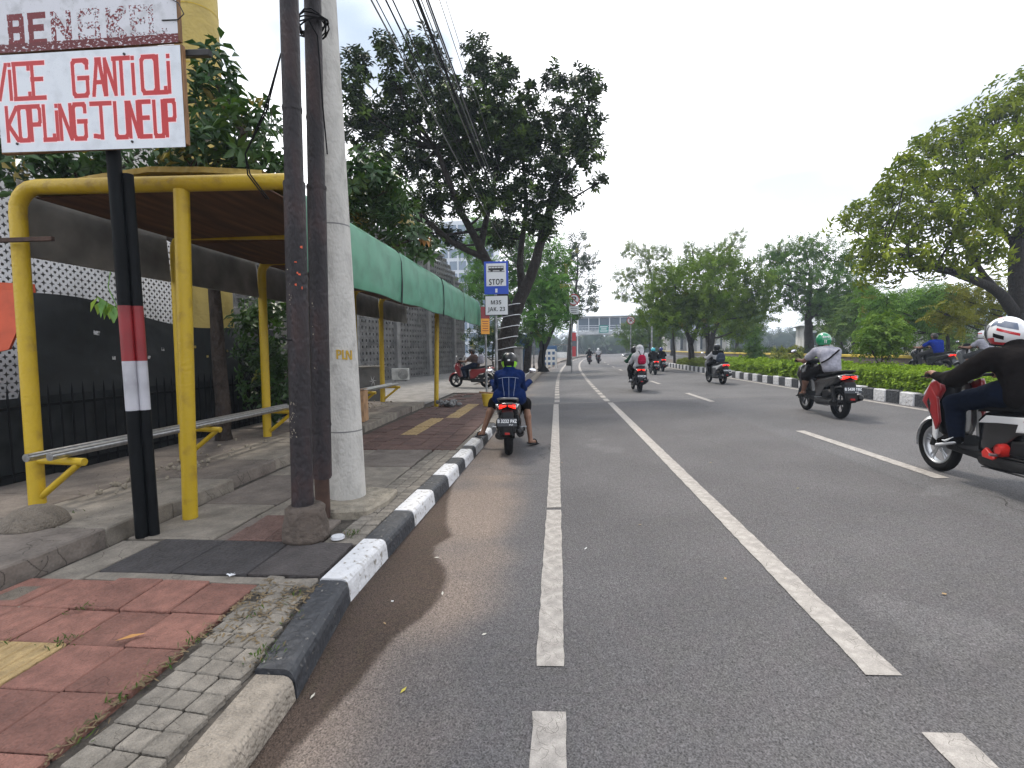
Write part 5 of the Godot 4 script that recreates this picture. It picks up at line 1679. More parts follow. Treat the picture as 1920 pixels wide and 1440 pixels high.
# o: sprays, dens (per square metre of clump face), c0, c1, mat, bark, shell, up, smin, smax
func tree(called: String, label: String, category: String, at: Vector3, limbs: Array, lumps: Array, o: Dictionary, group := "") -> Node3D:
	var t := thing(called, label, category, at, 0.0, group)
	var tk := MB.new()
	var pts := []
	for lm in limbs:
		var p := []
		for q in lm[0]:
			p.append(q - at)
		# smooth the limb through extra points
		var c := Curve3D.new()
		for k in p.size():
			var tn: Vector3 = (p[mini(k + 1, p.size() - 1)] - p[maxi(k - 1, 0)]) * 0.2
			c.add_point(p[k], -tn, tn)
		var sp := []
		var sr := []
		var m: int = (p.size() - 1) * 4
		for k in m + 1:
			var f := float(k) / m
			var seg := f * (p.size() - 1)
			var i0 := mini(int(seg), p.size() - 2)
			sp.append(c.sample(i0, seg - i0) + Vector3(rnd(-1, 1), 0, rnd(-1, 1)) * lm[1] * 0.12)
			sr.append(lerpf(lm[1], lm[2], f) * (1.25 if k == 0 and lm[0][0].distance_to(at) < 0.6 else 1.0))
			pts.append([sp[-1], sr[-1]])
		tk.tube(sp, sr, 10 if lm[1] > 0.05 else 6)
	var cr := MB.new()
	var n := 0
	for L in lumps:
		var ce := Vector3(L[0], L[1], -L[2]) - at
		var r := Vector3(L[3], L[4], L[3] * o.get("deep", 1.1))
		var best = null
		var bd := 1e9
		for q in pts:
			var dd: float = q[0].distance_to(ce) + maxf(0.0, q[0].y - ce.y + 0.3) * 3.0
			if dd < bd:
				bd = dd
				best = q
		if best != null and bd > 0.15:
			var a: Vector3 = best[0]
			var mid: Vector3 = a.lerp(ce, 0.5) + Vector3(rnd(-0.1, 0.1), -0.06, rnd(-0.1, 0.1)) * a.distance_to(ce)
			var r0: float = minf(best[1] * 0.6, 0.02 + 0.014 * a.distance_to(ce))
			tk.tube([a, a.lerp(mid, 0.5) + Vector3(0, -0.02, 0), mid, mid.lerp(ce, 0.6), ce], [r0, r0 * 0.9, r0 * 0.75, r0 * 0.6, r0 * 0.4], 6)
			for k in o.get("twigs", 4):
				var e := ce + Vector3(rnd(-1, 1), rnd(-0.2, 1), rnd(-1, 1)) * r * 0.85
				tk.tube([mid.lerp(ce, rnd(0.5, 1.0)), ce.lerp(e, 0.5) + Vector3(0, -0.05 * r.y, 0), e], [r0 * 0.4, r0 * 0.3, r0 * 0.12], 4, false)
		var cnt := int(o.dens * (r.x * r.y + r.x * r.z))
		for k in cnt:
			var d := Vector3(rng.randfn(), rng.randfn(), rng.randfn()).normalized()
			var rad := pow(rng.randf(), o.get("shell", 0.4))
			var lumpy := 1.0 + 0.25 * nz.get_noise_3d(d.x * 90 + n * 37, d.y * 90, d.z * 90)
			var p := ce + d * r * rad * lumpy
			var ax := (d * 0.7 + Vector3(0, o.get("up", 0.4), 0) + Vector3(rnd(-1, 1), rnd(-1, 1), rnd(-1, 1)) * 0.5)
			var s := rnd(o.get("smin", 0.8), o.get("smax", 1.25))
			var col: Color = o.c0.lerp(o.c1, rng.randf())
			if rng.randf() < o.get("odd", 0.012):
				col = o.get("co", Color(0.20, 0.20, 0.045))
			cr.put(o.sprays[rng.randi() % o.sprays.size()], Transform3D(basis_y(ax, rnd(0, TAU)).scaled(Vector3(s, s, s)), p), col)
		n += 1
	part(t, "trunk", tk, o.get("bark", M.bark))
	part(t, "crown", cr, o.get("mat", M.leaf))
	return t

func V(x: float, y: float, d: float) -> Vector3:
	return Vector3(x, y, -d)

func build_trees() -> void:
	var broad := []
	var big := []
	var small := []
	var feath := []
	var droopy := []
	for k in 4:
		broad.append(spray(11, 0.16, 0.19, 0.042, 1.0, 0.25))
		big.append(spray(9, 0.2, 0.2, 0.038, 1.0, 0.3))
		small.append(spray(14, 0.30, 0.12, 0.032, 0.8, 0.2))
		feath.append(fern(8, 0.5, 0.13))
		droopy.append(spray(9, 0.26, 0.24, 0.036, 1.2, 0.55))
	# dark broad-leaved tree wound with cable
	var t := tree("broadleaf_tree", "large dark leaved roadside tree with cable wound round its leaning trunk", "tree", V(-1.9, 0.1, 17), [
		[[V(-1.9, 0.05, 17), V(-1.82, 0.91, 17), V(-1.71, 1.81, 17), V(-1.48, 2.71, 17)], 0.36, 0.30],
		[[V(-1.5, 2.6, 17), V(-1.18, 3.31, 17), V(-0.78, 4.25, 17), V(-0.45, 5.46, 17.2), V(-0.14, 6.68, 17.5), V(0.2, 8.0, 17.6)], 0.24, 0.08],
		[[V(-1.6, 2.5, 17), V(-1.87, 3.52, 17), V(-2.35, 4.53, 16.8), V(-2.7, 5.3, 16.5), V(-3.2, 6.4, 16), V(-3.7, 7.8, 15.8)], 0.22, 0.07],
		[[V(-2.4, 4.6, 16.8), V(-3.26, 4.95, 16.2), V(-3.83, 5.4, 15.5), V(-4.8, 6.2, 15.2)], 0.11, 0.05],
		[[V(-2.5, 4.9, 16.7), V(-2.35, 6.0, 17.2), V(-2.0, 7.8, 17.5), V(-1.8, 9.4, 17.3)], 0.12, 0.05],
		[[V(-1.2, 3.3, 17), V(-1.25, 5.0, 17.8), V(-1.1, 6.6, 18.4), V(-1.2, 8.5, 18.5)], 0.14, 0.05]],
		LUMP.mango, {"sprays": broad, "dens": 78, "c0": Color(0.018, 0.033, 0.012), "c1": Color(0.058, 0.094, 0.024), "mat": M.leaf_dark, "bark": M.bark_dark, "shell": 0.5, "up": 0.9, "odd": 0.10, "co": Color(0.10, 0.16, 0.03), "deep": 0.9, "smin": 0.8, "smax": 1.2})
	var mb := MB.new()
	for k in 7:
		var p := []
		var y := 0.7 + 0.36 * k
		var cx := lerpf(0.02, 0.34, clampf((y - 0.6) / 2.2, 0, 1))
		for s in 13:
			var a := TAU * s / 12
			p.append(Vector3(cx + cos(a) * 0.385, y + 0.10 * cos(a) + 0.015 * s, sin(a) * 0.385))
		mb.tube(p, 0.013, 5, false)
	part(t, "wound_cable", mb, M.sign_white)
	tree("feathery_tree", "bright green feathery tree on the footpath behind the dark tree", "tree", V(-1.85, 0.1, 31), [
		[[V(-1.85, 0.05, 31), V(-1.8, 1.6, 31), V(-1.6, 3.0, 31), V(-1.7, 4.6, 31), V(-2.2, 6.6, 31)], 0.26, 0.10],
		[[V(-1.72, 2.4, 31), V(-1.0, 3.8, 31), V(-0.6, 5.0, 31)], 0.14, 0.06]],
		LUMP.feathery, {"sprays": feath, "dens": 80, "c0": Color(0.055, 0.14, 0.028), "c1": Color(0.14, 0.28, 0.055), "up": 0.3, "smin": 0.9, "smax": 1.5, "bark": M.bark_dark})
	tree("roadside_tree", "dark forked tree trunk on the verge past the feathery tree", "tree", V(-1.1, 0.1, 35), [
		[[V(-1.1, 0.05, 35), V(-1.0, 1.4, 35), V(-0.4, 2.8, 35), V(0.1, 4.0, 35)], 0.30, 0.12],
		[[V(-1.0, 1.5, 35), V(-1.5, 3.0, 35.4), V(-1.6, 4.2, 35.4)], 0.2, 0.1]],
		[[0.3, 4.3, 35, 1.3, 0.9], [-1.2, 4.8, 35.5, 1.5, 1.1], [-0.3, 5.3, 35, 1.5, 1.0], [0.8, 3.7, 36, 0.9, 0.6]], {"sprays": small, "dens": 50, "c0": Color(0.035, 0.07, 0.022), "c1": Color(0.07, 0.13, 0.035), "smin": 1.0, "smax": 1.7, "bark": M.bark_dark})
	tree("roadside_tree", "slender dark tree on the left beside the round no parking sign", "tree", V(1.0, 0.1, 46), [
		[[V(1.0, 0.05, 46), V(1.2, 3.0, 46), V(1.6, 6.0, 46), V(1.9, 9.0, 46)], 0.22, 0.08]],
		LUMP.dark_far, {"sprays": small, "dens": 30, "c0": Color(0.035, 0.055, 0.026), "c1": Color(0.06, 0.09, 0.036), "mat": M.leaf_dark, "smin": 1.2, "smax": 2.2, "bark": M.bark_dark})
	# large-leaved trees leaning over the shelter
	var oo := {"sprays": big, "dens": 110, "c0": Color(0.028, 0.064, 0.026), "c1": Color(0.07, 0.135, 0.045), "mat": M.leaf_gloss, "up": 0.35, "shell": 0.45, "odd": 0.03, "co": Color(0.26, 0.20, 0.05), "deep": 1.2, "twigs": 3, "smin": 0.8, "smax": 1.15}
	tree("large_leaf_tree", "glossy large leaved tree rising behind the sign and shelter roof", "tree", V(-5.1, 0.1, 7.2), [
		[[V(-5.1, 0.05, 7.2), V(-5.05, 1.6, 7.1), V(-4.95, 3.2, 7.0), V(-4.3, 4.6, 6.8)], 0.12, 0.05],
		[[V(-5.0, 2.8, 7.0), V(-6.2, 3.6, 6.8), V(-7.2, 3.9, 6.6)], 0.07, 0.03]],
		LUMP.leafy1, oo)
	tree("large_leaf_tree", "large leaved tree with a yellowing spray hanging over the green fascia", "tree", V(-5.2, 0.1, 10.2), [
		[[V(-5.2, 0.05, 10.2), V(-5.1, 1.6, 10.1), V(-4.9, 3.2, 9.9), V(-4.2, 4.4, 9.7)], 0.12, 0.05]],
		LUMP.leafy2, oo)
	var yel := MB.new()
	for k in 9:
		var a := k * 0.7
		leaf(yel, V(-2.44, 3.72, 9.3), Vector3(cos(a) * 0.5, -0.9, sin(a) * 0.5).normalized(), Vector3(cos(a), 0.4, sin(a)).normalized(), 0.34, 0.06, 0.1)
	var last: Node3D = get_child(get_child_count() - 1)
	part(last, "yellow_leaf_cluster", yel, mat(0.42, 0.20, 0.05, 0.6), Transform3D(Basis(), -last.position))
	var sp := MB.new()
	for k in 14:
		var a := k * 2.4
		leaf(sp, V(-5.15 + 0.02 * k - 0.15, 2.2 - 0.012 * k, 5.4), Vector3(cos(a) * 0.6, -0.7, sin(a) * 0.4).normalized(), Vector3(cos(a), 0.6, sin(a)).normalized(), 0.2, 0.05, 0.2)
	sp.tube([V(-5.3, 2.5, 5.6), V(-5.2, 2.3, 5.45), V(-5.05, 2.05, 5.4)], 0.006, 5)
	single("leafy_twig", sp, mat(0.10, 0.24, 0.04, 0.5, 0, {"back": Color(0.6, 0.7, 0.3)}), "bright green leafy twig hanging below the grey panels", "twig")
	# dark creeper beside the third shelter post
	tree("creeper", "green creeper growing behind the third shelter post", "plant", V(-5.15, 0.1, 8.4), [[[V(-5.15, 0.05, 8.4), V(-5.1, 1.2, 8.3), V(-5.2, 2.2, 8.4)], 0.03, 0.015]],
		[[-5.1, 1.9, 8.2, 0.4, 0.35], [-5.15, 1.45, 8.5, 0.45, 0.35], [-5.1, 1.0, 8.4, 0.4, 0.35], [-5.1, 0.6, 8.6, 0.4, 0.3], [-5.2, 2.2, 8.8, 0.5, 0.3], [-5.1, 1.2, 9.2, 0.4, 0.6]], {"sprays": big, "dens": 100, "c0": Color(0.028, 0.06, 0.022), "c1": Color(0.07, 0.13, 0.04), "mat": M.leaf_gloss, "smin": 0.6, "smax": 0.9})
	tree("hanging_vine", "dark vine hanging over the wall end behind the bus stop", "plant", V(-3.2, 0.1, 25.5), [[[V(-3.2, 0.05, 25.5), V(-3.3, 1.4, 25.5), V(-3.0, 2.8, 25.5)], 0.06, 0.03]],
		[[-3.9, 2.2, 25.2, 0.8, 0.6], [-3.2, 2.4, 25.4, 0.8, 0.6], [-2.5, 2.2, 25.2, 0.7, 0.6], [-2.4, 1.6, 25.0, 0.5, 0.5], [-3.8, 1.5, 25.0, 0.5, 0.5], [-1.9, 2.0, 25.4, 0.5, 0.6]], {"sprays": small, "dens": 75, "c0": Color(0.03, 0.06, 0.022), "c1": Color(0.07, 0.12, 0.04), "mat": M.leaf_dark})
	# right-hand side
	tree("spreading_tree", "airy spreading tree with drooping leaves at the right edge", "tree", V(17.2, 0.5, 20.3), [
		[[V(17.2, 0.4, 20.3), V(17.0, 2.4, 20.3), V(16.85, 4.7, 20.3), V(17.0, 6.2, 20.3), V(17.3, 8.0, 20.3)], 0.34, 0.12],
		[[V(16.95, 2.5, 20.3), V(15.9, 3.4, 19.9), V(14.3, 3.95, 19.4), V(12.9, 4.35, 19.2), V(11.6, 5.0, 19.2)], 0.21, 0.05],
		[[V(16.0, 3.3, 19.9), V(15.4, 4.3, 20.1), V(14.9, 5.5, 20.3), V(14.0, 6.9, 20.6)], 0.13, 0.05],
		[[V(16.9, 4.9, 20.3), V(16.2, 6.2, 20.6), V(15.6, 7.6, 21.0)], 0.13, 0.05]],
		LUMP.airy_right, {"sprays": droopy, "dens": 28, "c0": Color(0.10, 0.15, 0.018), "c1": Color(0.27, 0.32, 0.04), "bark": M.bark_dark, "shell": 0.55, "up": 0.2, "twigs": 9, "smin": 0.8, "smax": 1.2})
	var mo := {"sprays": small, "dens": 50, "c0": Color(0.06, 0.11, 0.018), "c1": Color(0.17, 0.25, 0.045), "bark": M.bark_dark, "shell": 0.5, "up": 0.4, "smin": 1.0, "smax": 1.7, "deep": 1.2}
	tree("median_tree", "round crowned median tree with a forked trunk, nearest of the clump", "tree", V(8.05, 0.4, 31), [
		[[V(8.05, 0.35, 31), V(8.0, 1.4, 31), V(7.8, 2.3, 31), V(7.2, 3.9, 31)], 0.21, 0.08],
		[[V(7.95, 1.7, 31), V(8.5, 3.1, 31), V(8.9, 4.6, 31)], 0.15, 0.07]], LUMP.median_a, mo)
	tree("median_tree", "median tree with a thick pale trunk right of the forked one", "tree", V(9.4, 0.4, 32.5), [
		[[V(9.4, 0.35, 32.5), V(9.6, 1.6, 32.6), V(10.0, 2.8, 33), V(11.2, 4.6, 33.5)], 0.26, 0.09],
		[[V(9.6, 1.6, 32.6), V(9.2, 3.2, 32.8), V(9.6, 4.6, 33)], 0.15, 0.07]], LUMP.median_b, mo)
	for q in [[7.75, 30.2, 7.4, "thin black trunked median tree left of the forked one"], [9.0, 30.8, 8.95, "thin straight median tree between the forked and pale trunks"], [8.4, 37.0, 8.2, "slim median tree behind the riders in dark jackets"]]:
		var x: float = q[0]
		var d: float = q[1]
		tree("slim_tree", q[3], "tree", V(x, 0.4, d), [[[V(x, 0.35, d), V(x - 0.05, 1.6, d), V(q[2], 3.4, d)], 0.10, 0.05]], [[q[2], 3.9, d, 1.0, 0.6], [q[2] + 0.7, 4.2, d, 0.8, 0.6], [q[2] - 0.7, 4.0, d + 0.4, 0.8, 0.6]], mo)
	mo = mo.duplicate()
	mo.dens = 36
	mo.c0 = Color(0.04, 0.085, 0.022)
	mo.c1 = Color(0.12, 0.21, 0.05)
	tree("spreading_tree", "broad layered dark green tree behind the yellow topped barrier", "tree", V(18.1, 0.5, 38), [
		[[V(18.1, 0.45, 38), V(18.0, 2.5, 38), V(17.95, 4.0, 38), V(18.05, 6.6, 38)], 0.36, 0.12],
		[[V(18.0, 3.4, 38), V(19.5, 5.2, 38), V(20.8, 6.2, 38)], 0.16, 0.07]], LUMP.spread, mo)
	tree("roadside_tree", "dark straight trunked tree behind barrier next to the layered tree", "tree", V(20.7, 0.5, 37), [[[V(20.7, 0.45, 37), V(20.6, 2.2, 37), V(20.6, 4.0, 37)], 0.24, 0.12]],
		[[20.5, 4.6, 37, 1.3, 0.9], [21.6, 4.0, 37, 1.2, 0.8], [19.7, 4.0, 37.5, 1.2, 0.8]], mo)
	mo = mo.duplicate()
	mo.c0 = Color(0.09, 0.125, 0.05)
	mo.c1 = Color(0.19, 0.24, 0.09)
	mo.dens = 20
	mo.smin = 1.3
	mo.smax = 2.2
	mo.twigs = 7
	tree("tall_airy_tree", "tall airy pale tree standing above the street lamp", "tree", V(11.2, 0.5, 56), [
		[[V(11.2, 0.4, 56), V(11.0, 4.5, 56), V(10.6, 8.0, 56), V(9.6, 11.0, 56)], 0.26, 0.09], [[V(10.9, 5.0, 56), V(12.0, 8.0, 56), V(12.3, 10.6, 56)], 0.15, 0.06], [[V(10.8, 5.5, 56), V(8.8, 7.5, 56), V(8.0, 9.0, 56)], 0.13, 0.05]], LUMP.tall_a, mo)
	tree("tall_airy_tree", "tall airy pale tree reaching above the dense median clump", "tree", V(17.5, 0.5, 60), [
		[[V(17.5, 0.4, 60), V(17.1, 7.0, 60), V(17.7, 10.6, 60), V(20.0, 13.5, 60)], 0.28, 0.09], [[V(17.2, 8.0, 60), V(15.9, 11.0, 60), V(15.5, 12.6, 60)], 0.14, 0.06]], LUMP.tall_b, mo)
	mo = mo.duplicate()
	mo.c0 = Color(0.06, 0.11, 0.04)
	mo.c1 = Color(0.14, 0.21, 0.07)
	mo.dens = 40
	tree("median_tree", "soft green median tree in front of the footbridge", "tree", V(9.5, 0.4, 52), [[[V(9.5, 0.35, 52), V(9.4, 1.6, 52), V(9.2, 3.2, 52)], 0.18, 0.07]], LUMP.mid_left, mo)
	mo = mo.duplicate()
	mo.dens = 60
	mo.sprays = feath
	mo.c0 = Color(0.075, 0.16, 0.036)
	mo.c1 = Color(0.18, 0.31, 0.07)
	mo.smin = 0.9
	mo.smax = 1.4
	tree("garden_tree", "fresh green bushy tree behind the barrier left of the blue rider", "tree", V(17.4, 0.5, 24), [[[V(17.4, 0.45, 24), V(17.3, 1.4, 24), V(17.2, 2.4, 24)], 0.10, 0.05]], LUMP.back_green, mo)
	mo = mo.duplicate()
	mo.c0 = Color(0.12, 0.14, 0.025)
	mo.c1 = Color(0.26, 0.25, 0.045)
	tree("garden_tree", "yellowish green tree under the spreading tree at the right", "tree", V(19.6, 0.5, 23), [[[V(19.6, 0.45, 23), V(19.3, 1.6, 23), V(19.0, 2.8, 23)], 0.12, 0.05], [[V(19.3, 1.4, 23), V(20.0, 2.4, 23), V(20.4, 3.2, 23)], 0.08, 0.04]], LUMP.back_yellow, mo)
	mo = mo.duplicate()
	mo.c0 = Color(0.06, 0.11, 0.035)
	mo.c1 = Color(0.14, 0.21, 0.06)
	tree("garden_tree", "dense green shrubby tree behind the barrier under the layered tree", "tree", V(19.5, 0.5, 30), [[[V(19.5, 0.45, 30), V(19.4, 1.4, 30), V(19.2, 2.2, 30)], 0.12, 0.06]], LUMP.backdark, mo)
	# more trees filling the strip behind the barrier
	mo = mo.duplicate()
	mo.sprays = small
	mo.dens = 26
	mo.smin = 1.3
	mo.smax = 2.2
	mo.odd = 0.0
	var kk := 0
	for q in [[25.0, 47.0, 4.2, "rounded mid green tree behind the barrier right of layered tree"], [29.0, 40.0, 3.8, "mid green tree behind the white walled building"], [34.0, 52.0, 5.0, "leafy tree far right beyond the white house"], [20.5, 60.0, 4.6, "dense tree beyond the barrier behind the median clump"], [24.0, 70.0, 5.0, "hazy tree beyond barrier between the median clump and layered tree"], [30.0, 30.0, 4.0, "dark leafy tree behind the blue canopy at the right"], [15.5, 70.0, 4.4, "hazy tree left of the columned hall beyond the busway"], [33.0, 66.0, 5.2, "hazy tree far behind the layered tree"]]:
		var c0: Color = [Color(0.07, 0.12, 0.035), Color(0.055, 0.10, 0.035), Color(0.08, 0.13, 0.036)][kk % 3]
		mo.c0 = c0
		mo.c1 = c0 * 1.9
		var b0 := V(q[0], 0.5, q[1])
		var h: float = q[2]
		var ll := []
		for z in 7:
			ll.append([q[0] + rnd(-0.55, 0.55) * h, 0.5 + h * rnd(0.5, 1.15), q[1] + rnd(-0.3, 0.3) * h, h * rnd(0.26, 0.38), h * rnd(0.2, 0.28)])
		tree("garden_tree", q[3], "tree", b0, [[[b0, b0 + Vector3(0.1, h * 0.4, 0), b0 + Vector3(0, h * 0.8, 0)], 0.05 * h, 0.02 * h]], ll, mo)
		kk += 1
	# bushes on the median
	var bo := {"sprays": [], "dens": 260, "c0": Color(0.08, 0.15, 0.035), "c1": Color(0.22, 0.33, 0.08), "bark": M.bark, "shell": 0.5, "up": 0.5, "deep": 0.9, "twigs": 3}
	for k in 3:
		bo.sprays.append(spray(10, 0.12, 0.10, 0.022, 1.0, 0.3))
	var bp := R(8.85, 14.6, 0.35)
	var stems := []
	for k in 6:
		var a := k * 1.05
		stems.append([[bp, bp + Vector3(cos(a) * 0.08, 0.35, sin(a) * 0.08), bp + Vector3(cos(a) * 0.3, 0.8, sin(a) * 0.25)], 0.018, 0.01])
	var bl := []
	for q in [[0, 1.4, 0, 0.46, 0.32], [0.36, 1.12, 0.1, 0.38, 0.3], [-0.38, 1.1, 0.1, 0.38, 0.3], [0.05, 0.95, 0.2, 0.44, 0.26], [-0.22, 0.78, -0.2, 0.38, 0.22], [0.3, 0.78, -0.2, 0.36, 0.22]]:
		bl.append([bp.x + q[0], bp.y + q[1], -bp.z - q[2], q[3], q[4]])
	tree("median_bush", "rounded bush on bare thin stems in the median hedge", "bush", bp, stems, bl, bo)
	bo = bo.duplicate()
	bo.c0 = Color(0.16, 0.19, 0.06)
	bo.c1 = Color(0.30, 0.31, 0.12)
	for q in [[8.6, 19.2, 0.75, "small pale yellow green bush beside the green helmeted rider"], [8.7, 20.6, 0.7, "small pale bush on two stems in the middle of the median"]]:
		bp = R(q[0], q[1], 0.2)
		tree("median_bush", q[3], "bush", bp, [[[bp, bp + Vector3(0.03, 0.4, 0)], 0.015, 0.01], [[bp, bp + Vector3(-0.1, 0.45, 0)], 0.013, 0.008]], [[bp.x, bp.y + q[2], -bp.z, 0.28, 0.25], [bp.x + 0.1, bp.y + q[2] * 0.7, -bp.z, 0.27, 0.2], [bp.x - 0.14, bp.y + q[2] * 0.7, -bp.z, 0.25, 0.2]], bo)
	bo = bo.duplicate()
	bo.c0 = Color(0.05, 0.10, 0.035)
	bo.c1 = Color(0.11, 0.19, 0.06)
	bp = R(8.8, 23.5, 0.2)
	tree("median_bush", "pointed green bush on the median right of the backpack rider", "bush", bp, [[[bp, bp + Vector3(0, 1.2, 0)], 0.03, 0.01]], [[bp.x, bp.y + 0.5, -bp.z, 0.55, 0.35], [bp.x, bp.y + 0.95, -bp.z, 0.42, 0.3], [bp.x, bp.y + 1.35, -bp.z, 0.24, 0.26], [bp.x + 0.05, bp.y + 1.65, -bp.z, 0.12, 0.18]], bo)
	# clipped hedge along the median
	var hb := spray(9, 0.06, 0.055, 0.017, 1.0, 0.2)
	var hb2 := spray(8, 0.07, 0.065, 0.018, 0.9, 0.25)
	for seg in [[8.0, 26.0], [26.0, 33.5]]:
		var hm := MB.new()
		var dd: float = seg[0]
		while dd < seg[1]:
			var dn: int = int(clampf(3400.0 / (dd * dd), 6, 26))
			for k in dn:
				var l := rnd(7.68, 9.0)
				var h := 0.43 + 0.09 * nz.get_noise_2d(dd * 40, l * 40) + (-0.14 if seg[0] > 20 else 0.0)
				var e := rng.randf()
				var p: Vector3
				var ax := Vector3(rnd(-0.5, 0.5), 1, rnd(-0.5, 0.5))
				if e < 0.5:
					p = R(7.64 + rnd(-0.03, 0.08), dd + rnd(0, 0.06), 0.2 + h * rng.randf())
					ax += Vector3(-1.0, 0, 0)
				else:
					p = R(l, dd + rnd(0, 0.06), 0.2 + h * rnd(0.86, 1.04))
				var s := rnd(0.9, 1.5) * (1.0 if dd < 16 else 1.5)
				hm.put(hb if rng.randf() < 0.5 else hb2, Transform3D(basis_y(ax, rnd(0, TAU)).scaled(Vector3(s, s, s)), p), Color(0.12, 0.20, 0.025).lerp(Color(0.30, 0.42, 0.06), rng.randf()) if seg[0] < 20 else Color(0.14, 0.17, 0.04).lerp(Color(0.22, 0.26, 0.08), rng.randf()))
			dd += 0.06
		var core := MB.new()  # solid dark boxes filling the hedge inside its leaves
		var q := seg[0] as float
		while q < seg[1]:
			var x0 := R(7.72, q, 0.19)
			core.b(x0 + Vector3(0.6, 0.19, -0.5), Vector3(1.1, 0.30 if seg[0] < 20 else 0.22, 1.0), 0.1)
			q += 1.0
		var ho := thing("hedge", "clipped bright green hedge along the median behind the striped kerb" if seg[0] < 20 else "low yellowish ground hedge at the far end of the median", "hedge", R(8.3, (seg[0] + seg[1]) * 0.5, 0.2))
		part(ho, "foliage", hm, M.leaf, Transform3D(Basis(), -ho.position))
		part(ho, "stems", core, M.hedge_core, Transform3D(Basis(), -ho.position))
	# low shrubs behind the barrier
	var k2 := 0
	for q in [[17.0, 22.0, 1.0], [17.2, 26.0, 0.8], [17.0, 29.0, 0.8], [17.2, 33.0, 0.9], [17.0, 37.5, 1.0], [17.1, 42.0, 1.1], [17.0, 47.0, 1.2], [17.0, 53.0, 1.3]]:
		bp = R(q[0] - 0.0, q[1], 0.0)
		var bo2 := bo.duplicate()
		bo2.sprays = small
		bo2.dens = 36
		bo2.c0 = Color(0.035, 0.06, 0.03)
		bo2.c1 = Color(0.08, 0.11, 0.045)
		bo2.odd = 0.05
		bo2.co = Color(0.5, 0.45, 0.3)
		var w: float = q[2]
		tree("roadside_shrub", ["low dark shrub behind the barrier at the right under yellowish tree", "low dark shrub behind the barrier beyond the blue rider", "low flowering shrub behind the barrier left of the round bush", "low shrub behind the barrier below the straight trunked tree", "low shrub at the foot of the layered tree", "low shrub behind the barrier left of the layered tree", "low shrub behind the barrier right of the median clump", "farthest low shrub behind the barrier by the median clump"][k2], "shrub", bp, [[[bp, bp + Vector3(0, 0.4, 0)], 0.03, 0.015]], [[bp.x, bp.y + 0.45, -bp.z, 0.9 * w, 0.4], [bp.x, bp.y + 0.5, -bp.z - 1.2 * w, 0.9 * w, 0.42], [bp.x, bp.y + 0.45, -bp.z + 1.2 * w, 0.9 * w, 0.4]], bo2, "shrubs behind the barrier")
		k2 += 1
	# the far wood closing the view
	var fw := MB.new()
	for k in 46:
		var x := -85.0 + 4.2 * k
		var d := rnd(150, 172)
		var h := 6.0 + 3.0 * nz.get_noise_2d(k * 90.0, 3.0) + rnd(-1, 1.5)
		var c := Vector3(x + cv(d), h * 0.45, -d)
		fw.ell(c, Vector3(4.0, h * 0.5, 3.0), Basis(), 10, 7)
		for z in 88:
			fw.c.append(Color(0.03, 0.05, 0.024))
		for z in 70:
			var dir := Vector3(rng.randfn(), rng.randfn(), rng.randfn()).normalized()
			var s := rnd(3.0, 6.5)
			fw.put(small[rng.randi() % 4], Transform3D(basis_y(dir + Vector3(0, 0.5, 0), rnd(0, TAU)).scaled(Vector3(s, s, s)), c + dir * Vector3(4.0, h * 0.52, 3.0)), Color(0.028, 0.05, 0.022).lerp(Color(0.06, 0.095, 0.04), rng.randf()))
	struct("far_wood", fw, M.leaf_dark, "stuff", "hazy dark trees far down the road under the footbridge")

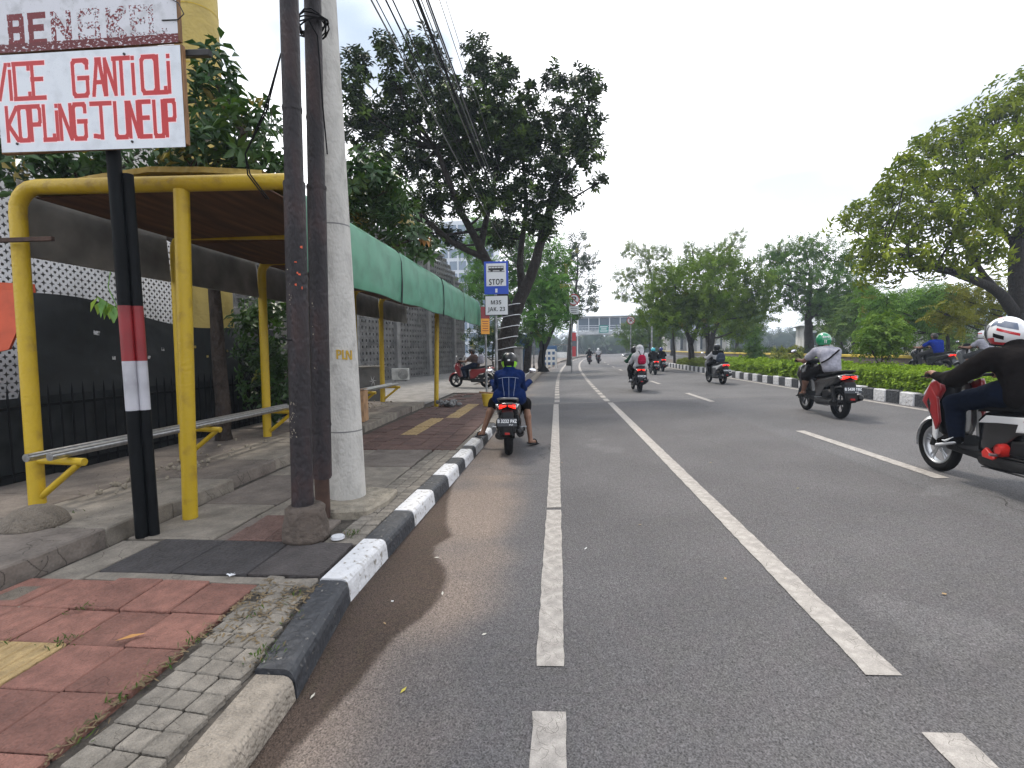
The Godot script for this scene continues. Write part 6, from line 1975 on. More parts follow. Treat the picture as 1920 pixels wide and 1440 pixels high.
# ---------------------------------------------------------------- smooth bodies: tapered capsules joined, meshed as surface nets
func sdf(bones: Array, cell: float, k: float) -> MB:
	var lo := Vector3(1e9, 1e9, 1e9)
	var hi := -lo
	for b in bones:
		for e in 2:
			var rr: Vector3 = Vector3.ONE * (b[2 + e] + k * 0.3 + cell * 3.0)
			lo = lo.min(b[e] - rr)
			hi = hi.max(b[e] + rr)
	var nx := int((hi.x - lo.x) / cell) + 2
	var ny := int((hi.y - lo.y) / cell) + 2
	var nzz := int((hi.z - lo.z) / cell) + 2
	var f := PackedFloat32Array()
	f.resize(nx * ny * nzz)
	f.fill(1.0)
	for b in bones:
		var a: Vector3 = b[0]
		var ab: Vector3 = b[1] - b[0]
		var l2 := maxf(ab.length_squared(), 1e-9)
		var ra: float = b[2]
		var rb: float = b[3]
		var m := Vector3.ONE * (maxf(ra, rb) + k + cell * 2.0)
		var p0: Vector3 = (b[0].min(b[1]) - m - lo) / cell
		var p1: Vector3 = (b[0].max(b[1]) + m - lo) / cell
		for z in range(maxi(0, int(p0.z)), mini(nzz, int(p1.z) + 2)):
			for y in range(maxi(0, int(p0.y)), mini(ny, int(p1.y) + 2)):
				var ix := (z * ny + y) * nx
				for x in range(maxi(0, int(p0.x)), mini(nx, int(p1.x) + 2)):
					var q := lo + Vector3(x, y, z) * cell - a
					var t := clampf(q.dot(ab) / l2, 0.0, 1.0)
					var d := (q - ab * t).length() - ra - (rb - ra) * t
					var o := f[ix + x]
					var h := maxf(k - absf(o - d), 0.0)
					f[ix + x] = minf(o, d) - h * h * 0.25 / k
	var mb := MB.new()
	var vid := PackedInt32Array()
	vid.resize(f.size())
	vid.fill(-1)
	var sy := nx
	var sz := nx * ny
	var off := [0, 1, sy, sy + 1, sz, sz + 1, sz + sy, sz + sy + 1]
	var ed := [[0, 1], [2, 3], [4, 5], [6, 7], [0, 2], [1, 3], [4, 6], [5, 7], [0, 4], [1, 5], [2, 6], [3, 7]]
	var lim := cell * 2.2
	for z in nzz - 1:
		for y in ny - 1:
			var row := (z * ny + y) * nx
			for x in nx - 1:
				var i0 := row + x
				if absf(f[i0]) > lim:
					continue
				var neg := 0
				for o in off:
					if f[i0 + o] < 0.0:
						neg += 1
				if neg == 0 or neg == 8:
					continue
				var s := Vector3.ZERO
				var n := 0
				for e in ed:
					var fa := f[i0 + off[e[0]]]
					var fb := f[i0 + off[e[1]]]
					if (fa < 0.0) != (fb < 0.0):
						var t := fa / (fa - fb)
						var c0: int = e[0]
						var c1: int = e[1]
						var va := Vector3(c0 & 1, (c0 >> 1) & 1, c0 >> 2)
						var vb := Vector3(c1 & 1, (c1 >> 1) & 1, c1 >> 2)
						s += va.lerp(vb, t)
						n += 1
				vid[i0] = mb.v.size()
				mb.v.append(lo + (Vector3(x, y, z) + s / n) * cell)
				var g := Vector3.ZERO
				for c in 8:
					var w := f[i0 + off[c]]
					g += Vector3(w if c & 1 else -w, w if c & 2 else -w, w if c & 4 else -w)
				mb.n.append(g.normalized())
	for z in range(1, nzz - 1):
		for y in range(1, ny - 1):
			var row := (z * ny + y) * nx
			for x in range(1, nx - 1):
				var i0 := row + x
				if absf(f[i0]) > lim:
					continue
				var a := f[i0] < 0.0
				if a != (f[i0 + 1] < 0.0):
					quad_idx(mb, vid[i0], vid[i0 - sy], vid[i0 - sy - sz], vid[i0 - sz], a)
				if a != (f[i0 + sy] < 0.0):
					quad_idx(mb, vid[i0], vid[i0 - sz], vid[i0 - sz - 1], vid[i0 - 1], a)
				if a != (f[i0 + sz] < 0.0):
					quad_idx(mb, vid[i0], vid[i0 - 1], vid[i0 - 1 - sy], vid[i0 - sy], a)
	return mb

func quad_idx(mb: MB, a: int, b: int, c: int, d: int, flip: bool) -> void:
	if mini(mini(a, b), mini(c, d)) < 0:
		return
	if flip:
		mb.i.append_array([a, c, b, a, d, c])
	else:
		mb.i.append_array([a, b, c, a, c, d])

func on_back(mb: MB, x: float, y: float, off := 0.004) -> Vector3:   # the rearmost point of a garment at a given x, y
	var z := -9.0
	for p in mb.v:
		if absf(p.x - x) < 0.02 and absf(p.y - y) < 0.02 and p.z > z:
			z = p.z
	return Vector3(x, y, z + off)

# ---------------------------------------------------------------- scooters (forward is -z, origin on the ground between the wheels)
var S := {}
func scooter_meshes() -> void:
	var mb: MB
	for q in [["tyre_front", 0.232, 0.042, 0.044], ["tyre_rear", 0.226, 0.058, 0.054]]:
		mb = MB.new()
		var pr := []
		for k in 15:
			var a := TAU * k / 14
			pr.append(Vector2(-cos(a) * q[2], q[1] + sin(a) * q[3]))
		mb.turn(Vector3.ZERO, pr, 28)
		S[q[0]] = mb.mesh()
	mb = MB.new()
	mb.turn(Vector3.ZERO, [Vector2(-0.03, 0.196), Vector2(0.03, 0.196), Vector2(0.03, 0.176), Vector2(-0.03, 0.176), Vector2(-0.03, 0.196)], 28)
	for k in 5:
		var a := TAU * k / 5
		for s in [-0.12, 0.12]:
			mb.bar(Vector3(0, cos(a) * 0.03, sin(a) * 0.03), Vector3(0, cos(a + s) * 0.182, sin(a + s) * 0.182), 0.016, 0.018, 0.003)
	mb.tube([Vector3(-0.04, 0, 0), Vector3(0.04, 0, 0)], 0.04, 12)
	S.rim = mb.mesh()
	mb = MB.new()
	mb.tube([Vector3(0.048, 0, 0), Vector3(0.053, 0, 0)], 0.1, 20)
	S.disc = mb.mesh()
	mb = MB.new()
	var rings := []
	for k in 12:
		var a := deg_to_rad(-48 + 13.5 * k)
		var r := PackedVector3Array()
		for x in 7:
			var u := (x - 3) / 3.0
			var rr := 0.315 - 0.05 * u * u
			r.append(Vector3(u * (0.062 - 0.012 * absf(k - 5) / 6.0), 0.275 + cos(a) * rr, -0.64 + sin(a) * rr * -1.0))
		rings.append(r)
	mb.loft(rings, false, false)
	S.front_fender = mb.mesh()
	mb = MB.new()
	for s in [-1.0, 1.0]:
		mb.tube([Vector3(s * 0.07, 0.275, -0.64), Vector3(s * 0.075, 0.62, -0.53)], [0.024, 0.022], 8)
	mb.tube([Vector3(0, 0.6, -0.52), Vector3(0, 1.0, -0.40)], 0.028, 8)
	mb.b(Vector3(0, 0.61, -0.525), Vector3(0.19, 0.05, 0.06), 0.01)
	S.fork = mb.mesh()
	mb = MB.new()
	rings = []
	for q in [[0.36, 0.09, -0.40, 0.05], [0.46, 0.17, -0.44, 0.085], [0.58, 0.215, -0.47, 0.115], [0.72, 0.235, -0.50, 0.135], [0.82, 0.21, -0.51, 0.135], [0.90, 0.16, -0.50, 0.11], [0.96, 0.10, -0.47, 0.07]]:
		var r := PackedVector3Array()
		for s in 18:
			var a := TAU * s / 18
			var ca := cos(a)
			var sa := sin(a)
			var zz: float = -sa * q[3] * (1.35 if sa > 0 else 0.55)
			r.append(Vector3(ca * q[1] * (1.0 - 0.25 * maxf(0, sa)), q[0] + 0.03 * maxf(0, sa), q[2] + zz))
		rings.append(r)
	mb.loft(rings)
	S.front_cowl = mb.mesh()
	mb = MB.new()
	mb.pillow([Vector2(-0.68, 0.78), Vector2(-0.70, 0.84), Vector2(-0.62, 0.92), Vector2(-0.52, 0.90), Vector2(-0.56, 0.78)], 0.13)
	S.headlight = mb.mesh()
	mb = MB.new()
	mb.ell(Vector3(0, 1.0, -0.41), Vector3(0.19, 0.055, 0.09), Basis(), 16, 8)
	S.handlebar_cover = mb.mesh()
	mb = MB.new()
	mb.tube([Vector3(-0.36, 1.0, -0.35), Vector3(-0.24, 1.005, -0.385), Vector3(-0.15, 1.0, -0.40), Vector3(0.15, 1.0, -0.40), Vector3(0.24, 1.005, -0.385), Vector3(0.36, 1.0, -0.35)], 0.016, 8)
	for s in [-1.0, 1.0]:
		mb.tube([Vector3(s * 0.18, 1.0, -0.43), Vector3(s * 0.25, 0.995, -0.455), Vector3(s * 0.345, 0.985, -0.43)], 0.007, 6)
	S.handlebar = mb.mesh()
	for s in [-1, 1]:
		mb = MB.new()
		mb.tube([Vector3(s * 0.20, 1.02, -0.42), Vector3(s * 0.25, 1.12, -0.44), Vector3(s * 0.32, 1.17, -0.43)], 0.006, 6)
		mb.ell(Vector3(s * 0.36, 1.19, -0.425), Vector3(0.062, 0.038, 0.018), Basis(Vector3.BACK, -0.2 * s), 12, 8)
		S["mirror%d" % s] = mb.mesh()
		mb = MB.new()
		mb.ell(Vector3(s * 0.36, 1.19, -0.409), Vector3(0.055, 0.031, 0.006), Basis(Vector3.BACK, -0.2 * s), 12, 6)
		S["glass%d" % s] = mb.mesh()
	mb = MB.new()
	mb.pillow([Vector2(-0.42, 0.36), Vector2(-0.36, 0.29), Vector2(0.05, 0.26), Vector2(0.16, 0.24), Vector2(0.20, 0.30), Vector2(0.08, 0.34), Vector2(-0.30, 0.33), Vector2(-0.40, 0.42)], 0.165, 0.0, 0.9)
	S.floorboard = mb.mesh()
	mb = MB.new()
	mb.pillow([Vector2(-0.02, 0.33), Vector2(-0.05, 0.62), Vector2(0.03, 0.70), Vector2(0.42, 0.735), Vector2(0.88, 0.80), Vector2(0.955, 0.775), Vector2(0.84, 0.66), Vector2(0.62, 0.575), Vector2(0.42, 0.53), Vector2(0.26, 0.40), Vector2(0.18, 0.33)], 0.165, 0.0, 0.86)
	S.body = mb.mesh()
	for s in [-1, 1]:   # a sharper panel on each flank
		mb = MB.new()
		mb.pillow([Vector2(0.02, 0.60), Vector2(0.10, 0.675), Vector2(0.48, 0.70), Vector2(0.86, 0.775), Vector2(0.90, 0.745), Vector2(0.62, 0.65), Vector2(0.52, 0.575), Vector2(0.40, 0.565), Vector2(0.42, 0.635), Vector2(0.20, 0.62)], 0.012, s * 0.16, 0.9)
		S["flank%d" % s] = mb.mesh()
		mb = MB.new()
		mb.pillow([Vector2(0.46, 0.665), Vector2(0.84, 0.755), Vector2(0.70, 0.69), Vector2(0.58, 0.64)], 0.008, s * 0.17, 0.9)
		S["flash%d" % s] = mb.mesh()
		mb = MB.new()
		mb.pillow([Vector2(-0.60, 0.74), Vector2(-0.50, 0.90), Vector2(-0.40, 0.78), Vector2(-0.36, 0.55), Vector2(-0.40, 0.46), Vector2(-0.46, 0.60)], 0.016, s * 0.205, 0.9)
		S["wing%d" % s] = mb.mesh()
	mb = MB.new()
	mb.pillow([Vector2(-0.06, 0.685), Vector2(-0.05, 0.745), Vector2(0.10, 0.785), Vector2(0.28, 0.775), Vector2(0.38, 0.815), Vector2(0.74, 0.845), Vector2(0.80, 0.81), Vector2(0.42, 0.735)], 0.145, 0.0, 0.9)
	S.seat = mb.mesh()
	mb = MB.new()
	mb.tube([Vector3(-0.13, 0.79, 0.62), Vector3(-0.135, 0.835, 0.80), Vector3(-0.09, 0.85, 0.90), Vector3(0, 0.853, 0.92), Vector3(0.09, 0.85, 0.90), Vector3(0.135, 0.835, 0.80), Vector3(0.13, 0.79, 0.62)], 0.016, 8)
	S.grab_rail = mb.mesh()
	for s in [-1.0, 1.0]:
		mb = MB.new()
		mb.loft([
			PackedVector3Array([Vector3(s * 0.014, 0.742, 0.945), Vector3(s * 0.014, 0.772, 0.935), Vector3(s * 0.014, 0.77, 0.86), Vector3(s * 0.014, 0.738, 0.86)]),
			PackedVector3Array([Vector3(s * 0.075, 0.72, 0.945), Vector3(s * 0.075, 0.775, 0.93), Vector3(s * 0.075, 0.775, 0.85), Vector3(s * 0.075, 0.715, 0.85)]),
			PackedVector3Array([Vector3(s * 0.115, 0.705, 0.925), Vector3(s * 0.115, 0.768, 0.91), Vector3(s * 0.115, 0.768, 0.83), Vector3(s * 0.115, 0.70, 0.83)])])
		S["tail%d" % int(s)] = mb.mesh()
	for s in [-1.0, 1.0]:
		mb = MB.new()
		mb.loft([
			PackedVector3Array([Vector3(s * 0.117, 0.712, 0.924), Vector3(s * 0.117, 0.766, 0.909), Vector3(s * 0.117, 0.766, 0.83), Vector3(s * 0.117, 0.71, 0.83)]),
			PackedVector3Array([Vector3(s * 0.152, 0.735, 0.885), Vector3(s * 0.16, 0.77, 0.87), Vector3(s * 0.16, 0.77, 0.81), Vector3(s * 0.152, 0.735, 0.81)])])
		S["indicator%d" % int(s)] = mb.mesh()
	mb = MB.new()
	mb.pillow([Vector2(0.74, 0.66), Vector2(0.90, 0.70), Vector2(0.96, 0.66), Vector2(1.0, 0.52), Vector2(1.035, 0.36), Vector2(1.0, 0.31), Vector2(0.95, 0.40), Vector2(0.88, 0.56)], 0.085, 0.0, 0.9)
	S.rear_fender = mb.mesh()
	mb = MB.new()
	mb.b(Vector3.ZERO, Vector3(0.275, 0.112, 0.005), 0.001)
	S.number_plate = mb.mesh()
	mb = MB.new()
	mb.b(Vector3(0, 0.375, 1.035), Vector3(0.07, 0.032, 0.014), 0.004)
	S.reflector = mb.mesh()
	mb = MB.new()
	mb.tube([Vector3(-0.09, 0.27, 0.06), Vector3(-0.11, 0.28, 0.2), Vector3(-0.115, 0.285, 0.45), Vector3(-0.115, 0.285, 0.66)], [0.085, 0.098, 0.082, 0.085], 14, true, 0.72)
	for k in 6:
		mb.bar(Vector3(-0.17, 0.22 + 0.025 * k, 0.1 + 0.01 * k), Vector3(-0.17, 0.225 + 0.025 * k, 0.56), 0.03, 0.008, 0.002)
	mb.tube([Vector3(-0.06, 0.29, 0.64), Vector3(0.09, 0.29, 0.64)], 0.05, 12)
	mb.b(Vector3(0, 0.33, 0.16), Vector3(0.2, 0.18, 0.2), 0.03)
	for k in 5:
		mb.b(Vector3(0, 0.36, 0.02 - 0.02 * k), Vector3(0.17, 0.13, 0.008), 0.002)
	S.engine = mb.mesh()
	mb = MB.new()
	mb.pillow([Vector2(0.34, 0.37), Vector2(0.36, 0.49), Vector2(0.60, 0.52), Vector2(0.66, 0.44), Vector2(0.58, 0.37)], 0.05, -0.135)
	S.air_box = mb.mesh()
	mb = MB.new()
	mb.tube([Vector3(0.12, 0.25, 0.12), Vector3(0.15, 0.22, 0.3), Vector3(0.165, 0.27, 0.44), Vector3(0.17, 0.31, 0.56), Vector3(0.175, 0.40, 0.93), Vector3(0.175, 0.405, 0.95)], [0.02, 0.022, 0.04, 0.062, 0.056, 0.03], 12)
	S.exhaust = mb.mesh()
	mb = MB.new()
	mb.pillow([Vector2(0.52, 0.33), Vector2(0.56, 0.38), Vector2(0.86, 0.45), Vector2(0.88, 0.40)], 0.014, 0.232)
	S.heat_shield = mb.mesh()
	mb = MB.new()
	mb.tube([Vector3(-0.125, 0.30, 0.68), Vector3(-0.12, 0.60, 0.58)], 0.028, 8)
	for k in 8:
		mb.tube([Vector3(-0.125 + 0.0006 * k, 0.36 + 0.024 * k, 0.662 - 0.008 * k), Vector3(-0.125 + 0.0006 * k, 0.368 + 0.024 * k, 0.659 - 0.008 * k)], 0.037, 10)
	S.shock_absorber = mb.mesh()
	mb = MB.new()
	mb.tube([Vector3(-0.055, 0, 0), Vector3(0.055, 0.01, 0)], 0.014, 6)
	S.foot_peg = mb.mesh()
	mb = MB.new()
	mb.tube([Vector3(-0.16, 0.40, 0.30), Vector3(-0.205, 0.40, 0.30), Vector3(-0.215, 0.40, 0.30)], [0.06, 0.056, 0.03], 18)
	mb.pillow([Vector2(0.12, 0.36), Vector2(0.16, 0.40), Vector2(0.26, 0.33), Vector2(0.24, 0.30), Vector2(0.13, 0.31)], 0.02, -0.19)
	S.fan_cover = mb.mesh()
	mb = MB.new()
	mb.pillow([Vector2(-0.62, 0.88), Vector2(-0.52, 1.0), Vector2(-0.42, 1.14), Vector2(-0.41, 1.13), Vector2(-0.47, 0.98), Vector2(-0.53, 0.88)], 0.12)
	S.windscreen = mb.mesh()

# o: body, flank, cowl, flash, fender, rim, tail (lit), plate, extra parts
func scooter(called: String, label: String, lat: float, d: float, o: Dictionary, turn := 0.0, at = null) -> Node3D:
	var t := thing(called, label, "motorcycle", at if at != null else R(lat, d), turn, "motorcycles on the road")
	var body: Material = M[o.get("body", "body_black")]
	for f in 2:
		var w := Node3D.new()
		w.name = "wheel"
		w.position = [Vector3(0, 0.276, -0.64), Vector3(0, 0.28, 0.64)][f]
		t.add_child(w, true)
		part(w, "tyre", S.tyre_front if f == 0 else S.tyre_rear, M.tyre)
		part(w, "rim", S.rim, M[o.get("rim", "rim_black")])
		if f == 0:
			part(w, "brake_disc", S.disc, M.alloy)
	part(t, "front_fender", S.front_fender, M[o.get("fender", o.get("body", "body_black"))])
	part(t, "fork", S.fork, M.engine)
	part(t, "front_cowl", S.front_cowl, M[o.get("cowl", o.get("body", "body_black"))])
	part(t, "headlight", S.headlight, M.lens)
	part(t, "handlebar_cover", S.handlebar_cover, M.black_plastic)
	part(t, "handlebar", S.handlebar, M.black_plastic)
	if o.get("mirrors", true):
		for s in [-1, 1]:
			var mh := part(t, "mirror", S["mirror%d" % s], M[o.get("mirror", "black_plastic")])
			part(mh, "mirror_glass", S["glass%d" % s], M.mirror)
	part(t, "floorboard", S.floorboard, M.black_plastic)
	part(t, "body_shell", S.body, body)
	for s in [-1, 1]:
		part(t, "flank_panel", S["flank%d" % s], M[o.get("flank", o.get("body", "body_black"))])
		if o.has("flash"):
			part(t, "flash_panel", S["flash%d" % s], M[o.flash])
		part(t, "wing_panel", S["wing%d" % s], M[o.get("wing", o.get("cowl", o.get("body", "body_black")))])
	part(t, "seat", S.seat, M.seat_vinyl)
	part(t, "grab_rail", S.grab_rail, M[o.get("rail", "black_plastic")])
	for s in [-1, 1]:
		part(t, "tail_light", S["tail%d" % s], M.tail_on if o.get("tail", true) else M.tail_off)
	for s in [-1, 1]:
		part(t, "indicator", S["indicator%d" % s], M.lens)
	part(t, "rear_fender", S.rear_fender, M.black_plastic)
	var pl := part(t, "number_plate", S.number_plate, M.plate, Transform3D(Basis(Vector3.RIGHT, -0.22), Vector3(0, 0.535, 1.035)))
	if o.has("plate"):
		text(pl, o.plate, 0.046, M.plate_text, T3(Vector3(0, 0.014, 0.0035)), "plate_number", 0.82, "Droid Sans", true, 0.0015)
		text(pl, o.get("date", "07.27"), 0.016, M.plate_text, T3(Vector3(0.055, -0.036, 0.0035)), "plate_date", 1.0, "Droid Sans", true, 0.0015)
	part(t, "reflector", S.reflector, M.tail_off)
	part(t, "engine", S.engine, M.engine)
	part(t, "air_box", S.air_box, M.black_plastic)
	var ex := part(t, "exhaust", S.exhaust, M[o.get("exhaust", "engine")])
	part(ex, "heat_shield", S.heat_shield, M.black_plastic)
	part(t, "shock_absorber", S.shock_absorber, M[o.get("shock", "engine")])
	for s in [-1, 1]:
		part(t, "foot_peg", S.foot_peg, M.alloy, Transform3D(Basis(Vector3.UP, 0.0 if s > 0 else PI), Vector3(0.205 * s, 0.35, 0.28)))
	if o.has("fan"):
		part(t, "fan_cover", S.fan_cover, M[o.fan])
	if o.has("screen"):
		part(t, "windscreen", S.windscreen, M[o.screen])
	return t

# ---------------------------------------------------------------- riders
func ell_patch(mb: MB, c: Vector3, r: Vector3, az0: float, az1: float, el0: float, el1: float, k := 1.0, na := 12, ne := 6, slant := 0.0) -> void:
	var rings := []
	for a in na + 1:
		var f := float(a) / na
		var az := deg_to_rad(lerpf(az0, az1, f))
		var q := PackedVector3Array()
		for e in ne + 1:
			var el := deg_to_rad(lerpf(el0, el1, float(e) / ne) + slant * f)
			q.append(c + Vector3(sin(az) * cos(el), sin(el), -cos(az) * cos(el)) * r * k)
		rings.append(q)
	mb.loft(rings, false, false)

# open: the face open below the visor; deco: [[material, az0, az1, el0, el1, slant], ...]
func helmet(parent: Node3D, c: Vector3, hb: Basis, m: String, open := false, deco := [], visor := "visor") -> void:
	var r := Vector3(0.128, 0.142, 0.152)
	var x := Transform3D(hb, c)
	var mb := MB.new()
	ell_patch(mb, Vector3.ZERO, r, -180, 180, 24, 89.9, 1.0, 28, 7)
	ell_patch(mb, Vector3.ZERO, r, 68, 292, -48, 24, 1.0, 22, 7)
	if not open:
		ell_patch(mb, Vector3(0, 0, -0.012), r, -68, 68, -50, -14, 1.03, 14, 4)
	var h := part(parent, "helmet", mb, M[m], x)
	mb = MB.new()
	ell_patch(mb, Vector3.ZERO, r, -72, 72, -20 if not open else -30, 27, 1.035, 14, 6)
	part(h, "visor", mb, M[visor])
	mb = MB.new()
	var rim := []
	for k in 25:
		var az := TAU * k / 24
		rim.append(Vector3(sin(az) * cos(-0.84) * r.x, sin(-0.84) * r.y, -cos(az) * cos(-0.84) * r.z))
	mb.tube(rim, 0.011, 6, false)
	part(h, "rim_trim", mb, M.black_plastic)
	for q in deco:
		mb = MB.new()
		ell_patch(mb, Vector3.ZERO, r, q[1], q[2], q[3], q[4], 1.008, 10, 5, q[5] if q.size() > 5 else 0.0)
		part(h, "graphic", mb, M[q[0]])

func hand(mb: MB, g: Vector3, wr: Vector3, s: float) -> void:   # fingers closed round a grip along x at g
	mb.tube([wr, wr.lerp(g, 0.55) + Vector3(0, 0.022, 0), g + Vector3(0, 0.026, 0.005)], [0.027, 0.034, 0.036], 8, true, 0.62)
	for k in 4:
		var x := (k - 1.5) * 0.021 * s
		var p := []
		var end: float = [200.0, 215.0, 212.0, 190.0][k]
		for j in 6:
			var a := deg_to_rad(80.0 + end * j / 5.0)
			p.append(g + Vector3(x, sin(a) * 0.028, cos(a) * 0.028))
		mb.tube(p, [0.0105, 0.010, 0.0098, 0.0094, 0.009, 0.007], 6)
	var th := []
	for j in 4:
		var a := deg_to_rad(60.0 - 50.0 * j)
		th.append(g + Vector3(-s * (0.045 - 0.004 * j), sin(a) * 0.028, cos(a) * 0.029))
	mb.tube(th, [0.013, 0.012, 0.011, 0.008], 6)

# o: J (joint overrides), top, sleeve (0 none, 0.5 short, 1 long), legs, leg (0.5 shorts, 1 long), shoe, skin, fat, cell, helmet..., hair
func rider(called: String, label: String, xf: Transform3D, o: Dictionary) -> Node3D:
	var t := thing(called, label, "person", xf.origin, 0.0, "people riding")
	t.transform = xf
	var J := {
		"hip": Vector3(0, 0.86, 0.22), "chest": Vector3(0, 1.10, 0.15), "neck": Vector3(0, 1.225, 0.11), "head": Vector3(0, 1.355, 0.06), "sh": Vector3(0.17, 1.18, 0.12), "el": Vector3(0.30, 1.0, -0.08), "wr": Vector3(0.31, 1.015, -0.30), "grip": Vector3(0.30, 1.005, -0.37),
		"hj": Vector3(0.095, 0.87, 0.18), "kn": Vector3(0.17, 0.73, -0.26), "an": Vector3(0.15, 0.42, -0.20), "toe": Vector3(0.155, 0.355, -0.36)}
	J.merge(o.get("J", {}), true)
	var jl := func(k: String) -> Vector3:
		if J.has(k + "_l"):
			return J[k + "_l"]
		return Vector3(-J[k].x, J[k].y, J[k].z)
	var ft: float = o.get("fat", 1.0)
	var cell: float = o.get("cell", 0.022)
	var fa: float = o.get("fold", 0.0)
	var sk := []
	var tp := []
	var lg := []
	var sh := []
	var up: Vector3 = (J.head - J.neck).normalized()
	sk.append([J.hip, J.chest, 0.10, 0.10])
	tp.append([J.hip, J.chest, 0.118 * ft, 0.118 * ft])
	tp.append([J.chest, J.neck + Vector3(0, -0.03, 0.01), 0.115 * ft, 0.07])
	sk.append([jl.call("sh"), J.sh, 0.055, 0.055])
	sk.append([J.chest, J.neck, 0.09, 0.056])
	sk.append([J.neck, J.head, 0.052, 0.055])
	sk.append([J.head + up * 0.03, J.head + up * 0.025 + Vector3(0, 0, 0.02), 0.088, 0.085])
	sk.append([J.head, J.head - up * 0.075 + Vector3(0, 0, -0.045), 0.075, 0.042])
	sk.append([J.head + Vector3(0, 0.0, -0.088), J.head + Vector3(0, -0.03, -0.108), 0.012, 0.018])
	for s in 2:
		var g := func(k: String) -> Vector3: return J[k] if s == 1 else jl.call(k)
		var sx := 1.0 if s == 1 else -1.0
		var cl: float = 0.8 if o.get("leg", 1.0) > 0.5 else 1.0
		sk.append([g.call("sh"), g.call("el"), 0.047 * ft * (0.85 if o.get("sleeve", 1.0) > 0.5 else 1.0), 0.041])
		sk.append([g.call("el"), g.call("wr"), 0.040, 0.028])
		sk.append([g.call("hj"), g.call("kn"), 0.078, 0.056])
		sk.append([g.call("kn"), g.call("kn").lerp(g.call("an"), 0.35) + Vector3(0, 0, 0.012), 0.053 * cl, 0.054 * cl])
		sk.append([g.call("kn").lerp(g.call("an"), 0.35) + Vector3(0, 0, 0.012), g.call("an"), 0.053 * cl, 0.034])
		sk.append([g.call("an") + Vector3(0, -0.02, 0.015), g.call("toe"), 0.036, 0.026])
		sk.append([J.head + Vector3(sx * 0.088, 0.0, 0.01), J.head + Vector3(sx * 0.092, 0.02, 0.012), 0.02, 0.02])
		tp.append([J.hip + Vector3(sx * 0.06 * ft, -0.01, 0.0), J.hip.lerp(J.chest, 0.45) + Vector3(sx * 0.06, 0, 0.012), 0.108 * ft, 0.108 * ft])
		tp.append([J.hip.lerp(J.chest, 0.45) + Vector3(sx * 0.06, 0, 0.012), J.chest + Vector3(sx * 0.09, 0.0, 0.0), 0.108 * ft, 0.112 * ft])
		tp.append([J.chest + Vector3(sx * 0.09, 0, 0), J.neck + Vector3(sx * 0.08, -0.06, 0.01), 0.112 * ft, 0.075])
		tp.append([g.call("sh"), J.neck + Vector3(0, -0.02, 0), 0.072, 0.066])
		var sl: float = o.get("sleeve", 1.0)
		if sl > 0.0:
			tp.append([g.call("sh"), g.call("sh").lerp(g.call("el"), 1.0 if sl > 0.5 else 0.6), 0.074 * ft, (0.06 if sl > 0.5 else 0.066) * ft])
		if sl > 0.5:
			tp.append([g.call("el"), g.call("wr"), 0.059 * ft, 0.043])
		lg.append([g.call("hj") + Vector3(0, 0.0, 0.03), g.call("hj"), 0.115 * ft, 0.11 * ft])
		lg.append([g.call("hj"), g.call("kn"), 0.108 * ft, 0.078])
		if o.get("leg", 1.0) > 0.5:
			lg.append([g.call("kn"), g.call("an"), 0.080, 0.062])
		else:
			lg.append([g.call("kn"), g.call("kn").lerp(g.call("an"), 0.12), 0.078, 0.08])
		sh.append([g.call("an") + Vector3(0, -0.012, 0.02), g.call("toe").lerp(g.call("an"), 0.45), 0.047, 0.045])
		sh.append([g.call("toe").lerp(g.call("an"), 0.5), g.call("toe"), 0.045, 0.036])
	if o.get("sleeve", 1.0) > 0.5:
		tp.append([J.neck + Vector3(0, -0.04, 0.01), J.neck.lerp(J.head, 0.35) + Vector3(0, 0, 0.012), 0.085, 0.072])
	if o.has("extra_top"):
		tp.append_array(o.extra_top)
	var body := sdf(sk, cell * 0.85, 0.03)
	for s in 2:
		if s == 1:
			hand(body, J.grip, J.wr, 1.0)
		else:
			hand(body, jl.call("grip"), jl.call("wr"), -1.0)
	part(t, "body", body, M[o.get("skin", "skin")])
	var top := sdf(tp, cell, 0.045)
	var low := sdf(lg, cell, 0.04)
	for gm in [top, low]:   # creases in the cloth
		if fa > 0.0:
			for k in gm.v.size():
				var p: Vector3 = gm.v[k]
				var w := nz.get_noise_3d(p.x * 260, p.y * 130 + p.x * 120, p.z * 260) + 0.6 * nz.get_noise_3d(p.x * 600, p.y * 420, p.z * 600)
				gm.v[k] = p + gm.n[k] * fa * (w - 0.3 if gm == low else w + 0.0)
			gm.smooth(0, 0)
	var to := part(t, o.get("top_name", "shirt"), top, M[o.top])
	part(t, o.get("legs_name", "trousers"), low, M[o.legs])
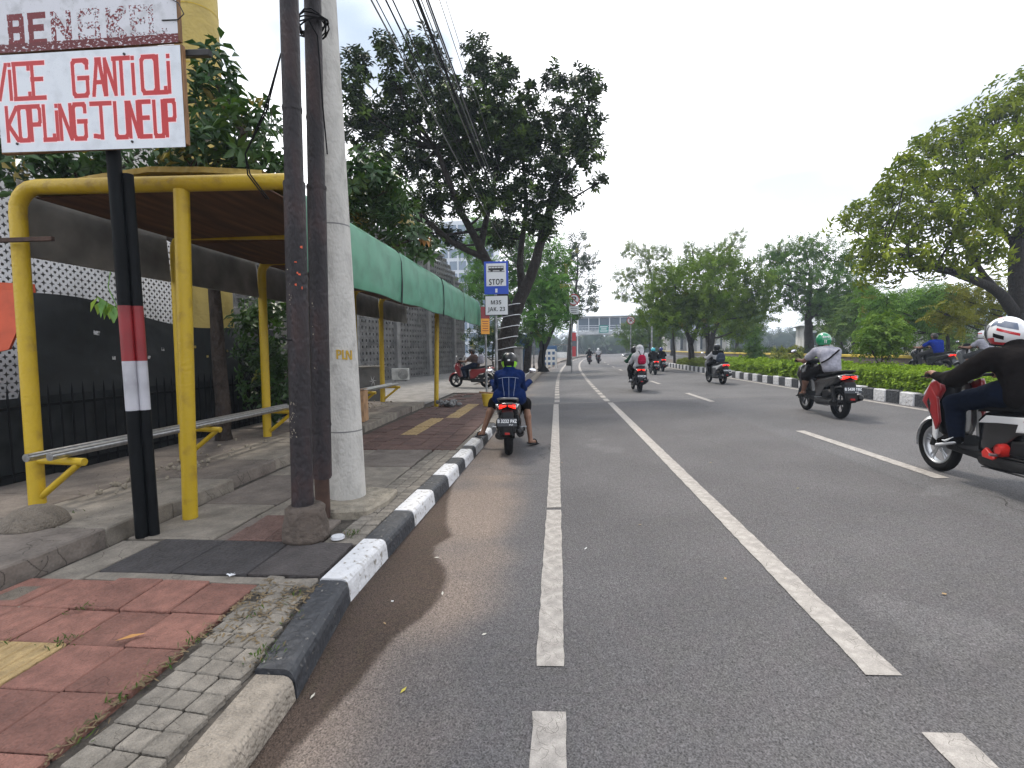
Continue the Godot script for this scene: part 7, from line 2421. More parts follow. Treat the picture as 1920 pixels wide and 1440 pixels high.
	if o.has("shoe"):
		for s in 2:
			part(t, "shoe", sdf(sh.slice(s * 2, s * 2 + 2), cell * 0.8, 0.02), M[o.shoe])
			var so := MB.new()
			var a: Vector3 = J.an if s == 1 else jl.call("an")
			var b: Vector3 = J.toe if s == 1 else jl.call("toe")
			var dz := (b - a).normalized()
			so.bar(a + Vector3(0, -0.052, 0) - dz * 0.04, b + Vector3(0, -0.032, 0) + dz * 0.03, 0.085, 0.022, 0.008)
			part(t, "shoe_sole", so, M[o.get("sole", "black_plastic")])
	else:
		for s in 2:
			var so := MB.new()
			var a: Vector3 = J.an if s == 1 else jl.call("an")
			var b: Vector3 = J.toe if s == 1 else jl.call("toe")
			var dz := (b - a).normalized()
			so.bar(a + Vector3(0, -0.05, 0) - dz * 0.05, b + Vector3(0, -0.025, 0) + dz * 0.04, 0.095, 0.02, 0.007)
			var mid := a.lerp(b, 0.7)
			so.tube([mid + Vector3(-0.046, -0.03, 0), mid + Vector3(-0.03, 0.02, 0), mid + Vector3(0.0, 0.034, -0.01), mid + Vector3(0.03, 0.02, 0), mid + Vector3(0.046, -0.03, 0)], 0.01, 6)
			part(t, "sandal", so, M.black_plastic)
	if o.has("helm"):
		helmet(t, J.head + up * 0.035 + Vector3(0, 0, 0.005), Basis.from_euler(o.get("look", Vector3.ZERO)), o.helm, o.get("open", false), o.get("deco", []), o.get("visor", "visor"))
	else:
		var hr := sdf([[J.head + up * 0.045, J.head + up * 0.035 + Vector3(0, 0, 0.025), 0.098, 0.098], [J.head + Vector3(0, 0.0, 0.05), J.head + Vector3(0, -0.05, 0.05), 0.07, 0.055], [J.head + up * 0.08 + Vector3(0, 0, -0.05), J.head + up * 0.08, 0.055, 0.07]], 0.013, 0.02)
		part(t, "hair", hr, M.hair)
		var ey := MB.new()
		for s in [-1.0, 1.0]:
			ey.ell(J.head + Vector3(s * 0.033, 0.008, -0.088), Vector3(0.012, 0.006, 0.008), Basis(), 8, 6)
			ey.b(J.head + Vector3(s * 0.034, 0.028, -0.09), Vector3(0.03, 0.006, 0.01), 0.002)
		ey.b(J.head + Vector3(0, -0.058, -0.092), Vector3(0.04, 0.006, 0.012), 0.002)
		part(t, "eyes_and_mouth", ey, M.hair)
	t.set_meta("built", [top, J])
	return t

func backpack(called: String, label: String, xf: Transform3D, m: String, s: float, back: Vector3) -> void:
	var t := thing(called, label, "backpack", xf * back)
	t.transform = xf * Transform3D(Basis(Vector3.RIGHT, 0.2), back)
	var mb := MB.new()
	var rings := []
	for q in [[0.0, 0.10, 0.06], [0.05, 0.135, 0.085], [0.16, 0.135, 0.085], [0.25, 0.115, 0.07], [0.31, 0.07, 0.045]]:
		var r := PackedVector3Array()
		for k in 16:
			var a := TAU * k / 16
			r.append(Vector3(signf(cos(a)) * pow(absf(cos(a)), 0.6) * q[1] * s, q[0] * s, -signf(sin(a)) * pow(absf(sin(a)), 0.6) * q[2] * s))
		rings.append(r)
	mb.loft(rings)
	part(t, "bag_body", mb, M[m])
	mb = MB.new()
	mb.b(Vector3(0, 0.09 * s, 0.09 * s), Vector3(0.2 * s, 0.13 * s, 0.05 * s), 0.02 * s)
	part(t, "front_pocket", mb, M[m])
	mb = MB.new()
	for x in [-1.0, 1.0]:
		mb.tube([Vector3(x * 0.05 * s, 0.30 * s, -0.02), Vector3(x * 0.08 * s, 0.40 * s, -0.06), Vector3(x * 0.1 * s, 0.42 * s, -0.13)], 0.014, 6)
	part(t, "strap", mb, M.black_cloth)

# ---------------------------------------------------------------- traffic
func on_bike(lat: float, d: float, turn := 0.0, s := 1.0) -> Transform3D:
	return Transform3D(Basis(Vector3.UP, turn).scaled(Vector3(s, s, s)), R(lat, d))

func build_traffic() -> void:
	scooter_meshes()
	var t: Node3D
	var x: Transform3D
	# the rider waiting at the kerb
	scooter("scooter", "black scooter with lit red tail light waiting at the kerb", -0.75, 7.86, {"plate": "B 3232 PKZ", "rail": "body_grey", "mirror": "body_white", "flank": "body_grey"}, 0.05)
	x = on_bike(-0.75, 7.86, 0.05)
	t = rider("person", "person in a blue denim jacket and black and lime helmet, feet down at kerb", x, {"cell": 0.0155, "fold": 0.016, "top": "denim", "top_name": "denim_jacket", "legs": "charcoal", "legs_name": "shorts", "leg": 0.5, "skin": "skin", "fat": 0.9,
		"J": {"hip": Vector3(0, 0.855, 0.26), "chest": Vector3(0, 1.09, 0.22), "neck": Vector3(0, 1.205, 0.17), "head": Vector3(0, 1.325, 0.11), "sh": Vector3(0.158, 1.15, 0.18), "el": Vector3(0.215, 0.93, 0.06),
			"kn": Vector3(0.25, 0.68, -0.12), "an": Vector3(0.315, 0.10, 0.02), "toe": Vector3(0.40, 0.055, -0.12), "kn_l": Vector3(-0.27, 0.70, -0.12), "an_l": Vector3(-0.44, 0.235, 0.04), "toe_l": Vector3(-0.52, 0.185, -0.08)},
		"extra_top": [[Vector3(-0.15, 0.80, 0.26), Vector3(0.15, 0.80, 0.26), 0.11, 0.11], [Vector3(-0.2, 0.77, 0.2), Vector3(-0.17, 0.86, 0.24), 0.06, 0.08], [Vector3(0.2, 0.77, 0.2), Vector3(0.17, 0.86, 0.24), 0.06, 0.08]],
		"helm": "helm_black", "deco": [["helm_lime", 95, 140, -46, -10, 12], ["helm_lime", 220, 265, -34, 2, -12], ["helm_lime", 60, 92, -30, 24, 10], ["helm_lime", 268, 300, -20, 34, -10], ["helm_white", 40, 130, 44, 62, 8], ["helm_white", 230, 320, 52, 70, -8], ["helm_lime", 160, 200, -44, -28], ["helm_white", 172, 188, 4, 14]]})
	var built: Array = t.get_meta("built")
	var jk: MB = built[0]
	var sm := MB.new()
	for ln in [[[-0.16, 1.10], [-0.09, 1.115], [0, 1.12], [0.09, 1.115], [0.16, 1.10]], [[-0.1, 1.11], [-0.09, 1.0], [-0.075, 0.9], [-0.07, 0.82]], [[0.1, 1.11], [0.09, 1.0], [0.075, 0.9], [0.07, 0.82]], [[0.0, 1.12], [0, 1.0], [0, 0.9], [0, 0.8]], [[-0.17, 0.775], [-0.08, 0.765], [0, 0.76], [0.08, 0.765], [0.17, 0.775]]]:
		var p := []
		for k in ln.size() - 1:
			for j in 5:
				var f := j / 5.0
				p.append(on_back(jk, lerpf(ln[k][0], ln[k + 1][0], f), lerpf(ln[k][1], ln[k + 1][1], f), -0.001))
		sm.tube(p, 0.0032, 4, false)
	part(t, "stitching", sm, M.stitch)
	# the pair with the white hijab
	scooter("scooter", "dark scooter carrying two riders, one in a white hijab", 2.66, 17.3, {"plate": "B 3308 VPE", "rim": "rim_black", "mirrors": true}, 0.02)
	x = on_bike(2.66, 17.3, 0.02)
	rider("person", "person in a green jacket and black helmet steering the two up scooter", x, {"top": "green_cloth", "top_name": "jacket", "legs": "black_cloth", "shoe": "black_cloth", "helm": "helm_black", "J": {"head": Vector3(-0.05, 1.345, 0.0)}})
	t = rider("person", "person in a long white hijab riding pillion with a red backpack", x, {"top": "hijab", "top_name": "white_tunic", "legs": "black_cloth", "shoe": "sign_white", "fat": 1.1, "fold": 0.008, "cell": 0.018, "helm": "hijab", "visor": "skin", "open": true,
		"J": {"hip": Vector3(0.02, 0.89, 0.62), "chest": Vector3(0.02, 1.12, 0.58), "neck": Vector3(0.02, 1.25, 0.55), "head": Vector3(0.02, 1.38, 0.52), "sh": Vector3(0.19, 1.19, 0.55), "sh_l": Vector3(-0.15, 1.19, 0.55), "el": Vector3(0.26, 0.98, 0.46), "wr": Vector3(0.2, 0.90, 0.28), "grip": Vector3(0.17, 0.89, 0.22), "hj": Vector3(0.1, 0.88, 0.58), "kn": Vector3(0.23, 0.70, 0.18), "an": Vector3(0.24, 0.40, 0.32), "toe": Vector3(0.25, 0.345, 0.18)},
		"extra_top": [[Vector3(0.02, 1.40, 0.54), Vector3(0.02, 1.16, 0.62), 0.118, 0.17], [Vector3(0.02, 1.1, 0.64), Vector3(0.02, 0.95, 0.64), 0.15, 0.17], [Vector3(-0.1, 0.86, 0.64), Vector3(0.14, 0.86, 0.64), 0.12, 0.12]]})
	backpack("backpack", "small crimson backpack worn over the white hijab", x, "pink_bag", 0.95, Vector3(0.03, 0.93, 0.83))
	# two dark riders further on
	scooter("scooter", "dark scooter ridden by the person in the turquoise helmet", 4.93, 26.9, {"plate": "B 3517 TQL"}, 0.02).scale = Vector3.ONE * 0.92
	rider("person", "person in a dark jacket wearing a turquoise helmet", on_bike(4.93, 26.9, 0.02, 0.92), {"cell": 0.028, "top": "charcoal", "top_name": "jacket", "legs": "black_cloth", "shoe": "black_cloth", "helm": "helm_teal", "fat": 1.08, "deco": [["helm_black", 90, 270, -46, -22]]})
	scooter("scooter", "dark scooter of the rider in the blue helmet beside the median", 5.87, 29.8, {"plate": "B 4021 SKA"}).scale = Vector3.ONE * 0.92
	rider("person", "person in a black jacket wearing a dark blue helmet", on_bike(5.87, 29.8, 0.0, 0.92), {"cell": 0.028, "top": "black_cloth", "top_name": "jacket", "legs": "navy", "shoe": "black_cloth", "helm": "helm_blue", "fat": 1.1})
	# rider with the grey backpack
	scooter("scooter", "grey scooter with an orange lit tail light near the striped median kerb", 5.85, 19.2, {"body": "body_grey", "flank": "body_white", "plate": "B 6184 PRD", "mirror": "body_white"}, 0.1).scale = Vector3.ONE * 0.95
	x = on_bike(5.85, 19.2, 0.1, 0.95)
	rider("person", "person in black and white jacket with a grey backpack and black helmet", x, {"cell": 0.022, "top": "hijab", "top_name": "jacket", "legs": "black_cloth", "shoe": "black_cloth", "helm": "helm_black",
		"J": {"head": Vector3(0, 1.37, 0.08)}, "deco": [["helm_steel", 100, 260, 50, 80]]})
	var yk := sdf([[Vector3(-0.15, 1.2, 0.15), Vector3(0.15, 1.2, 0.15), 0.085, 0.085], [Vector3(-0.1, 1.15, 0.17), Vector3(0.1, 1.15, 0.17), 0.11, 0.11]], 0.022, 0.04)
	part(get_child(get_child_count() - 1), "dark_yoke", yk, M.black_cloth)
	backpack("backpack", "grey blue backpack on the rider by the striped median kerb", x, "grey_bag", 1.15, Vector3(0, 0.84, 0.40))
	# white shirt, green helmet
	var s := 1.05
	t = scooter("scooter", "large black scooter ridden by the person in the green helmet", 5.22, 10.4, {"plate": "B 5430 TBZ", "exhaust": "engine", "rail": "black_plastic"}, -0.03)
	t.scale = Vector3.ONE * s
	x = on_bike(5.22, 10.4, -0.03, s)
	t = rider("person", "person in a white tee shirt, dark shorts and green helmet", x, {"cell": 0.016, "fold": 0.016, "top": "tee_white", "sleeve": 0.5, "legs": "charcoal", "legs_name": "shorts", "leg": 0.5, "skin": "skin_dark", "fat": 0.95,
		"J": {"hip": Vector3(0, 0.89, 0.32), "chest": Vector3(0, 1.12, 0.19), "neck": Vector3(0, 1.235, 0.09), "head": Vector3(0, 1.365, 0.0), "sh": Vector3(0.178, 1.175, 0.10), "el": Vector3(0.30, 1.0, -0.10), "kn": Vector3(0.22, 0.72, -0.18), "an": Vector3(0.23, 0.40, -0.26), "toe": Vector3(0.24, 0.345, -0.42)},
		"helm": "helm_green", "open": true, "visor": "visor", "deco": [["helm_white", 186, 191, -24, 0], ["helm_white", 197, 202, -24, 0]]})
	var hl: Node3D = t.get_node("helmet")
	for k in 4:
		var az := deg_to_rad(172 + 12.5 * k)
		var el := deg_to_rad(24.0)
		text(hl, "Grab"[k], 0.034, M.plate_text, Transform3D(Basis(Vector3.UP, PI - az) * Basis(Vector3.RIGHT, -el), Vector3(sin(az) * cos(el), sin(el), -cos(az) * cos(el)) * Vector3(0.131, 0.145, 0.155)), "lettering", 1.0, "Droid Sans", true, 0.004)
	jk = t.get_meta("built")[0]
	sm = MB.new()
	var pl := []
	for k in 9:
		var f := k / 8.0
		pl.append(on_back(jk, lerpf(0.13, -0.19, f), lerpf(1.21, 0.98, f), 0.014))
	sm.tube(pl, 0.021, 8, true, 0.3)
	part(t, "shoulder_strap", sm, M.black_cloth)
	# the big red and white scooter at the right edge
	s = 1.06
	t = scooter("scooter", "red and white scooter close by at the right edge", 4.14, 5.12, {"body": "body_black", "flank": "body_white", "flash": "body_red", "cowl": "body_black", "wing": "body_red", "mirrors": false, "fender": "body_white", "rim": "alloy", "fan": "bright_red", "shock": "bright_red", "exhaust": "alloy", "plate": "B 6629 UJT", "mirror": "body_white"}, 0.0)
	t.scale = Vector3.ONE * s
	var ac := MB.new()
	for sd in [-1.0, 1.0]:
		ac.pillow([Vector2(-0.66, 0.80), Vector2(-0.50, 1.0), Vector2(-0.44, 0.985), Vector2(-0.58, 0.80), Vector2(-0.60, 0.72)], 0.018, sd * 0.15, 0.9)
		ac.pillow([Vector2(-0.56, 0.70), Vector2(-0.46, 0.62), Vector2(-0.44, 0.38), Vector2(-0.40, 0.36), Vector2(-0.39, 0.62), Vector2(-0.44, 0.72)], 0.014, sd * 0.20, 0.9)
	part(t, "white_trim", ac, M.body_white)
	for sd in [-1.0, 1.0]:
		ac = MB.new()
		ac.pillow([Vector2(-0.60, 0.76), Vector2(-0.50, 0.93), Vector2(-0.40, 0.97), Vector2(-0.36, 0.86), Vector2(-0.46, 0.70), Vector2(-0.54, 0.68)], 0.03, sd * 0.185, 0.9)
		part(t, "red_trim", ac, M.body_red)
	x = on_bike(4.14, 5.12, 0.0, s)
	t = rider("person", "person in a black jacket, blue jeans and white red helmet at right edge", x, {"cell": 0.016, "fold": 0.016, "top": "charcoal", "top_name": "jacket", "legs": "jeans", "shoe": "black_cloth", "sole": "sign_white", "fat": 1.2, "look": Vector3(0.12, 0.05, 0),
		"J": {"hip": Vector3(0, 0.88, 0.34), "chest": Vector3(0, 1.12, 0.26), "neck": Vector3(0, 1.235, 0.18), "head": Vector3(0, 1.365, 0.08), "sh": Vector3(0.21, 1.18, 0.20), "el": Vector3(0.35, 0.98, -0.02), "wr": Vector3(0.325, 1.0, -0.27), "kn": Vector3(0.20, 0.75, -0.20), "an": Vector3(0.19, 0.43, -0.18), "toe": Vector3(0.195, 0.365, -0.35)},
		"helm": "helm_white", "deco": [["helm_red", -100, -70, -44, -16, -6], ["helm_red", -178, -92, -47, -32, 0], ["helm_steel", -165, -100, 14, 40, 12], ["helm_steel", -112, -78, 36, 60, -16], ["helm_red", -170, -104, -6, 3, 16], ["helm_black", -128, -96, -22, -8, 8], ["helm_red", -64, -24, -34, -24, 4], ["helm_steel", -60, -20, -22, -16, 0], ["helm_red", -96, -40, 62, 68, 0], ["helm_steel", 100, 150, 20, 40, 10]]})
	var sw := MB.new()   # the curved white flash on the outer side of each shoe
	var J: Dictionary = t.get_meta("built")[1]
	for sd in [-1.0, 1.0]:
		var a := Vector3(sd * J.an.x, J.an.y, J.an.z)
		var b := Vector3(sd * J.toe.x, J.toe.y, J.toe.z)
		sw.tube([a + Vector3(sd * 0.048, 0.005, 0.03), a.lerp(b, 0.35) + Vector3(sd * 0.047, -0.022, 0), a.lerp(b, 0.6) + Vector3(sd * 0.045, -0.005, 0)], [0.003, 0.011, 0.005], 6)
	part(t, "shoe_flash", sw, M.sign_white)
	# beyond the median
	scooter("motorcycle", "black motorcycle with lit tail light beyond the median hedge", 13.25, 19.2, {"exhaust": "alloy"}, 0.12)
	rider("person", "bareheaded person in a bright blue shirt riding beyond the median", on_bike(13.25, 19.2, 0.12), {"cell": 0.024, "fold": 0.006, "top": "blue_cloth", "sleeve": 0.5, "legs": "grey_cloth", "shoe": "black_cloth", "J": {"hip": Vector3(0, 0.88, 0.34), "chest": Vector3(0, 1.12, 0.26), "neck": Vector3(0, 1.24, 0.2), "head": Vector3(0, 1.37, 0.15), "sh": Vector3(0.18, 1.19, 0.22)}})
	scooter("scooter", "grey scooter beyond the median half hidden by the white helmet", 13.05, 16.8, {"body": "body_grey", "cowl": "body_grey", "screen": "visor", "rim": "alloy", "tail": false}, 0.15)
	rider("person", "person in shorts and white helmet on grey scooter beyond median", on_bike(13.05, 16.8, 0.15), {"cell": 0.024, "top": "tee_white", "sleeve": 0.5, "legs": "grey_cloth", "legs_name": "shorts", "leg": 0.5, "helm": "helm_white", "deco": [["helm_red", -120, -70, 10, 24]]})
	# far ahead
	scooter("scooter", "distant scooter ahead, left of the two near the footbridge", 2.3, 49.0, {"tail": false})
	rider("person", "distant rider in black, left of the two near the footbridge", on_bike(2.3, 49.0), {"cell": 0.032, "top": "black_cloth", "legs": "black_cloth", "shoe": "black_cloth", "helm": "helm_black"})
	scooter("scooter", "distant scooter ahead, right of the two near the footbridge", 3.2, 50.5, {"tail": false})
	rider("person", "distant rider in a white shirt and white helmet near the footbridge", on_bike(3.2, 50.5), {"cell": 0.032, "top": "hijab", "sleeve": 0.5, "legs": "black_cloth", "shoe": "black_cloth", "helm": "helm_white"})
	# the red scooter leaving the yard
	var at := W(-3.3, 19.0, 0.105)
	scooter("scooter", "red scooter crossing the yard seen from its side", 0, 0, {"body": "body_red", "screen": "visor", "exhaust": "engine", "mirror": "body_white", "tail": false}, 1.32, at)
	x = Transform3D(Basis(Vector3.UP, 1.32), at)
	rider("person", "bareheaded person in a brown shirt on the red scooter", x, {"cell": 0.024, "top": "brown_cloth", "sleeve": 0.5, "legs": "navy", "shoe": "black_cloth", "skin": "skin_dark"})
	backpack("backpack", "pale grey bag on the back of the red scooter rider", x, "tee_white", 1.1, Vector3(0, 0.92, 0.38))
	for c in get_children():
		if c.has_meta("built"):
			c.remove_meta("built")

# ---------------------------------------------------------------- background
func house(called: String, label: String, at: Vector3, w: float, h: float, dp: float, rows: int, cols: int, m: Material, roof: Material, turn := 0.0, pitched := true) -> Node3D:
	var t := thing(called, label, "building", at, turn)
	var mb := MB.new()
	mb.b(Vector3(0, h * 0.5, -dp * 0.5), Vector3(w, h, dp), 0.02)
	part(t, "wall", mb, m)
	mb = MB.new()
	if pitched:
		var e := 0.5
		var p := [Vector3(-w * 0.5 - e, h, e), Vector3(w * 0.5 + e, h, e), Vector3(w * 0.5 + e, h, -dp - e), Vector3(-w * 0.5 - e, h, -dp - e)]
		var r0 := Vector3(-w * 0.25, h + dp * 0.3, -dp * 0.5)
		var r1 := Vector3(w * 0.25, h + dp * 0.3, -dp * 0.5)
		mb.quad(p[0], p[1], r1, r0)
		mb.quad(p[2], p[3], r0, r1)
		mb.tri(p[1], p[2], r1)
		mb.tri(p[3], p[0], r0)
	else:
		mb.b(Vector3(0, h + 0.15, -dp * 0.5), Vector3(w + 0.5, 0.3, dp + 0.5), 0.03)
	part(t, "roof", mb, roof)
	for r in rows:
		for c in cols:
			var p := Vector3(-w * 0.5 + w * (c + 0.5) / cols, h * (r + 0.55) / rows, 0.03)
			mb = MB.new()
			mb.b(Vector3.ZERO, Vector3(w / cols * 0.55, h / rows * 0.5, 0.1), 0.02)
			var f := part(t, "window", mb, M.pale_frame, T3(p))
			mb = MB.new()
			mb.b(Vector3(0, 0, 0.035), Vector3(w / cols * 0.47, h / rows * 0.42, 0.06), 0.0)
			part(f, "pane", mb, M.pane)
	return t

func build_background() -> void:
	var mb: MB
	var t: Node3D
	# concrete barrier with a yellow cap
	t = thing("road_barrier", "long low concrete barrier with a yellow painted cap beyond the busway", "barrier", R(16.0, 30.0))
	var o := -t.position
	mb = MB.new()
	var cp := MB.new()
	var d := -6.0
	while d < 130.0:
		var e := d + 3.0
		mb.bar(R(16.0, d, 0.19) + o, R(16.0, e - 0.02, 0.19) + o, 0.32, 0.42, 0.02)
		cp.bar(R(16.0, d, 0.475) + o, R(16.0, e - 0.01, 0.475) + o, 0.4, 0.14, 0.02)
		d = e
	part(t, "wall", mb, M.conc_rough)
	part(t, "yellow_cap", cp, mat(0.62, 0.45, 0.06, 0.7, 0, {"tex": T.smudge, "scale": 0.3}))
	# footbridge
	t = thing("footbridge", "grey roofed steel footbridge crossing the road far ahead", "footbridge", V(8.0, 0.2, 105))
	var q := func(x: float, y: float, z := 0.0) -> Vector3: return Vector3(x - 8.0, y - 0.2, z)
	mb = MB.new()
	mb.b(q.call(20, 4.85, 0), Vector3(32, 0.7, 3.0), 0.03)
	part(t, "deck", mb, M.bridge)
	mb = MB.new()
	mb.b(q.call(20, 8.15, 0), Vector3(33, 0.22, 3.6), 0.03)
	part(t, "roof", mb, M.bridge)
	for k in 16:
		mb = MB.new()
		mb.b(q.call(4.3 + 2.1 * k, 6.6, 1.45), Vector3(0.16, 3.0, 0.14), 0.01)
		part(t, "post", mb, M.pale_frame)
	for y in [6.3, 5.9, 5.4]:
		mb = MB.new()
		mb.b(q.call(20, y, 1.5), Vector3(32, 0.1, 0.08), 0.01)
		part(t, "rail", mb, M.pale_frame)
	mb = MB.new()
	for k in 110:
		mb.b(q.call(4.3 + 0.29 * k, 5.65, 1.47), Vector3(0.07, 0.5, 0.04), 0.0)
	part(t, "baluster", mb, M.bridge).set_meta("kind", "stuff")
	mb = MB.new()
	mb.b(q.call(20, 6.7, -1.4), Vector3(32, 2.6, 0.06), 0.0)
	part(t, "far_screen", mb, M.glass_tower)
	var sb := sign_board(t, "direction_sign", q.call(9.4, 5.6, 1.62), 1.9, 1.5, M.sign_teal)
	for k in 3:
		sign_board(sb, "text_line", Vector3(0, 0.42 - 0.42 * k, 0.01), 1.5 - 0.35 * (k % 2), 0.16, M.sign_white, 0.0, 0.006, 0.0)
	mb = MB.new()
	mb.b(q.call(2.6, 4.35, 0.6), Vector3(3.2, 0.3, 3.2), 0.02)
	mb.b(q.call(2.6, 5.6, 2.15), Vector3(3.2, 0.1, 0.08), 0.01)
	mb.b(q.call(2.6, 5.1, 2.15), Vector3(3.2, 0.08, 0.08), 0.01)
	mb.b(q.call(1.1, 5.1, 2.15), Vector3(0.12, 1.4, 0.1), 0.01)
	for k in 14:
		mb.b(q.call(1.2 + 0.22 * k, 4.85, 2.14), Vector3(0.05, 0.6, 0.04), 0.0)
	part(t, "landing", mb, M.pale_frame)
	for c in [[Vector3(2.5, 2.2, 1.0), Vector3(0.5, 4.2, 0.5)], [Vector3(4.1, 3.9, 1.6), Vector3(0.22, 7.8, 0.22)], [Vector3(15.6, 2.3, 0.0), Vector3(0.7, 4.4, 0.9)]]:
		mb = MB.new()
		mb.b(q.call(c[0].x, c[0].y, c[0].z), c[1], 0.02)
		part(t, "column", mb, M.wall_white)
	mb = MB.new()
	mb.b(q.call(3.5, 2.2, 0.4), Vector3(1.1, 4.2, 0.4), 0.02)
	part(t, "dark_panel", mb, M.bridge_dark)
	for k in 14:
		mb = MB.new()
		mb.b(q.call(2.4 - 0.3 * k, 4.3 - 0.3 * k, -1.5), Vector3(0.34, 0.1, 1.8), 0.01)
		part(t, "stair_tread", mb, M.bridge)
	# things at the far end of the left footpath
	t = thing("market_stall", "small white roadside stall below the footbridge landing", "stall", V(0.6, 0.1, 88))
	mb = MB.new()
	mb.b(Vector3(0, 0.5, 0), Vector3(2.4, 1.0, 1.2), 0.03)
	part(t, "counter", mb, M.wall_white)
	mb = MB.new()
	mb.b(Vector3(0, 2.3, 0), Vector3(2.6, 0.1, 1.5), 0.02)
	part(t, "canopy", mb, M.conc_rough)
	for s in [-1.1, 1.1]:
		mb = MB.new()
		mb.b(Vector3(s, 1.6, 0.5), Vector3(0.08, 1.4, 0.08), 0.0)
		part(t, "post", mb, M.galv)
	for k in 2:
		t = thing("iron_post", ["slim pale post on the far footpath left of the black post", "thick black iron post on a flared base on the far footpath"][k], "post", V(-1.52 + 0.62 * k, 0.1, 32.5))
		mb = MB.new()
		mb.tube([Vector3(0, 0, 0), Vector3(0, [4.6, 4.9][k], 0)], [0.045, 0.085][k], 10)
		part(t, "shaft", mb, [M.galv, M.wire][k])
		mb = MB.new()
		mb.tube([Vector3(0, 0, 0), Vector3(0, 0.12, 0), Vector3(0, 0.4, 0)], [[0.12, 0.1, 0.05], [0.42, 0.34, 0.1]][k], 10)
		part(t, "base", mb, M.wire)
	t = thing("hoarding", "upright blue hoarding beside the forked tree on the left", "hoarding", V(-2.35, 0.1, 33.5))
	mb = MB.new()
	mb.b(Vector3(0, 1.25, 0), Vector3(0.75, 2.4, 0.06), 0.01)
	part(t, "sheet", mb, M.blue_panel)
	for s in [-0.4, 0.4]:
		mb = MB.new()
		mb.b(Vector3(s, 1.3, 0), Vector3(0.06, 2.6, 0.08), 0.01)
		part(t, "post", mb, M.galv)
	t = thing("grey_kiosk", "plain grey box kiosk under the dark vine", "kiosk", V(-2.25, 0.1, 24.2))
	mb = MB.new()
	mb.b(Vector3(0, 0.75, 0), Vector3(1.1, 1.5, 1.2), 0.03)
	part(t, "box", mb, M.block_wall)
	mb = MB.new()
	mb.b(Vector3(0, 1.53, 0), Vector3(1.2, 0.08, 1.3), 0.02)
	part(t, "lid", mb, M.block)
	for k in 4:
		t = thing("white_bollard", ["leftmost", "second", "third", "rightmost"][k] + " of four white bollards beyond the forked tree", "bollard", V(-1.15 + 0.34 * k, 0.1, 39.5), 0.0, "white bollards on the far footpath")
		mb = MB.new()
		mb.tube([Vector3(0, 0, 0), Vector3(0, 1.25, 0), Vector3(0, 1.3, 0)], [0.075, 0.075, 0.03], 10)
		part(t, "shaft", mb, M.wall_white)
	t = thing("blue_stall", "blue and white stall on the far footpath behind the black post", "stall", V(-0.9, 0.1, 48))
	mb = MB.new()
	mb.b(Vector3(0, 0.9, 0), Vector3(1.7, 1.8, 1.0), 0.03)
	part(t, "cabin", mb, M.blue_panel)
	mb = MB.new()
	for k in 3:
		mb.b(Vector3(0, 0.35 + 0.5 * k, 0.51), Vector3(1.4, 0.22, 0.03), 0.0)
	part(t, "white_print", mb, M.wall_white)
	t = thing("flag_banner", "red vertical banner on a pole on the far footpath", "banner", V(1.5, 0.1, 55))
	mb = MB.new()
	mb.tube([Vector3(0, 0, 0), Vector3(0, 4.0, 0)], 0.05, 8)
	part(t, "pole", mb, M.galv)
	mb = MB.new()
	mb.b(Vector3(0.28, 2.8, 0), Vector3(0.5, 0.9, 0.03), 0.0)
	mb.b(Vector3(0.28, 1.2, 0), Vector3(0.45, 1.1, 0.03), 0.0)
	part(t, "cloth", mb, M.sign_red)
	# tower behind the dark tree
	t = thing("glass_tower", "pale grey office tower glimpsed through the dark tree", "building", V(-21, 0, 118))
	mb = MB.new()
	mb.b(Vector3(0, 16, -6), Vector3(13, 32, 12), 0.05)
	part(t, "wall", mb, M.pale_frame)
	for r in 11:
		for c in 6:
			mb = MB.new()
			mb.b(Vector3(0, 0, 0), Vector3(1.75, 2.0, 0.1), 0.0)
			part(t, "window", mb, M.glass_tower, T3(Vector3(-5.4 + 2.16 * c, 2.0 + 2.8 * r, 0.03)))
	# houses beyond the barrier
	t = thing("colonnade_hall", "white building with tall columns behind the median trees", "building", V(30.0, 0.4, 112))
	mb = MB.new()
	mb.b(Vector3(0, 3.6, -4), Vector3(13, 7.2, 6), 0.05)
	part(t, "wall", mb, M.wall_cream)
	mb = MB.new()
	mb.b(Vector3(0, 7.4, -2.5), Vector3(14, 0.5, 9), 0.05)
	part(t, "roof", mb, M.wall_white)
	for k in 7:
		mb = MB.new()
		mb.b(Vector3(-6.2 + 2.07 * k, 3.6, 1.2), Vector3(0.7, 7.2, 0.7), 0.05)
		part(t, "column", mb, M.wall_white)
		if k < 6:
			mb = MB.new()
			mb.b(Vector3(-5.2 + 2.07 * k, 3.0, -0.97), Vector3(1.0, 4.4, 0.1), 0.0)
			part(t, "window", mb, M.pane)
	house("white_house", "small white house with a grey pitched roof behind the green helmet", V(30.5, 0.5, 55), 9, 3.2, 6, 1, 4, M.wall_white, M.bridge, -0.3)
	house("white_house", "long white walled building behind the round median bush", V(30.0, 0.5, 42), 10, 2.4, 5, 1, 3, M.wall_white, M.wall_cream, -0.4, false)
	t = thing("blue_canopy", "pale blue sloping canopy glimpsed behind yellowish tree at right", "canopy", V(26.5, 0.5, 31), -0.4)
	mb = MB.new()
	mb.box(Transform3D(Basis(Vector3.RIGHT, 0.35), Vector3(0, 2.7, 0)), Vector3(4.5, 0.08, 2.2), 0.01)
	part(t, "sheet", mb, mat(0.30, 0.42, 0.55, 0.5))
	for s in [-2.0, 2.0]:
		mb = MB.new()
		mb.b(Vector3(s, 1.3, 0.8), Vector3(0.1, 2.6, 0.1), 0.0)
		part(t, "post", mb, M.galv)

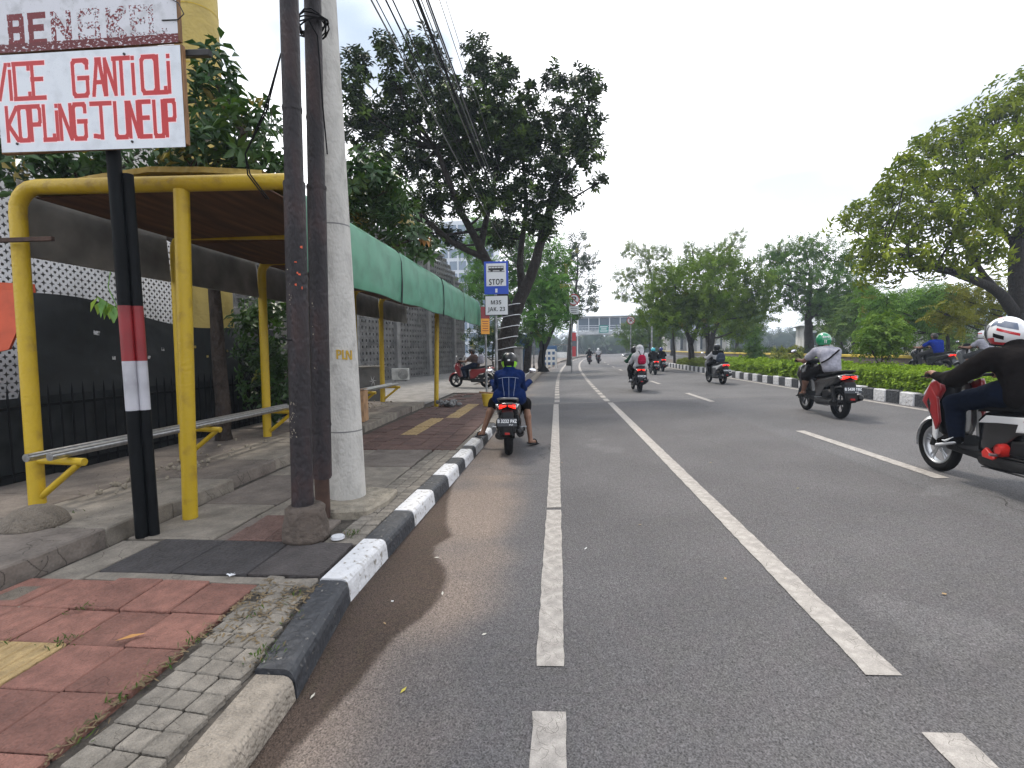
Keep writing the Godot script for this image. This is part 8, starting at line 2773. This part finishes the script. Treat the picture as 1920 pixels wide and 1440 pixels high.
func _ready() -> void:
	rng.seed = 7
	nz.seed = 3
	nz.frequency = 0.01
	nz.fractal_octaves = 3
	setup()
	make_materials()
	build_ground()
	build_footpath()
	build_background()
	build_left()
	build_shelter()
	build_workshop_sign()
	build_poles()
	build_signs()
	build_trees()
	build_traffic()
